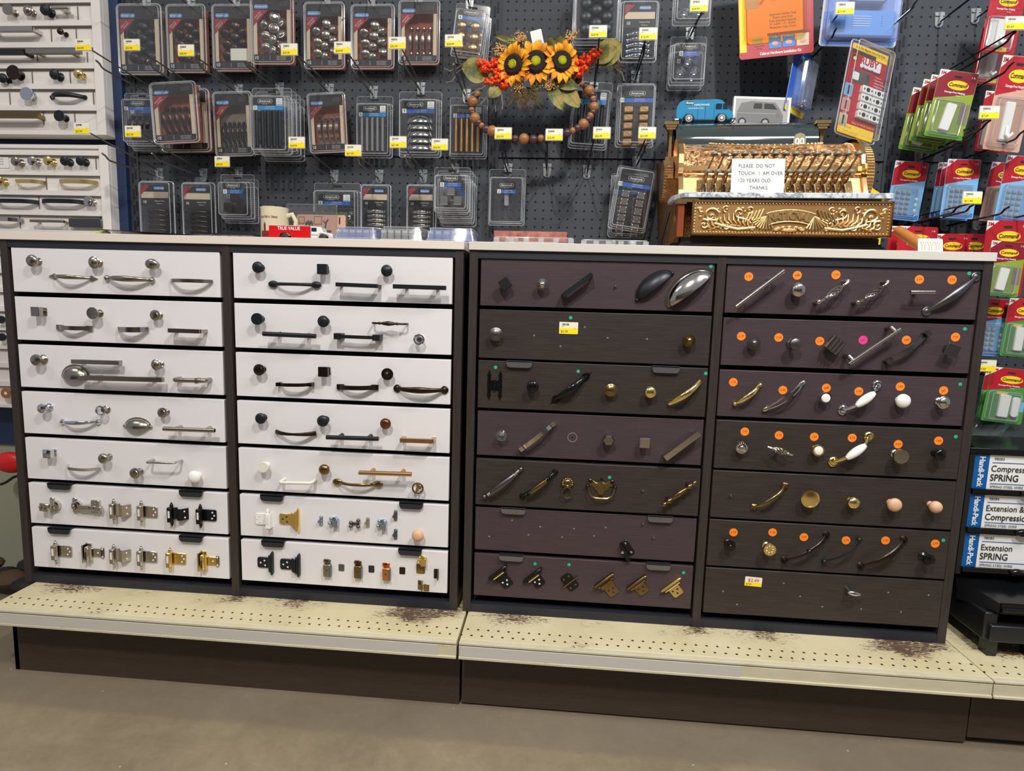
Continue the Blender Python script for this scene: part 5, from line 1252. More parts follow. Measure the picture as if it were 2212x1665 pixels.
for s in (-1, 1):
    mb.M = SC(s, 1, 1)
    spiral(mb, .185, .006, .020, 1.4, -2.0, -1, .0034, [(.08, -.022), (.12, -.026), (.15, -.020)])
    spiral(mb, .200, -.016, .012, 1.2, 1.2, 1, .0026, [(.16, .0), (.175, -.006)]); spiral(mb, .118, .012, .012, 1.2, -1.8, 1, .0026, [(.09, -.012), (.1, -.004)])
    spiral(mb, .095, .020, .009, 1.1, -1.2, -1, .0022); spiral(mb, .148, -.02, .009, 1.2, 1.6, 1, .0022); spiral(mb, .15, .022, .008, 1.1, -1.5, 1, .002); spiral(mb, .212, .018, .006, 1, .5, 1, .002)
    for k in range(11):      # acanthus blades fanning off the main stem
        t = k/10; x = .082+.1*t; y = -.022+.012*math.sin(t*3.1)-.004; L = .018+.010*math.sin(t*3.1)
        for q in (1, -1):
            a = (1.05-.5*t) if q > 0 else (-.5-.3*t)
            l = L if q > 0 else L*.4
            mb.tube([(x, y, .001), (x+l*.5*math.cos(a), y+l*.5*math.sin(a), .004), (x+l*math.cos(a+.35), y+l*math.sin(a+.35), .0015)], [.0012, .0026, .0008], RL, 6, up=(0, 0, 1))
    rr = random.Random(5)
    for k in range(16): x = .085+.13*rr.random(); y = (rr.random()-.5)*.052; mb.sphere((x, y, .0012), .0024+.0016*rr.random(), RL, 7, 4, (1.3, 1, .8))
mb.M = Matrix.Identity(4)
for k in range(7): a = math.pi*k/6; mb.sphere((.03*math.cos(a), -.026+.006*math.sin(a), .002), .0045, RL, 8, 5, (1.5, .8, .9))
mb.sphere((0, -.027, .003), .006, RL, 10, 6, (3.4, .7, .8))
ro('scroll_relief', mb, 'raised leaf scrolls', FD_, drw)
# marble shelf, overhanging with a cut left corner
mb = MB()
mb.prism([(-.248, .005), (-.262, .10), (.25, .10), (.246, -.012), (-.236, -.012)][::-1] if 0 else [(-.238, -.012), (.240, -.012), (.25, .10), (-.262, .10), (-.262, .045)], .122, .134, MARB, .002); ro('marble_shelf', mb, 'grey-veined marble slab')
# keyboard wall and curved hood as one profile swept in x
prof = [(.05, .134), (.056, .150), (.072, .185), (.083, .196), (.084, .200), (.078, .204), (.080, .216), (.088, .240), (.104, .262), (.128, .280), (.16, .290), (.2, .293), (.26, .293), (.33, .28), (.335, .122)]
def sweepx(mb, pr, x0, x1, m, mfn=None):
    n = len(pr); vs = [(x0, y, z) for y, z in pr]+[(x1, y, z) for y, z in pr]
    for i in range(n-1): mb.add([vs[i], vs[i+1], vs[n+i+1], vs[n+i]], [(0, 3, 2, 1)], mfn(i) if mfn else m)
    mb.add(vs[:n], [tuple(range(n))], m); mb.add(vs[n:], [tuple(reversed(range(n)))], m)
mb = MB(); sweepx(mb, prof, -.232, .196, RB, lambda i: RF if i < 2 else RP if i in (3, 4, 5) else RB); ro('hood', mb, 'embossed brass hood and key wall')
# smooth cartouche rim and beads on the hood
mb = MB()
def hp(y):   # hood height at depth y
    for (a, za), (b, zb) in zip(prof, prof[1:]):
        if a <= y <= b and b > a: return za+(zb-za)*(y-a)/(b-a)
    return .293
P = [( -.015+.142*math.cos(a), .150+.030*math.sin(a)) for a in [2*math.pi*i/56 for i in range(56)]]
mb.tube([(x, y, hp(y)+.001) for x, y in P], .0013, RL, 5, closed=True)
for i in range(0, 56): x, y = P[i]; mb.sphere((x, y, hp(y)+.0022), .0021, RL, 5, 4)
for x in (-.225, .188): 
    for i in range(16): y = .082+.006*i; mb.sphere((x, y, hp(y)+.001), .002, RL, 5, 4)
rr = random.Random(3)
for i in range(13):      # vine scrolls over the lower hood
    x = -.205+.032*i; y = .092+.004*(i % 2); z = hp(y)+.001; s = 1 if i % 2 else -1
    Pq = []; Rq = []
    for k in range(15): t = k/14; r = .012*(1-t)+.001; a = s*t*7+i; yy = y+r*math.sin(a)*.55; Pq.append((x+r*math.cos(a)*1.2, yy, hp(max(.0801, yy))+.001+r*.1)); Rq.append(.0017*(1-.4*t))
    mb.tube(Pq, Rq, RL, 5)
ro('hood_ornament', mb, 'bead outline and vine scrolls')
# slotted key wall: dark slots between beaded strips
mb = MB()
NK = 15; kx = lambda i: -.178+.0238*i
def wy(z): return .050+(.083-.050)*((z-.134)/(.196-.134))**1.15
for i in range(NK+1):
    x = kx(i)-.0119
    mb.tube([(x, wy(z)-.0012, z) for z in (.136, .155, .175, .19)], [(.0075, .002)]*4, RP, 4, up=(1, 0, 0), square=True)
    for k in range(6): z = .14+.0085*k; mb.sphere((x-.002+(k % 2)*.004, wy(z)-.0035, z), .0014, RL, 5, 4)
for i in range(NK):
    x = kx(i); mb.tube([(x, wy(z)-.0006, z) for z in (.136, .155, .175, .19)], [(.0032, .0015)]*4, M_DARK, 4, up=(1, 0, 0), square=True)
for x in (-.2, -.212, .192):
    for k in range(6): z = .14+.009*k; mb.sphere((x, wy(z)-.0005, z), .0016, RL, 5, 4)
ro('key_wall', mb, 'beaded strips and dark slots of the key wall')
first = [None, None]
for i in range(NK):     # two rows of keys
    for row in (0, 1):
        x = kx(i)+(.0 if row == 0 else .010)
        Wk = GX @ T(x, 0, 0)
        if first[row] is None:
            mb = MB()
            if row == 0:
                mb.tube([(0, .076, .190), (0, .05, .186), (0, .028, .187)], [(.0028, .006), (.0026, .004), (.002, .003)], KEYL, 6, up=(1, 0, 0))
                mb.tube([(0, .07, .176), (0, .045, .172), (0, .032, .183)], [(.002, .01), (.002, .006), (.002, .002)], KEYL, 6, up=(1, 0, 0)); c = (0, .024, .191)
            else:
                mb.tube([(-.008, .076, .196), (-.004, .046, .207), (.0, .03, .222), (.002, .025, .229)], [(.0022, .004)]*4, KEYL, 6, up=(1, 0, 0)); c = (.002, .022, .232)
            M0 = mb.M; mb.M = T(*c) @ RX(-.12); mb.lathe([(.0088, -.0035), (.0088, .001), (.0078, .0022), (0, .0024)], KEYM, 18, 1, 1.1); mb.M = M0
            first[row] = ro('key', mb, 'round key on a bronze lever', Wk)
        else: obj('key', None, reg, Wk, 'round key on a bronze lever', me=first[row].data)
# end plates with fluted rims
def endplate(x0, x1, grow, m):
    pr = [(y-(grow if y < .2 else 0), z+(grow if z > .2 else 0)*(1 if y > .09 else .4)) for y, z in prof]
    pr = [(max(.03, y), z) for y, z in pr]; mb = MB(); sweepx(mb, pr, x0, x1, m); return mb, pr
mb, pr = endplate(.196, .206, .010, RP); ro('end_plate', mb, 'polished right end plate')
mb = MB(); Pc = [(.078+.0*math.cos(a), 0) for a in (0,)]
C0 = (.150, .195); Rf = .085
for i in range(30):
    a = math.radians(60+150*i/29); y = C0[0]+Rf*math.cos(a); z = C0[1]+Rf*math.sin(a)
    if z > .136: mb.tube([(.206, y, z), (.224, y, z)], .0052, RP, 6)
o = [(C0[0]+(Rf-.002)*math.cos(math.radians(q)), C0[1]+(Rf-.002)*math.sin(math.radians(q))) for q in range(60, 216, 8)]+[(.09, .136), (.2, .136)]
sweepx(mb, o[::-1], .206, .223, RB); ro('fluted_end', mb, 'fluted brass drum at the right end')
mb, pr = endplate(-.244, -.232, .012, RP); ro('end_plate', mb, 'polished left end plate')
mb = MB(); mb.M = T(-.258, .2, .2) @ RY(math.pi/2)
mb.lathe([(.052, -.012), (.055, -.006), (.055, .012), (.03, .014)], RB, 30)
for i in range(44): a = 2*math.pi*i/44; mb.tube([(.055*math.cos(a), .055*math.sin(a), -.012), (.055*math.cos(a), .055*math.sin(a), .012)], .0028, RP, 5)
ro('fluted_end', mb, 'fluted brass disc at the left end')
mb = MB(); mb.add([(-.25, .05, .02), (-.25, .36, .02), (-.27, .37, .29), (-.27, .20, .25), (-.258, .09, .15), (-.25, .05, .12)], [(0, 5, 4, 3, 2, 1)], RBS)
mb.add([(-.235, .05, .02), (-.235, .36, .02), (-.235, .37, .29), (-.235, .2, .25), (-.235, .09, .15), (-.235, .05, .12)], [(0, 1, 2, 3, 4, 5)], RBS)
mb.add([(-.25, .05, .02), (-.25, .05, .12), (-.235, .05, .12), (-.235, .05, .02)], [(0, 3, 2, 1)], RBS); mb.add([(-.25, .05, .12), (-.258, .09, .15), (-.235, .09, .15), (-.235, .05, .12)], [(0, 3, 2, 1)], RBS)
mb.add([(-.258, .09, .15), (-.27, .2, .25), (-.235, .2, .25), (-.235, .09, .15)], [(0, 3, 2, 1)], RBS); mb.tube([(-.262, .18, .015), (-.262, .03, .09), (-.255, .012, .115)] if 0 else [(-.258, .30, .012), (-.262, .06, .10)], .004, RD, 6)
ro('side_case', mb, 'deeply embossed left side')
# indicator window: glass barrel between two columns
GB = mat('dark_indicator_glass', (46, 56, 54), 0.04, spec=0.9, coat=1.0)
mb = MB(); n = 16; R2 = .075; cy, cz = .255, .293
arc = [(cy-R2*math.cos(math.radians(q)), cz+R2*math.sin(math.radians(q))) for q in [78-80*i/n for i in range(n+1)]]
vs = [(-.24, y, z) for y, z in arc]+[(.128, y, z) for y, z in arc]
mb.add(vs, [(i, i+1, n+2+i, n+1+i)[::-1] for i in range(n)], GB); mb.box(-.24, .128, cy-.02, cy+.05, cz-.02, cz+R2-.002, GB); ro('indicator_window', mb, 'dark curved glass window')
mb = MB(); mb.M = T(.078, cy-R2-.003, cz+.008) @ FR; mb.prism([(-.016, -.02), (.016, -.02), (.016, .008), (.011, .018), (0, .022), (-.011, .018), (-.016, .008)], 0, .0015, mat('indicator_card', (150, 140, 110), .5)); mb.text('00', .024, K_WHT, 0, -.001, .0018, bold=.03); ro('indicator_tab', mb, 'pale number tab in the window')
for s, x in ((-1, -.252), (1, .142)):
    mb = MB(); mb.M = T(x, .21, .262)
    k = 1
    for (r, z0, z1) in ((.019, .090, .098), (.015, .084, .090), (.012, .078, .084)): mb.rbox(r*2, r*1.6, z0, z1, RP, .001)
    mb.lathe([(.009, 0), (.010, .004), (.0085, .01), (.0075, .05), (.0085, .07), (.011, .079)], RP, 6); mb.rbox(.024, .022, -.01, .006, RP, .002)
    ro('column', mb, 'polished brass column')
# handwritten card leaning on the keys
cw = GX @ T(-.063, .008, .1345) @ RX(-.10) @ FR
mb = MB(); w, h = .124, .084; mb.M = T(0, h/2, 0); mb.rbox(w, h, 0, .0006, K_WHT, .001)
for i, t in enumerate(('PLEASE  DO NOT', 'TOUCH.  I  AM OVER', '120 YEARS OLD.', 'THANKS')): mb.text(t, .0125, INK, (-.046 if i < 3 else -.018), .024-.0175*i, .001, 'LEFT', sx=.82, sp=1.08, shear=-.04)
note = obj('paper_note', mb, None, cw); tag(note, 'white card handwritten PLEASE DO NOT TOUCH leaning on the register keys', 'note')
# ---------------------------------------------------------------- toy van and photo on the register
VB = mat('sky_blue_paint', (44, 140, 184), 0.15, coat=1); VT = mat('dark_tyre', (40, 40, 42), .5); VG = mat('toy_window', (30, 50, 64), .08)
p = at(1519, 262, .315); VW = T(p.x, .315, GX.translation.z+.366) @ RZ(-.05)
van = thing('toy_van', 'small blue toy delivery van lettered HARDWARE on top of the register', 'toy van', VW)
def vprof(): return [(-.075, .014), (-.079, .022), (-.079, .034), (-.076, .048), (-.070, .058), (-.060, .064), (.030, .066), (.044, .063), (.053, .054), (.063, .040), (.073, .031), (.077, .022), (.076, .014), (.060, .012), (.056, .020), (.050, .025), (.038, .025), (.032, .020), (.028, .011), (-.028, .011), (-.032, .020), (-.038, .025), (-.050, .025), (-.056, .020), (-.060, .012)]
mb = MB(); pr = vprof(); mb.M = FR @ T(0, 0, -.028)
cx_, = (0,); 
mb.prism(pr[::-1], 0, .05, VB, .0025)
mb.M = FR
for x in (-.044, .044): mb.lathe([(0, 0)], VB) if 0 else None
obj('body', mb, van, VW)
mb = MB(); mb.M = FR @ T(0, 0, .0222)
mb.rbox(.016, .014, 0, .0012, VG, .002, 0, .036, .046); mb.prism([(.047, .039), (.061, .039), (.053, .053), (.047, .053)], 0, .0012, VG); obj('side_window', mb, van, VW)
mb = MB(); mb.M = FR @ T(0, 0, .0222); mb.rbox(.022, .008, 0, .0006, M_NAVY, .002, 0, -.043, .0555); mb.text('Beatty', .008, K_WHT, -.043, .0555, .001, bold=.02, shear=.3); mb.text('HARDWARE', .0075, K_WHT, -.010, .050, .001, bold=.01); mb.text('GALE BOROUGH', .0055, K_WHT, -.026, .041, .001)
mb.box(.0, .0008, .012, .060, 0, .0008, M_NAVY); mb.box(-.020, -.0194, .014, .05, 0, .0006, M_NAVY); mb.box(.024, .0246, .016, .05, 0, .0006, M_NAVY); obj('lettering', mb, van, VW, 'white van lettering and door lines')
for x in (-.044, .044):
    for s in (0, 1):
        mb = MB(); mb.lathe([(.0125, 0), (.0125, .008), (.009, .0095)], VT, 18); mb.lathe([(.009, .0085), (.0085, .0098), (.005, .009), (.003, .0105), (0, .011)], K_WHT, 16); obj('wheel', mb, van, VW @ T(x, (-.024 if not s else .024), .0125) @ FR @ (Matrix.Identity(4) if not s else RY(math.pi)) @ T(0, 0, -.002))
mb = MB(); mb.M = FR; 
for s in (-1, 1): mb.tube([(s*.07, .012, .026), (s*.082, .014, .02), (s*.084, .014, 0), (s*.082, .014, -.02)], .0026, CHROME, 6)
obj('bumper', mb, van, VW)
p = at(1645, 232, .335); PW = T(p.x, .335, GX.translation.z+.367) @ RZ(.02) @ RY(.02)
def photo_mat():
    return mat('photo_grey', (160, 158, 156), .35)
mb = MB(); mb.M = FR @ T(0, .043, 0); w, h = .158, .084
mb.box(-w/2, w/2, -h/2, h/2, -.012, 0, K_WHT)
G1, G2, G3, G4 = mat('photo_light', (176, 172, 168), .3), mat('photo_mid', (128, 126, 124), .3), mat('photo_dark', (56, 56, 56), .3), photo_mat()
mb.box(-w/2+.006, w/2-.006, -h/2+.006, h/2-.006, 0, .0004, G1); mb.box(-w/2+.006, w/2-.006, -h/2+.006, -h/2+.018, .0004, .0006, G4)
mb.prism([(-.068, -.026), (.05, -.028), (.060, -.022), (.06, -.006), (.048, .012), (.036, .027), (-.03, .03), (-.058, .024), (-.068, .0)], .0006, .001, G2)
mb.prism([(-.024, .010), (.000, .010), (.000, .024), (-.022, .024)], .001, .0014, G3); mb.prism([(.006, .010), (.042, .009), (.030, .023), (.006, .024)], .001, .0014, G3)
mb.box(-.068, .058, -.004, -.002, .001, .0013, G4)
for x in (-.052, .012): M0 = mb.M; mb.M = M0 @ T(x, -.027, .001); mb.lathe([(.012, .0004), (.0, .0004)], G3, 18, close=False); mb.lathe([(.0075, .0008), (0, .0008)], G1, 14, close=False); mb.M = M0
M0 = mb.M; mb.M = M0 @ T(.046, -.006, .0012); mb.lathe([(.006, .0002), (0, .0002)], G1, 12); mb.M = M0
ph = obj('photo_block', mb, None, PW); tag(ph, 'black and white photo of an old van beside the blue toy van', 'photo')
# ---------------------------------------------------------------- sunflower and bead wreath
WC = Vector((1.300, .30, 1.565)); WW = T(*WC) @ FR
wre = thing('wreath', 'oval wooden-bead wreath with three sunflowers and orange berries', 'wreath', T(*WC))
BD1 = mat('tan_bead', (162, 108, 64), .4); BD2 = mat('plum_brown_bead', (74, 50, 54), .35); PET = mat('sunflower_yellow', (252, 172, 10), .6); PET2 = mat('sunflower_gold', (226, 140, 14), .6)
SDK = mat('sunflower_dark_ring', (38, 20, 18), .9); SCT = mat('sunflower_green_centre', (176, 178, 20), .9); BER = mat('orange_berry', (244, 84, 20), .3); BER2 = mat('red_orange_berry', (216, 46, 12), .3)
LEF = mat('dried_green_leaf', (112, 112, 48), .6); N = NT(LEF); N.l(N.ramp(N.noise(N.obj((1, 1, 1)), 28, 3, .6), [(.35, (70, 84, 40)), (.6, (150, 136, 66)), (.75, (172, 128, 62))]), N.b.inputs['Base Color'])
TWG = mat('dry_twig', (118, 98, 66), .7); TWG2 = mat('pale_twig', (150, 136, 118), .7); BUD = mat('tan_bud', (206, 160, 96), .6); BUDG = mat('green_bud', (150, 150, 60), .6)
def wpt(u, v, y=.30): p = at(u, v, y); return (p.x-WC.x, p.z-WC.z, -(p.y-WC.y))
def zw(a, b, y=.30): return wpt(960+a/5.53, 30+b/5.53, y)
beads = [(395, 955, 35, 1), (370, 985, 38, 2), (337, 1045, 58, 1), (322, 1100, 42, 2), (325, 1140, 33, 1), (335, 1185, 40, 2), (365, 1245, 58, 1), (405, 1300, 44, 2), (442, 1332, 33, 1), (495, 1375, 45, 2), (572, 1400, 60, 1),
         (640, 1440, 46, 2), (700, 1460, 34, 1), (765, 1480, 46, 2), (845, 1490, 42, 2), (950, 1493, 58, 1), (1062, 1497, 48, 2), (1152, 1485, 38, 1), (1232, 1478, 48, 2), (1335, 1445, 58, 1), (1465, 1420, 45, 2), (1533, 1395, 35, 1), (1592, 1365, 44, 2), (1660, 1318, 58, 1), (1715, 1258, 44, 2), (1745, 1215, 38, 1),
         (1772, 1175, 42, 2), (1787, 1110, 53, 1), (1785, 1045, 40, 2), (1775, 1010, 34, 1), (1762, 965, 42, 2), (1730, 915, 57, 1), (1690, 870, 42, 2), (1645, 835, 35, 1), (1600, 790, 40, 2), (1560, 750, 40, 1)]
for (a, b, r, k) in beads:
    mb = MB(); rr = r/5.53/724*1.06; mb.sphere((0, 0, 0), rr, BD1 if k == 1 else BD2, 16, 10, (1, 1, .95 if k == 1 else .8)); x, y, z = zw(a, b)
    obj('wooden_bead', mb, wre, WW @ T(x, y, z), 'tan wooden bead' if k == 1 else 'dark plum-brown bead')
def sunflower(a, b, r, tx, ty, seed, lbl):
    rd = random.Random(seed); x, y, z = zw(a, b, .262); W0 = WW @ T(x, y, z) @ RY(tx) @ RX(ty)
    fl = obj('sunflower', (lambda mb: (mb.lathe([(r*.1, -.012), (r*.55, -.006), (r*.5, 0)], LEF, 16), mb)[1])(MB()), wre, W0, lbl)
    mb = MB()
    for lay in range(2):
        n = 18
        for i in range(n):
            th = 2*math.pi*(i+.5*lay)/n+rd.uniform(-.1, .1); L = r*(1.0-.1*lay)*rd.uniform(.88, 1.12); w = r*.15
            c, s = math.cos(th), math.sin(th); lift = .004+.006*rd.random()-.003*lay; vs = []; m = PET if rd.random() < .65 else PET2
            for (t, ww, zz) in ((.42, .5, 0), (.62, 1, lift), (.82, .95, lift*1.6), (1, .1, lift*.6)):
                for q in (-1, 0, 1): rr = L*t; vs.append((c*rr-s*q*w*ww, s*rr+c*q*w*ww, zz-.003*lay+(.003 if q == 0 else 0)*-1))
            fs = []
            for k in range(3):
                for q in range(2): a0 = 3*k+q; fs.append((a0, a0+3, a0+4, a0+1))
            mb.add(vs, fs, m); mb.add([(p[0], p[1], p[2]-.0006) for p in vs], [f[::-1] for f in fs], m)
    obj('petals', None, fl, W0, me=mb.mesh('petals', 75))
    mb = MB(); mb.lathe([(r*.5, -.002), (r*.53, .006), (r*.42, .012), (r*.24, .011), (0, .010)], SDK, 24)
    for i in range(120): th = i*2.39996; rr = r*.5*math.sqrt(.2+.8*i/120); mb.sphere((rr*math.cos(th), rr*math.sin(th), .011-.004*(rr/(r*.5))**3), .0014, SDK, 5, 3)
    obj('seed_ring', mb, fl, W0); mb = MB(); mb.lathe([(r*.24, .010), (r*.2, .0145), (r*.1, .016), (0, .0165)], SCT, 18)
    for i in range(40): th = i*2.39996; rr = r*.21*math.sqrt(i/40); mb.sphere((rr*math.cos(th), rr*math.sin(th), .0155), .0013, SCT, 5, 3)
    obj('flower_centre', mb, fl, W0)
sunflower(830, 610, .052, -.35, .1, 1, 'left sunflower'); sunflower(1095, 580, .058, -.05, 0, 2, 'middle sunflower, the largest'); sunflower(1400, 570, .052, .2, .05, 3, 'right sunflower')
def berries(cl, name_lbl, seed):
    rd = random.Random(seed); mb = MB()
    for (a, b, n, sa, sb) in cl:
        for i in range(n):
            th = rd.random()*6.28; q = math.sqrt(rd.random()); x, y, z = zw(a+sa*q*math.cos(th), b+sb*q*math.sin(th), .285-.03*(1-q*q)*rd.uniform(.3, 1)); mb.sphere((x, y, z), rd.uniform(.0040, .0054), BER if rd.random() < .6 else BER2, 9, 6)
    o = obj('berry_cluster', mb, wre, WW, name_lbl); o['kind'] = 'stuff'
berries([(440, 590, 26, 60, 45), (540, 630, 34, 80, 60), (600, 580, 24, 50, 45), (640, 700, 34, 70, 60), (720, 740, 26, 60, 60), (560, 800, 30, 80, 45), (720, 850, 26, 50, 50), (480, 660, 20, 60, 40), (640, 760, 24, 80, 60)], 'orange-red berries left of the sunflowers', 3)
berries([(1600, 570, 34, 80, 70), (1700, 540, 40, 80, 70), (1780, 480, 26, 60, 60), (1850, 450, 18, 45, 45), (1640, 650, 34, 70, 60), (1610, 710, 20, 50, 50)], 'orange-red berries right of the sunflowers', 4)
def leaf(pa, pb, w, ya=.29, yb=.27, bend=.006):
    A = Vector(zw(*pa, ya)); B = Vector(zw(*pb, yb)); d = B-A; L = d.length; s = d.cross(Vector((0, 0, 1))).normalized(); vs = []; n = 10
    for i in range(n+1):
        t = i/n; c = A+d*t+Vector((0, 0, bend*math.sin(math.pi*t))); ww = w*math.sin(math.pi*min(1, t*.95+.03))**.75
        for q in (-1, 0, 1): vs.append(tuple(c+s*q*ww+Vector((0, 0, .004*abs(q)))))
    fs = []
    for i in range(n):
        for q in range(2): a = 3*i+q; fs.append((a, a+3, a+4, a+1))
    mb = MB(); mb.add(vs, fs, LEF); mb.add([(x, y, z-.0008) for x, y, z in vs], [f[::-1] for f in fs], LEF); mb.tube([vs[3*i+1] for i in range(n+1)], .0007, TWG, 4); obj('leaf', mb, wre, WW)
for a, b, w in (((500, 700), (210, 640), .030), ((520, 760), (240, 690), .026), ((680, 870), (540, 1000), .018), ((1250, 850), (1410, 1150), .018), ((1380, 860), (1610, 1120), .022), ((1300, 800), (1590, 890), .018), ((1800, 600), (2110, 350), .034), ((1760, 560), (2060, 420), .026), ((920, 390), (590, 265), .008), ((1230, 420), (1330, 310), .016), ((1330, 430), (1430, 280), .014), ((600, 800), (560, 700), .012), ((1250, 740), (1340, 745), .012)): leaf(a, b, w)
def sprig(root, tip, n, m, bud=None, spread=60, seed=0, r=.0008, y=.29):
    rd = random.Random(seed); mb = MB(); A = root; B = tip
    for k in range(n):
        t = rd.uniform(0.0, .7); s = (A[0]+(B[0]-A[0])*t, A[1]+(B[1]-A[1])*t); e = (B[0]+rd.uniform(-spread, spread), B[1]+rd.uniform(-spread, spread)); P = []
        for i in range(6): q = i/5; P.append(zw(s[0]+(e[0]-s[0])*q+rd.uniform(-8, 8), s[1]+(e[1]-s[1])*q+rd.uniform(-8, 8), y-.02*math.sin(q*2)))
        mb.tube(P, [r, r, r*.9, r*.8, r*.7, r*.5], m, 4)
        for i in range(2, 6):
            for c in range(3 if bud else 1):
                p = P[i]; e2 = (p[0]+rd.uniform(-.008, .008), p[1]+rd.uniform(-.008, .008), p[2]+rd.uniform(-.003, .006)); mb.tube([p, e2], [r*.7, r*.4], m, 4)
                if bud: mb.sphere(e2, rd.uniform(.0013, .0022), bud, 6, 4, (1, 1.3, 1))
    mb.M = Matrix.Identity(4); o = obj('dried_sprig', mb, wre, WW); o['kind'] = 'stuff'
sprig((980, 860), (1060, 1010), 46, TWG, None, 120, 1, .0009); sprig((920, 880), (850, 1000), 34, TWG, None, 110, 2, .0009); sprig((950, 880), (930, 1040), 24, TWG, None, 90, 12, .0009); sprig((930, 380), (900, 280), 18, TWG, BUD, 60, 3); sprig((760, 430), (650, 430), 16, TWG, BUD, 60, 4); sprig((850, 420), (800, 340), 12, TWG, BUDG, 50, 5)
sprig((1060, 760), (1110, 830), 14, TWG, BUDG, 60, 6); sprig((1180, 760), (1290, 870), 16, TWG, BUD, 60, 7); sprig((1450, 360), (1520, 270), 12, TWG, BUD, 55, 8); sprig((900, 780), (890, 850), 14, TWG, BUD, 60, 9)
sprig((1900, 580), (2080, 640), 14, TWG, None, 110, 10, .0008)
for i, pts in enumerate(([(480, 560), (330, 520), (170, 640), (60, 680), (0, 640)], [(230, 640), (150, 700), (100, 800), (20, 820)], [(480, 860), (350, 880), (240, 900), (210, 960)], [(500, 860), (380, 920), (280, 980), (230, 1000)], [(520, 900), (500, 1000), (430, 1080)], [(690, 900), (660, 1000), (600, 1080), (610, 1170)], [(680, 920), (690, 1040), (690, 1140)], [(640, 500), (520, 450), (560, 330)], [(620, 540), (470, 500), (440, 420)], [(1560, 760), (1640, 720), (1650, 800), (1600, 860)], [(1850, 630), (2000, 600), (2120, 700), (2150, 800)], [(1700, 650), (1900, 620), (2020, 560)])):
    mb = MB(); P = [zw(a, b, .275+.008*(i % 3)) for a, b in pts]; Q = []
    for a, b in zip(P, P[1:]):
        for k in range(4): t = k/4; Q.append(tuple(a[j]+(b[j]-a[j])*t+(random.uniform(-.002, .002) if k else 0) for j in range(3)))
    Q.append(P[-1]); mb.tube(Q, .0011, TWG2, 5); obj('bare_twig', mb, wre, WW)
mb = MB(); c = zw(1110, 300, .31); mb.M = T(*c) @ RZ(.25); mb.rbox(.032, .048, 0, .0006, K_WHT, .001); M0 = mb.M; bars(mb, -.008, -.02, .018, .016, INK, 12, 4); obj('hang_tag', mb, wre, WW, 'white bar-code tag')
# ---------------------------------------------------------------- white sample boards at the left
WB = mat('white_display_board', (232, 227, 222), 0.45)
def zb(k, a, b, y): return at(*zp(k, a, b), y)
def board(zt, zb_, lines, label):
    r = thing('display_board', label, 'display board', T(-.0525, .40, zb_))
    x0, x1 = -.95, -.0525
    mb = MB(); mb.box(x0, x1, .395, .437, zb_, zt, WB); mb.box(-.082, x1, .383, .395, zb_, zt, WB); mb.box(x0, -.082, .385, .395, zt-.012, zt, WB); mb.box(x0, -.082, .385, .395, zb_, zb_+.012, WB)
    o = obj('board_panel', mb, r, Matrix.Identity(4), bevel=.001)
    for z in lines:
        mb = MB(); mb.box(x0, -.083, .386, .3945, z+.002, z+.018, WB); mb.box(x0, -.084, .3875, .3945, z-.0005, z+.002, mat('ledge_shadow_grey', (110, 104, 98), .6)); obj('ledge_strip', mb, r, Matrix.Identity(4))  # grey strip paints the shadow line under each ledge
    return r
UL = [1.8986, 1.832, 1.768, 1.706, 1.6446, 1.580]; LL = [1.4434, 1.3814, 1.3189]+[1.2558-.063*k for k in range(10)]
bu_ = board(2.05, 1.5078, UL, 'upper white sample board of knobs and pulls at the left edge'); bl_ = board(1.478, .617, LL, 'lower white sample board of knobs and pulls at the left edge')
def bk(par, k, a, fn, nm, lbl, b=None, h=.02):
    pa = zb(k, *a, .395-h)
    if b: pb = zb(k, *b, .395-h); c = (pa+pb)/2; L = abs(pb.x-pa.x)
    else: c = pa; L = 0
    mb = MB(); fn(mb, L) if b else fn(mb); obj(nm, mb, par, T(c.x, .3945, c.z) @ FR, lbl)
for par, k, u, v, m, R, pf, lb in ((bu_, 9, 95, 112, NICK, .016, 'cone', 'nickel cone knob'), (bu_, 9, 315, 112, NICK, .015, 'dome', 'nickel domed knob'), (bu_, 9, 530, 108, BLACK, .016, 'ball', 'black ball knob'), (bu_, 9, 710, 370, ORB, .009, 'ball', 'small dark finger knob'),
      (bu_, 9, 15, 930, BLACK, .014, 'mush', 'dark round knob'), (bu_, 9, 160, 870, ORB, .021, 'cone', 'large dark flared knob'), (bu_, 9, 640, 885, BLACK, .015, 'ball', 'black round knob'), (bu_, 9, 925, 878, BRASS, .0145, 'mush', 'brass round knob'), (bu_, 9, 315, 1125, CHROME, .019, 'flat', 'large chrome-rimmed knob'), (bu_, 9, 710, 1388, BLACK, .016, 'cone', 'dark green-black flared knob'),
      (bl_, 10, 235, 440, NICK, .014, 'ball', 'nickel ball knob'), (bl_, 10, 505, 432, NICKB, .014, 'ball', 'bright nickel ball knob'), (bl_, 10, 765, 432, BRASS, .014, 'ball', 'brass ball knob'), (bl_, 10, 1040, 430, BLACK, .014, 'ball', 'dark ball knob'), (bl_, 10, 1300, 430, BLACK, .014, 'ball', 'black ball knob'), (bl_, 10, -30, 760, BRASS, .014, 'ball', 'brass knob at the edge'), (bl_, 10, 1430, 1095, NICKB, .0155, 'ring', 'nickel ringed knob')):
    bk(par, k, (u, v), lambda mb, m=m, R=R, pf=pf: knob(mb, m, R, .03, pf), 'round_knob', lb, h=.028)
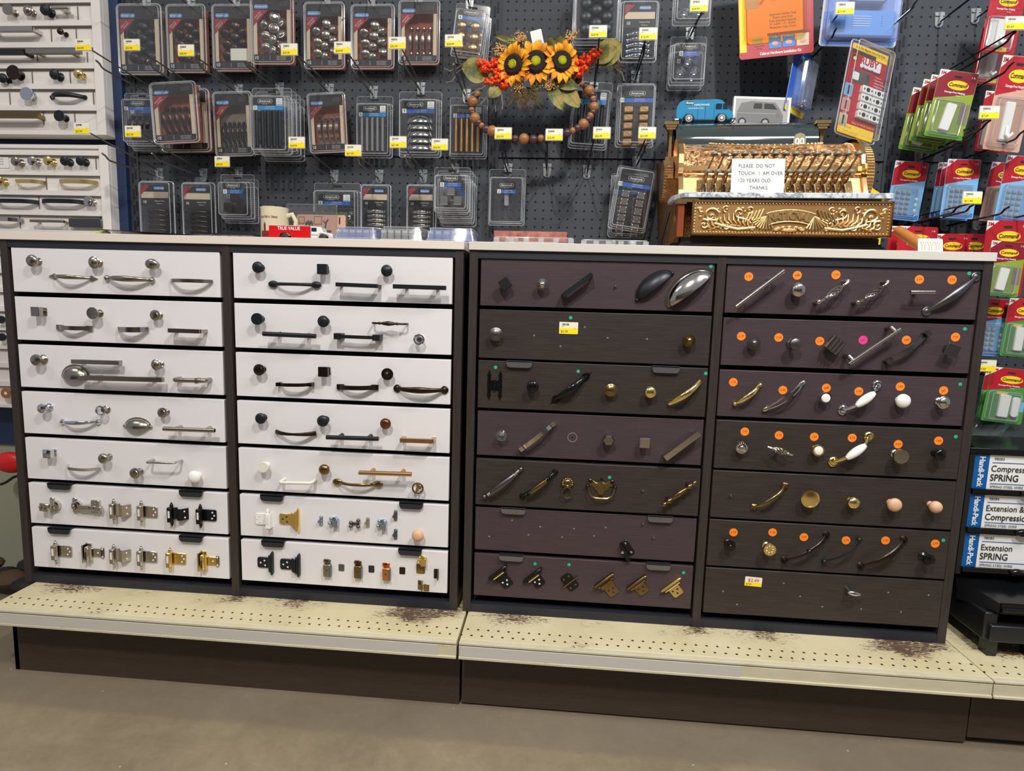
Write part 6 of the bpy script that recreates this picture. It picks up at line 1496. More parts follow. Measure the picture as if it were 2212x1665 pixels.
for par, k, a, b, fn, lb in ((bu_, 9, (620, 90), (830, 95), lambda mb, L: bar(mb, NICKB, L, .026, .005, .4), 'nickel bar knob'), (bu_, 9, (-120, 350), (415, 362), lambda mb, L: bar(mb, NICKB, L, .03, .006, .03, True), 'long bright nickel pull'),
      (bu_, 9, (-200, 628), (310, 632), lambda mb, L: bar(mb, BLACK, L, .03, .006, .03, True), 'black square pull'), (bu_, 9, (320, 612), (965, 620), lambda mb, L: bar(mb, NICK, L, .026, .006, .18, True), 'long dull nickel t-bar pull'),
      (bu_, 9, (545, 1130), (940, 1135), lambda mb, L: bow(mb, BLACK, L, .03, .005, .0065, 'disc', fs=.013), 'dark arched pull'), (bu_, 9, (-200, 1380), (475, 1390), lambda mb, L: bar(mb, ABRASS, L, .028, .006, .06, True), 'bronze square pull'),
      (bl_, 10, (175, 758), (640, 775), lambda mb, L: arch(mb, BRASS, L, .028, .012, .004, None, 5), 'brass strap pull'), (bl_, 10, (885, 758), (1500, 780), lambda mb, L: arch(mb, BRASS, L, .028, .013, .004, None, 5), 'long brass strap pull'),
      (bl_, 10, (-150, 1080), (520, 1095), lambda mb, L: arch(mb, BLACK, L, .028, .013, .005, None, 5), 'black strap pull'), (bl_, 10, (600, 1080), (1300, 1100), lambda mb, L: arch(mb, BLACK, L, .028, .013, .005, None, 5), 'long black strap pull'),
      (bl_, 10, (-200, 1380), (270, 1395), lambda mb, L: arch(mb, NICKB, L, .026, .012, .004, None, 4), 'bright nickel strap pull'), (bl_, 10, (490, 1415), (1040, 1420), lambda mb, L: bar(mb, NICK, L, .026, .004, .1), 'slim nickel t-bar pull'), (bl_, 10, (1075, 1440), (1620, 1440), lambda mb, L: (mb.rbox(L, .026, .006, .018, PEWT, .003, .002)), 'wide flat grey pull')):
    bk(par, k, a, fn, 'cabinet_pull', lb, b, .028)
for k, a, y0, y1 in ((9, 612, 345, 500), (9, 912, 345, 460), (9, 930, 80, 240), (9, 445, 640, 740), (9, 1045, 625, 745), (9, 385, 860, 1005), (9, 838, 840, 1000), (9, 115, 1110, 1255), (9, 1118, 1100, 1250), (9, 520, 1340, 1495), (9, 895, 1350, 1480), (10, 1565, 340, 575), (10, 755, 700, 905), (10, 635, 1010, 1220), (10, 320, 1320, 1530), (10, 1640, 1320, 1530)):
    p = zb(k, a, y0, .394); q = zb(k, a, y1, .394); mb = MB(); mb.box(p.x-.0012, p.x+.0012, .3925, .396, q.z, p.z, mat('divider_grey', (120, 112, 104), .6)); obj('divider', mb, bu_ if k == 9 else bl_, Matrix.Identity(4))
for (u, v, m, R) in ((2, 690, BLACK, .012), (4, 728, BLACK, .012), (14, 849, COPPER, .017)): mb = MB(); p = at(u, v, .37); knob(mb, m, R, .028, 'flat', m2=None); (mb.lathe([(R*.86, .0275), (0, .0283)], K_WHT, 20) if m is COPPER else None); obj('round_knob', mb, bl_, T(p.x, .3945, p.z) @ FR)
mb = MB(); mb.M = FR; mb.rbox(.05, .035, 0, .0008, K_WHT, .001); [mb.text('00 00', .006, INK, 0, .01-.008*i, .001) for i in range(3)]; p = zb(10, 30, 460, .394); obj('paper_label', mb, bl_, T(p.x, .3935, p.z))
# things hanging low at the left
p = at(12, 1006, .30); mb = MB(); mb.M = T(p.x, .34, p.z)
mb.sphere((-.02, 0, 0), .05, mat('red_plastic', (214, 30, 34), .35), 18, 12, (1.15, .5, .72)); o = obj('red_pouch', mb); tag(o, 'rounded red plastic pouch hanging left of the white-drawer cabinet', 'pouch')
mb = MB(); mb.tube([at(2, 1046, .3), at(14, 1041, .3), at(30, 1030, .3), at(46, 1026, .3)], .0045, BLACKS, 8); o = obj('black_strap', mb); tag(o, 'short black strap just below the red pouch', 'strap')
rr = random.Random(2); mb = MB(); o_ = at(15, 1230, .30)
for i in range(9): mb.sphere((o_.x-.1+.03*i, .30+rr.uniform(-.05, .05), .03+rr.uniform(0, .05)), rr.uniform(.03, .05), M_DARK if i % 2 else mat('brown_heap', (84, 62, 44), .8), 9, 6, (1.3, 1, .7))
o = obj('dark_clutter', mb); o['kind'] = 'stuff'; tag(o, 'dark clutter on the floor left of the white-drawer cabinet', 'clutter')
# ---------------------------------------------------------------- things along the countertop
def ct(u, y): p = at(u, 500, y); return p.x
MUG = mat('cream_glaze', (226, 216, 184), .18, spec=.6); x = ct(594, .20)
r = thing('mug', 'cream souvenir mug with red school lettering standing on the left counter', 'mug', T(x, .20, ZC) @ SC(1, 1, 1.2))
mb = MB(); mb.lathe([(.036, 0), (.038, .003), (.0375, .08), (.039, .086), (.0365, .086), (.035, .01), (0, .008)], MUG, 32, close=False); obj('mug_body', mb, r)
mb = MB(); mb.tube([(.036, 0, .068), (.052, 0, .072), (.062, 0, .056), (.058, 0, .034), (.046, 0, .022), (.036, 0, .022)], [(.005, .006)]*6, MUG, 8, up=(0, 1, 0)); obj('handle', mb, r)
MR = mat('mug_red_print', (130, 40, 34), .3); mb = MB()
for i, ch in enumerate('Bern Public School'):
    a = (-.62+.073*i); M0 = mb.M; mb.M = RZ(a) @ T(0, -.0388, .062) @ FR; mb.text(ch, .0075, MR, 0, 0, 0, bold=.01); mb.M = M0
for i in range(12):
    a = -.55+.1*i; mb.M = RZ(a) @ T(0, -.0387, .0) @ FR; mb.box(-.002, .0021, .012, .030, 0, .0004, MR)
for a, h in ((-.35, .046), (-.3, .050), (-.25, .046)): mb.M = RZ(a) @ T(0, -.0387, .0) @ FR; mb.box(-.001, .001, .03, h, 0, .0004, MR)
obj('mug_print', mb, r, label='red school drawing and lettering')
# picture holder
x = ct(693, .24); r = thing('picture_frame', 'small framed print with dark silhouettes behind the red toy truck', 'picture frame', T(x, .24, ZC) @ RX(-.08) @ SC(1, 1, 1.1))
mb = MB(); mb.M = FR; mb.box(-.076, .076, 0, .094, -.006, -.001, mat('olive_mat', (70, 76, 58), .5)); obj('frame', mb, r)
mb = MB(); mb.M = FR; mb.rbox(.146, .080, 0, .0008, PINKP, .006, 0, -.001, .046); 
for a in ((-.068, -.05, .062, .08), (-.022, .002, .060, .082)): mb.box(*a, .0008, .0012, mat('sepia_inset', (120, 74, 50), .5)); mb.box(a[0]+.002, a[1]-.002, a[2]+.002, a[3]-.002, .0012, .0014, PINKP)
for i in range(7): mb.sphere((-.045+.003*i, .062+.002*(i % 3), .001), .003, G3, 6, 4, (1, 2, .2))
mb.prism([(-.034, .040), (.03, .040), (.03, .046), (.012, .046), (.012, .052), (-.006, .052), (-.006, .046), (-.034, .046)], .0008, .0014, G3)
mb.tube([(.012, .05, .0012), (.014, .066, .0012), (.020, .074, .0012)], .002, G3, 5); mb.tube([(.014, .062, .0012), (.006, .070, .0012)], .0014, G3, 5); mb.box(.052, .056, .062, .080, .0008, .0012, G3)
obj('print', mb, r)
mb = MB(); mb.M = FR; mb.M = FR @ T(-.028, .056, .004); mb.rbox(.150, .112, 0, .002, CLEAR, .006); rim(mb, .150, .112, .001, .006, .0006, mat('green_glass_edge', (120, 150, 130), .2)); obj('glass_sheet', mb, r)
# toy truck
x0 = ct(589, .10); x1 = ct(674, .10); W0 = T((x0+x1)/2, .10, ZC) @ RZ(.03)
r = thing('toy_truck', 'red and white toy delivery truck lettered TRUE VALUE on the left counter', 'toy truck', W0)
TR = mat('truck_red', (206, 20, 26), .25, coat=.6); TW = mat('truck_white', (232, 228, 224), .2, coat=.6); L_ = (x1-x0)
mb = MB(); mb.M = FR; mb.prism([(-L_/2, .008), (-L_/2+.024, .008), (-L_/2+.032, .021), (-L_/2+.054, .021), (-L_/2+.062, .008), (L_/2, .008), (L_/2, .040), (-L_/2, .040)], -.022, .022, TR, .001); obj('cargo_box', mb, r)
mb = MB(); mb.M = FR; mb.text('TRUE VALUE', .0125, TW, 0, .0325, .0229, bold=.02, sx=.86); mb.box(-L_/2+.001, L_/2-.001, .0395, .0405, .0221, .0226, TW); obj('lettering', mb, r, label='white TRUE VALUE lettering')
mb = MB(); mb.M = FR; q = L_/2+.001; mb.prism([(q, .008), (q+.020, .008), (q+.026, .020), (q+.044, .020), (q+.05, .008), (q+.060, .010), (q+.060, .022), (q+.034, .026), (q+.029, .039), (q, .040)], -.019, .019, TW, .003); obj('cab', mb, r)
mb = MB(); mb.M = FR; mb.rbox(.014, .010, .019, .0194, VG, .001, 0, q+.011, .0315); mb.text('Delivery', .0055, MR, q+.012, .018, .0196, shear=.3); obj('cab_window', mb, r)
for x in (-L_/2+.043, q+.035):
    for s in (-1, 1): mb = MB(); mb.lathe([(.010, 0), (.010, .006), (.006, .007), (.004, .006), (0, .007)], VT, 16); obj('wheel', mb, r, W0 @ T(x, s*.017, .010) @ (FR if s < 0 else FR @ RY(math.pi)))
# empty clamshells
def clam(u0, u1, y, h, dep, label, seed, z=0):
    xa, xb = ct(u0, y), ct(u1, y); w = xb-xa; r = thing('clamshell', label, 'clamshell', T((xa+xb)/2, y, ZC+z+.0012))
    for k in range(2 if h > .03 else 1):
        mb = MB(); z0 = .0005+k*.006; o = rrect(w, dep, .006, 3); n = len(o); i2 = rrect(w-.016, dep-.016, .006, 3, 0, 0)
        mb.add([(a, b+dep/2, z0) for a, b in o]+[(a, b+dep/2, z0+h-.008) for a, b in i2], [(i, (i+1) % n, n+(i+1) % n, n+i) for i in range(n)]+[tuple(range(n, 2*n))], BLUEP if seed % 2 else CLEAR)
        for zz, rc in ((z0, o), (z0+h-.008, i2)): mb.tube([(a, b+dep/2, zz+.0008) for a, b in rc], .0011, RIM, 5, closed=True)
        rr = random.Random(seed)
        for i in range(6): xx = -w/2+.012+(w-.024)*i/5; mb.rbox(.014, .004, z0, z0+h*.6, RIM, .001, 0, xx, .006)
        for i in range(3): xx = rr.uniform(-w/2+.02, w/2-.02); mb.lathe([(0, 0)], RIM) if 0 else mb.sphere((xx, .02, h*.5), .007, RIM, 8, 5)
        obj('clear_shell', mb, r)
    return r
clam(720, 814, .05, .036, .13, 'empty blue-tinted clamshell right of the toy truck, leftmost of three', 1); clam(818, 914, .06, .040, .12, 'empty clear clamshell, middle one of three on the left counter', 2); clam(919, 1026, .05, .038, .14, 'empty blue-tinted clamshell at the right end of the left counter', 3)
clam(1062, 1245, .02, .022, .16, 'flat clear tray in front of the pink stone slab', 4); clam(1252, 1408, .06, .024, .14, 'flat clear clamshell left of the cash register', 6)
PS_ = mat('pink_stone', (166, 98, 84), .75); N = NT(PS_); N.l(N.ramp(N.noise(N.obj((1, 1, 1)), 45, 5, .7), [(.3, (128, 74, 62)), (.55, (172, 104, 90)), (.75, (196, 134, 116))]), N.b.inputs['Base Color'])
xa, xb = ct(1067, .22), ct(1225, .22); mb = MB(); mb.box(xa, xb, .22, .30, ZC+.0005, ZC+.056, PS_); mb.box(xa+.03, xb-.03, .217, .22, ZC+.02, ZC+.028, K_BEI)
o = obj('stone_slab', mb, bevel=.002); tag(o, 'pink stone slab on the right counter below the empty hooks', 'stone slab')
xa, xb = ct(232, .12), ct(462, .12); mb = MB(); mb.add([(xa, .08, ZC+.020), (xb, .05, ZC+.006), (xb, .30, ZC+.006), (xa, .30, ZC+.020), (xa, .08, ZC+.0215), (xb, .05, ZC+.0075), (xb, .30, ZC+.0075), (xa, .30, ZC+.0215)], [(0, 3, 2, 1), (4, 5, 6, 7), (0, 1, 5, 4), (1, 2, 6, 5), (3, 7, 6, 2), (0, 4, 7, 3)], BLACKS); mb.box(xa+.004, xb-.01, .10, .28, ZC+.0005, ZC+.006, K_GRY)
o = obj('black_folder', mb); tag(o, 'glossy black folder with one end raised at the left of the counter', 'folder')
xa, xb = ct(458, .14), ct(545, .14); mb = MB(); mb.box(xa, xb, .14, .24, ZC+.0005, ZC+.020, mat('olive_grey_box', (116, 116, 104), .5)); mb.box(xa-.001, xb+.001, .139, .241, ZC+.020, ZC+.024, M_DARK); [mb.sphere((xa+.03*i+.02, .139, ZC+.012), .006, M_DARK, 10, 6, (1, .2, 1)) for i in range(3)]
o = obj('small_box', mb); tag(o, 'low grey-green box with a dark lid beside the black folder', 'box')
mb = MB(); rr = random.Random(4); p = ct(207, .10)
for i in range(8): mb.sphere((p-.02+.007*i, .10+rr.uniform(-.01, .01), ZC+.006+rr.uniform(0, .008)), rr.uniform(.006, .010), mat('yellow_green_cloth', (196, 200, 120), .8), 8, 5, (1.3, 1, .8))
o = obj('cloth', mb); tag(o, 'crumpled yellow-green cloth at the left end of the counter', 'cloth')
HN = mat('varnished_handle', (186, 120, 60), .35); mb = MB(); A = Vector((ct(1938, .2), .2, ZC+.075)); B = Vector((ct(2010, .12), .12, ZC+.017)); mb.tube([A, A+(B-A)*.3, A+(B-A)*.7, B], [.012, .0135, .015, .0155], HN, 14)
o = obj('wooden_handle', mb); tag(o, 'thick varnished wooden handle leaning behind the cash register', 'handle')
x = ct(1988, .08); mb = MB(); mb.M = T(x, .03, ZC+.0005) @ RX(-.2) @ FR; mb.rbox(.056, .034, 0, .0008, K_WHT, .004, 0, 0, .017, 3)
OR_ = mat('orange_print', (216, 140, 40), .5)
for q in (-.016, 0, .016):
    mb.tube([(q-.007, .026, .001), (q-.003, .018, .001), (q-.003, .006, .001)], .0007, OR_, 4); mb.tube([(q+.007, .026, .001), (q+.003, .018, .001), (q+.003, .006, .001)], .0007, OR_, 4); mb.sphere((q, .024, .001), .0017, OR_, 6, 4, (1, 1, .3))
o = obj('small_sign', mb); tag(o, 'small white card with orange figures standing at the right end of the counter', 'sign')
mb = MB(); a = at(1862, 425, .395); c = at(1914, 426, .395); t = at(1868, 396, .395); mb.M = T(0, .395, 0) @ FR
mb.prism([(a.x-.02, ZC+.001), (c.x-.006, ZC+.001), (c.x, c.z), (t.x, t.z), (a.x-.02, t.z)], 0, .002, K_CYEL)
o = obj('yellow_card', mb); tag(o, 'corner of a yellow card sticking out behind the right end of the register', 'card')
# ---------------------------------------------------------------- projection helper for hooks placed by their tips
def pj(p):
    d = Vector(p)-Vector(CAMP); k = d.dot(Fv); return (1106+FPX*d.dot(Rv)/k, 832.5-FPX*d.dot(Uv)/k)
def hook_tip(tu, tv, L, price, label, low=True):
    c = at(tu, tv, YP-L); b = (c.x+.012, YP, c.z-.016); return hook(*pj(b), tu, tv, price, L, label, dark=True)
hook_tip(2192, 50, .28, '$5.69', 'hook with a $5.69 label at the top right'); hook_tip(2137, 243, .28, '$7.59', 'hook with a $7.59 label left of the pink-backed strips'); hook_tip(2100, 427, .26, '$11.99', 'hook with an $11.99 label on the light blue strips'); hook_tip(2131, 790, .27, '$9.99', 'hook with a half hidden label right of the dark cabinet')
for u, v, l in ((2028, 40, 'empty hook at the top edge, left of its neighbour'), (2106, 32, 'empty hook at the top edge, nearer the right corner'), (1870, 96, 'hook carrying the tilted red magnet pack'), (2045, 215, 'hook carrying the lime green strips'), (1985, 338, 'hook above the single light blue pack'), (2066, 340, 'hook above the light blue strip packs'), (1950, 478, 'hook behind the register end, low'), (2040, 480, 'hook above the row of red cards, left'), (2110, 478, 'hook above the row of red cards, right'), (1625, 20, 'hook behind the yellow kit')):
    hook(u, v, label=l, L=.27 if u > 1700 else .2, dark=True)
# ---------------------------------------------------------------- adhesive hook cards
def comm(kind):
    w, h, d = .10, .165, .012; r = thing('adhesive_strip_pack', '', 'pack'); mb = MB(); mb.M = FR; z = .001
    low = {'green': K_GRN, 'blue': K_LBL, 'red': K_CRED, 'dgreen': K_DGRN, 'pink': PINKP}[kind]
    mb.rbox(w, h, 0, z, low, .004)
    top = K_CRED if kind != 'green' else K_CRM
    mb.prism([(-w/2+.001, .012), (w/2-.001, .032), (w/2-.001, h/2-.001), (-w/2+.028, h/2-.001), (-w/2+.001, .060)], z, z+.0003, top); mb.prism([(-w/2+.001, .060), (-w/2+.028, h/2-.001), (-w/2+.001, h/2-.001)], z, z+.0003, K_WHT)
    mb.text('3M', .011, K_CRED, -w/2+.010, h/2-.009, z+.0006, bold=.04)
    M0 = mb.M; mb.M = M0 @ T(.004, .048, 0); mb.lathe([(.0275, z+.0003), (.0275, z+.0006), (0, z+.0006)], K_CYEL, 24, 1, .42); mb.M = M0; mb.text('Command', .0125, K_BLK, .003, .048, z+.0009, bold=.03, sx=.85, shear=.15); mb.sphere((.026, .050, z+.0006), .003, K_CRED, 6, 4, (1, 1.5, .2))
    mb.text('Damage-Free Hanging', .0062, K_WHT, .0, .030, z+.0006, bold=.02, sx=.95); mb.text('Strips', .005, K_WHT, .01, .023, z+.0006); mb.text('3 lb', .007, K_WHT, .038, .070, z+.0006)
    mb.rbox(.02, .005, z+.0003, z+.0006, M_DARK, .002, 0, 0, .068)
    if kind == 'dgreen': mb.rbox(.026, .007, z, z+.0004, K_CYEL, .001, 0, -.012, .006); mb.text('10in', .008, K_WHT, .034, -.006, z+.0005); mb.rbox(.026, .03, z, z+.0004, K_LBL, .001, 0, .034, -.03)
    if kind == 'green': mb.rbox(.022, .05, z, z+.0004, K_GRY, .001, 0, .036, -.02); mb.box(-w/2+.002, w/2-.002, -h/2+.002, -h/2+.012, z, z+.0004, K_DGRN)
    if kind == 'blue': mb.rbox(w-.006, .012, z, z+.0004, K_MBL, .002, 0, 0, -h/2+.010); [mb.sphere((.034, -.02-.016*i, z), .005, K_WHT, 7, 4, (1, 1, .2)) for i in range(3)]
    if kind == 'red': mb.rbox(.03, .07, z, z+.0004, K_WHT, .002, 0, -.022, -.03); mb.rbox(.03, .012, z, z+.0004, K_CYEL, .001, 0, .01, -h/2+.01)
    obj('printed_card', mb, r)
    mb = MB(); mb.M = FR; mb.rbox(w*.78, h*.52, z+.0006, d, CLEAR, .006, .003, -.004, -h*.2); rim(mb, w*.80, h*.54, z+.0012, .006, .0008) if 0 else None
    M0 = mb.M; mb.M = M0 @ T(-.004, -h*.2, 0); rim(mb, w*.78, h*.52, z+.001, .006, .0009); rim(mb, w*.7, h*.47, d, .005, .0007); mb.M = M0; obj('clear_blister', mb, r)
    if kind == 'blue':
        mb = MB(); mb.M = FR; mb.sphere((-.022, 0, 0), 0.0001, K_WHT, 3, 2)
        for i in range(3):
            for j in range(5): mb.rbox(.012, .010, z, .008, RIM, .003, .002, -.026+.016*i, -.005-.014*j)
        obj('clear_hook_set', mb, r)
    else:
        mb = MB(); mb.M = FR @ T(-.004, -.032, 0) @ RZ(-.12 if kind == 'green' else 0); mb.rbox(.026, .068, z+.0005, .009, K_WHT, .004, .002)
        if kind in ('red', 'pink'): mb.tube([(0, -.01, .009), (0, -.024, .012), (.004, -.03, .018), (.01, -.024, .022)], .004, K_WHT, 8)
        if kind == 'dgreen': mb.rbox(.018, .06, z+.0005, .008, K_WHT, .008, .001, .028, 0)
        obj('white_hook', mb, r)
    return r
CGn, CBl, CRd, CDg, CPk = comm('green'), comm('blue'), comm('red'), comm('dgreen'), comm('pink'); TC = dict(w=.10, h=.165, d=.012)
for i, (a, b, y) in enumerate(((1960, 190, .36), (1983, 172, .33), (2000, 162, .30))): put(CGn, a, b, a+86, b+136, y, 'lime green strip card behind the front one', rot=-.14, group='lime green strip cards behind the front one', **TC)
put(CGn, 2018, 150, 2104, 297, .26, 'lime green and red strip card, front of its stack of four', rot=-.14, **TC)
put(CBl, 1927, 347, 2000, 475, .38, 'light blue clear-hook card just right of the register', rot=-.08, **TC)
for a, y in ((2022, .36), (2032, .34)): put(CBl, a, 350, a+74, 474, y, 'light blue hook card behind the one with the $11.99 label', rot=-.05, group='light blue hook cards behind the labelled one', **TC)
put(CBl, 2044, 342, 2117, 471, .30, 'light blue hook card behind the $11.99 label', rot=-.03, **TC)
put(CPk, 2134, 350, 2206, 480, .36, 'greyish strip card half hidden at the right edge', rot=-.1, **TC); put(CBl, 2166, 335, 2245, 482, .28, 'blue hook card cut off by the right edge', rot=-.08, **TC)
put(CRd, 2122, 195, 2200, 327, .36, 'red hook card behind the pink-backed one at the right edge', rot=-.08, **TC); put(CPk, 2150, 118, 2232, 325, .24, 'pink-backed hook card with a white hook at the right edge', rot=-.1, **TC)
put(CRd, 2118, 40, 2190, 180, .36, 'red hook card hanging high behind the $5.69 label', rot=-.1, **TC); put(CRd, 2136, -30, 2212, 112, .30, 'red hook card cut off at the top right corner', rot=-.08, **TC)
for a, y, t in ((1918, .36, 'red strip card partly behind the register end'), (1940, .32, 'red strip card behind the small orange-figure sign')): put(CRd, a, 488, a+84, 610, y, t, rot=-.03, **TC)
put(CRd, 2018, 504, 2094, 630, .33, 'red strip card, middle of the row just above the counter end', **TC); put(CRd, 2068, 504, 2140, 630, .38, 'red strip card behind its two neighbours above the counter end', **TC); put(CRd, 2128, 475, 2222, 640, .27, 'large red strip card right of the counter end', **TC)
put(CGn, 2138, 520, 2216, 640, .18, 'pale green hook card beside the counter end', rot=-.05, **TC); put(CBl, 2112, 645, 2182, 770, .26, 'blue strip card right of the top dark drawer', rot=-.03, **TC); put(CDg, 2176, 645, 2250, 772, .24, 'green and red strip card at the right edge, middle height', rot=-.05, **TC); put(CDg, 2136, 796, 2226, 915, .2, 'green picture-strip card above the spring boxes', rot=-.08, **TC)
put(CDg, 2124, 802, 2210, 908, .27, 'green picture-strip card behind its twin above the spring boxes', rot=-.08, **TC)
# ---------------------------------------------------------------- big blister packs of tools
YC = mat('kit_orange', (252, 150, 10), .5); YY = mat('kit_yellow', (250, 216, 10), .5)
def kit():
    w, h, d = .22, .30, .02; r = thing('tool_pack', '', 'pack'); mb = MB(); mb.M = FR; mb.rbox(w, h, 0, .002, K_CRED, .008); z = .002
    mb.box(-w/2+.002, -w/2+.022, -h/2+.02, h/2, z, z+.0003, YY); mb.rbox(w-.055, h-.04, z, z+.0004, YC, .01, 0, -.003, .022)
    for i, t in enumerate(('Alignment Rubber Feet', 'Rulers (and Pins)', 'Pulls (Standard Spaces)', '3", 3-3/4" - 4" - Screw', 'Placement Your Own)')): mb.text(t, .0085, MR, .02, -.028-.0095*i, z+.0008, bold=.01)
    for i in range(3): mb.rbox(.036, .036, z+.0004, z+.0008, K_MBL if i < 2 else K_BEI, .001, 0, -.004+.041*i, -.108); mb.text(("It's Easy", "It's Accurate", "It's Fast")[i], .0055, K_CYEL, -.004+.041*i, -.094, z+.001); mb.sphere((-.004+.041*i, -.112, z+.0008), .009, PINKP, 8, 5, (1.2, .8, .1))
    mb.rbox(.126, .008, z+.0004, z+.0008, K_CRM, .001, 0, .037, -.085); mb.text('Cabinet Hardware Installation Kit', .0115, K_WHT, .012, -.139, z+.0008, bold=.03, sx=.78); mb.text('Single Knobs', .006, MR, -.05, -.115, z+.0008); mb.text('& Pulls', .006, MR, -.05, -.123, z+.0008)
    mb.rbox(.04, .05, z+.0004, z+.0008, PINKP, .002, 0, -.07, .02); mb.rbox(.03, .022, z+.0004, z+.0008, ABRASS, .002, 0, -.055, -.098); mb.rbox(.05, .03, z+.0004, z+.0008, ABRASS, .002, 0, .0, .03)
    obj('printed_card', mb, r); mb = MB(); mb.M = FR @ T(-.004, .02, 0); mb.rbox(w-.04, h-.06, z+.001, d, plastic('orange_plastic', .02, .1, (1, .93, .75), .02), .01, .004); obj('orange_blister', mb, r); return r
put(kit(), 1599, -112, 1762, 117, .30, 'yellow and red cabinet hardware installation kit at the top edge', w=.22, h=.30, d=.02, rot=.10)
def jig():
    w, h, d = .19, .20, .03; r = thing('tool_pack', '', 'pack'); mb = MB(); mb.M = FR; mb.rbox(w, h, 0, .002, K_WHT, .01); mb.rbox(w-.01, .085, .002, .0024, K_LBL, .004, 0, 0, -.054); obj('printed_card', mb, r)
    mb = MB(); mb.M = FR; mb.rbox(w-.036, .066, .003, d-.008, K_LBL, .006, .003, 0, -.048); [mb.rbox(.045, .0022, d-.008, d-.007, K_WHT, .001, 0, -.005, -.032-.006*i) for i in range(5)]; [mb.sphere((s*.045, -.03-.006*i, d-.008), .0012, INK, 5, 3) for i in range(5) for s in (-1, 1)]; obj('blue_guide', mb, r)
    mb = MB(); mb.M = FR; mb.rbox(.085, .085, .003, d-.006, mat('grey_lid', (150, 160, 180), .3), .012, .004, .01, .045); obj('grey_lid', mb, r); mb = MB(); mb.M = FR; mb.rbox(w-.012, h-.012, .003, d, BLUEP, .01, .006); rim(mb, w-.004, h-.004, .003, .012, .0016); obj('clear_blister', mb, r); return r
put(jig(), 1787, -82, 1958, 92, .27, 'blue and clear drilling guide pack behind the $17.99 label', w=.19, h=.20, d=.03, rot=-.03)
def narrow():
    w, h, d = .08, .2, .03; r = thing('tool_pack', '', 'pack'); mb = MB(); mb.M = FR; mb.rbox(w, h, 0, .0015, mat('jig_blue', (20, 84, 180), .4), .006); mb.rbox(w-.004, .02, .0015, .002, K_CYEL, .004, 0, 0, -.088); mb.rbox(.05, .12, .0015, .002, K_LBL, .004, 0, .012, .02); mb.text('Bit', .012, K_WHT, 0, .06, .003); obj('printed_card', mb, r)
    mb = MB(); mb.M = FR; mb.rbox(.055, .15, .002, d, BLUEP, .012, .006, .008, -.01); mb.sphere((.008, -.07, .02), .02, CLEAR, 12, 8); rim(mb, w, h, .002, .006, .001); obj('clear_blister', mb, r)
    mb = MB(); mb.M = FR; mb.tube([(.01, .03, .014), (.01, -.07, .014)], .005, CHROME, 10); mb.sphere((.01, -.076, .014), .009, NICK, 10, 6); obj('steel_bit', mb, r); return r
put(narrow(), 1712, 98, 1782, 246, .34, 'narrow blue tool pack turned sideways right of the yellow kit', w=.08, h=.2, d=.03, rot=-.16, yaw=.6)
def ruby():
    w, h, d = .13, .27, .022; r = thing('magnet_pack', '', 'pack'); mb = MB(); mb.M = FR; mb.rbox(w-.012, h-.014, 0, .002, K_CRED, .006); z = .002; W_ = w-.014
    mb.box(-W_/2, W_/2, h/2-.034, h/2-.008, z, z+.0003, K_CYEL); mb.text('Ultra-Thin Magnetic Force That Grabs', .0078, INK, 0, h/2-.016, z+.0006, sx=.8, bold=.01); mb.box(-W_/2, .02, h/2-.034, h/2-.024, z+.0003, z+.0006, ABRASS)
    mb.rbox(.066, .030, z, z+.0004, K_WHT, .004, 0, .008, .083); mb.text('RUBY', .026, K_CRED, .002, .087, z+.0008, bold=.03, sx=.9); mb.text('MonkeyMagnets', .0105, INK, .012, .068, z+.0008, bold=.01, sx=.85); mb.rbox(.016, .018, z, z+.0004, INK, .002, 0, -.045, .088); mb.sphere((-.045, .086, z+.0004), .006, K_CYEL, 8, 5, (1, 1, .2))
    mb.rbox(.060, .036, z, z+.0004, NICK, .004, 0, -.016, .040); mb.rbox(.02, .022, z+.0004, z+.0008, K_WHT, .004, 0, -.032, .040); mb.tube([(0, .05, z+.001), (.006, .054, z+.001), (.008, .04, z+.001)], .0012, INK, 5)
    for i, t in enumerate(('• Cabinets', '• Glass Doors', '• Shower Doors', '• Fridge Doors', '• Outdoor Uses', 'and More!')): mb.text(t, .0066, K_WHT if i < 5 else K_CYEL, .026, .056-.0085*i, z+.0006, 'LEFT', sx=.8)
    for i, m in enumerate((K_LBL, PINKP, K_BEI)): mb.rbox(.026, .036, z, z+.0004, m, .003, 0, -.046, -.004-.043*i); mb.rbox(.009, .026, z+.0004, z+.0008, (INK, MR, ABRASS)[i], .001, 0, -.044, -.004-.043*i); mb.text('Magnet', .005, K_WHT, -.046, -.026-.043*i, z+.0006)
    mb.text('Easy to Hold Surface!', .0085, K_CYEL, .02, -.09, z+.0006); mb.rbox(W_, .030, z, z+.0004, K_CYEL, .003, 0, 0, -h/2+.022); mb.text('1 inch x 1/2 inch', .006, INK, -.035, -h/2+.028, z+.0006); obj('printed_card', mb, r)
    first = None
    for i in range(8):
        W0 = FR @ T(.006+.036*(i % 2), .008-.024*(i//2), z)
        if first is None: mb = MB(); mb.rbox(.034, .021, 0, .010, K_WHT, .002, .001); mb.lathe([(.006, .0101), (.006, .0106), (.0035, .0106)], INK, 14); [mb.rbox(.003, .006, .010, .0106, INK, .001, 0, s*.012, 0) for s in (-1, 1)]; first = obj('magnet_block', mb, r, W0)
        else: obj('magnet_block', None, r, W0, me=first.data)
    mb = MB(); mb.M = FR; shell(mb, w-.006, h-.006, .001, d, .008, .004); rim(mb, w, h, .003, .010, .0018); rim(mb, w-.012, h-.012, d, .008, .0012); obj('clear_blister', mb, r); return r
put(ruby(), 1818, 92, 1938, 300, .24, 'tilted red RUBY magnet blister pack above the register end', w=.13, h=.27, d=.022, rot=-.13, yaw=.4)
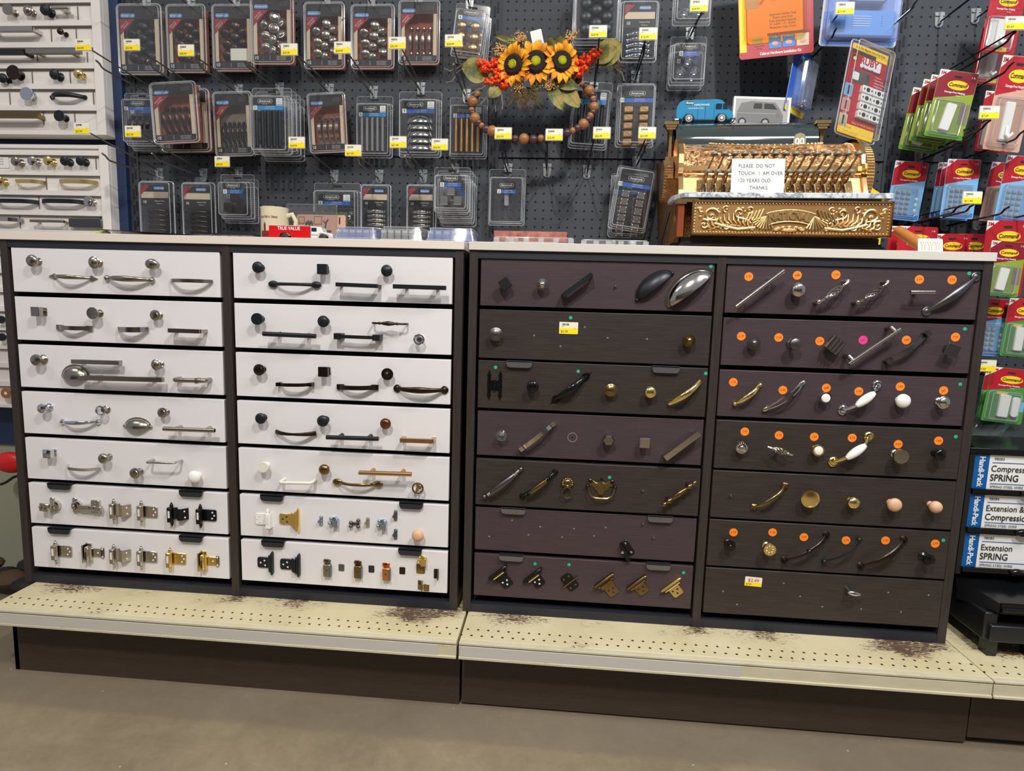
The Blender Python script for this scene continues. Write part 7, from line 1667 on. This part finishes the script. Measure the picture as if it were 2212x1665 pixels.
# ---------------------------------------------------------------- spring-box rack and storage bin at the lower right
RK = mat('rack_black', (26, 27, 30), .3); yk = .03
p0 = at(2098, 968, yk); W0 = T(p0.x, yk, .22); RX0 = p0.x
r = thing('parts_rack', 'glossy black rack holding boxes of springs right of the dark cabinet', 'rack', W0)
zt = at(2098, 966, yk).z; zbm = at(2088, 1240, yk).z; wd = .42
mb = MB(); mb.box(RX0, RX0+.012, yk, .40, zbm, zt, RK); obj('side_wall', mb, r, Matrix.Identity(4))
mb = MB(); mb.box(RX0-.004, RX0+wd+.016, yk-.004, .41, zt-.014, zt, BLACKS); obj('top_board', mb, r, Matrix.Identity(4), bevel=.002)
mb = MB(); mb.add([(RX0, .2, zt), (RX0+wd, .2, zt), (RX0+wd, .425, zt+.09), (RX0, .425, zt+.09)], [(0, 1, 2, 3)], GB); obj('sloped_lid', mb, r, Matrix.Identity(4), 'glossy sloping lid')
rows = ((980, 1056, 'Compression', 'SPRING', '98083'), (1067, 1140, 'Extension &', 'Compression', '98084'), (1152, 1226, 'Extension', 'SPRING', '98085'))
for i, (v0, v1, a, b, num) in enumerate(rows):
    zc1 = at(2110, v0, yk).z; zc0 = at(2110, v1, yk).z
    mb = MB(); mb.box(RX0+.012, RX0+wd, yk-.001, .39, zc0-.008, zc0-.001, RK); mb.box(RX0+.012, RX0+wd, yk-.006, yk, zc0-.010, zc0+.002, BLACKS); obj('shelf', mb, r, Matrix.Identity(4))
    bx = RX0+.014; H = zc1-zc0; bw = .30
    s = thing('spring_box', 'blue and white box of springs, %s in the black rack' % ('topmost of three', 'middle of three', 'lowest of three')[i], 'box', T(bx, yk+.004, zc0))
    mb = MB(); mb.box(bx, bx+bw, yk+.004, .30, zc0, zc1-.002, K_WHT); obj('box_body', mb, s, Matrix.Identity(4))
    mb = MB(); mb.M = T(bx, yk+.0035, zc0) @ FR; mb.box(0, .034, 0, H-.002, 0, .0006, K_HPB); M0 = mb.M; mb.M = M0 @ T(.017, H/2, .001) @ RZ(-math.pi/2); mb.text('Handi-Pack', H*.21, K_WHT, 0, 0, 0, bold=.03, sx=.9); mb.M = M0
    mb.text(num, H*.11, INK, .045, H*.87, .0008, 'LEFT'); mb.box(.042, bw, H*.76, H*.775, 0, .0006, K_BLUE); mb.text(a, H*.25, INK, .040, H*.59, .0008, 'LEFT', bold=.008, sx=.86); mb.text(b, H*.27, INK, .040, H*.33, .0008, 'LEFT', bold=.012, sx=.84); mb.box(.042, bw, H*.16, H*.175, 0, .0006, K_BLUE); mb.text('SPRING STEEL WIRE', H*.1, INK, .042, H*.08, .0008, 'LEFT'); obj('box_label', mb, s, Matrix.Identity(4))
    mb = MB(); mb.sphere((bx+.125, yk-.008, zc0-.004), .011, BLACKS, 14, 8, (1.6, .9, .9)); obj('pull_handle', mb, r, Matrix.Identity(4))
# bin
y0 = -.055; q = at(2092, 1390, y0); bx0 = 2.452
b = thing('storage_bin', 'glossy black plastic bin standing on the deck below the spring rack', 'bin', T(bx0, y0, ZD))
zr = zbm-.012
mb = MB()
mb.add([(bx0+.012, y0, zr-.022), (bx0+.4, y0, zr-.022), (bx0+.4, .045, zr), (bx0-.03, .045, zr)], [(0, 1, 2, 3)], BLACKS)
mb.box(bx0+.012, bx0+.4, y0-.004, y0+.002, zr-.045, zr-.02, BLACKS); mb.tube([(bx0+.012, y0-.004, zr-.034), (bx0+.4, y0-.004, zr-.034)], .006, BLACKS, 10)
mb.add([(bx0+.012, y0, zr-.045), (bx0+.012, y0, zr-.022), (bx0-.03, .045, zr), (bx0-.02, .045, zr-.06)], [(0, 1, 2, 3)], RK); obj('flared_rim', mb, b, Matrix.Identity(4))
mb = MB(); mb.box(bx0, bx0+.4, y0, .2, ZD+.04, ZD+.082, RK); mb.box(bx0, bx0+.4, y0+.12, .2, ZD+.08, zr-.01, RK); mb.box(bx0-.01, bx0+.02, y0+.01, .2, ZD+.04, zr-.05, RK); obj('bin_body', mb, b, Matrix.Identity(4), bevel=.004)
for xx in (bx0+.004, bx0+.10, bx0+.2): mb = MB(); mb.box(xx, xx+.022, y0+.01, y0+.04, ZD+.0005, ZD+.045, RK); obj('leg', mb, b, Matrix.Identity(4))
mb = MB(); rr = random.Random(9)
for i in range(7): mb.sphere((bx0+.065+.04*i, y0+.045, ZD+.108+rr.uniform(0, .008)), rr.uniform(.020, .026), CLEAR if i % 2 else RIM, 10, 6, (1.2, 1, .8))
o = obj('plastic_bag', mb); tag(o, 'crumpled clear plastic bag lying in the black bin', 'bag')
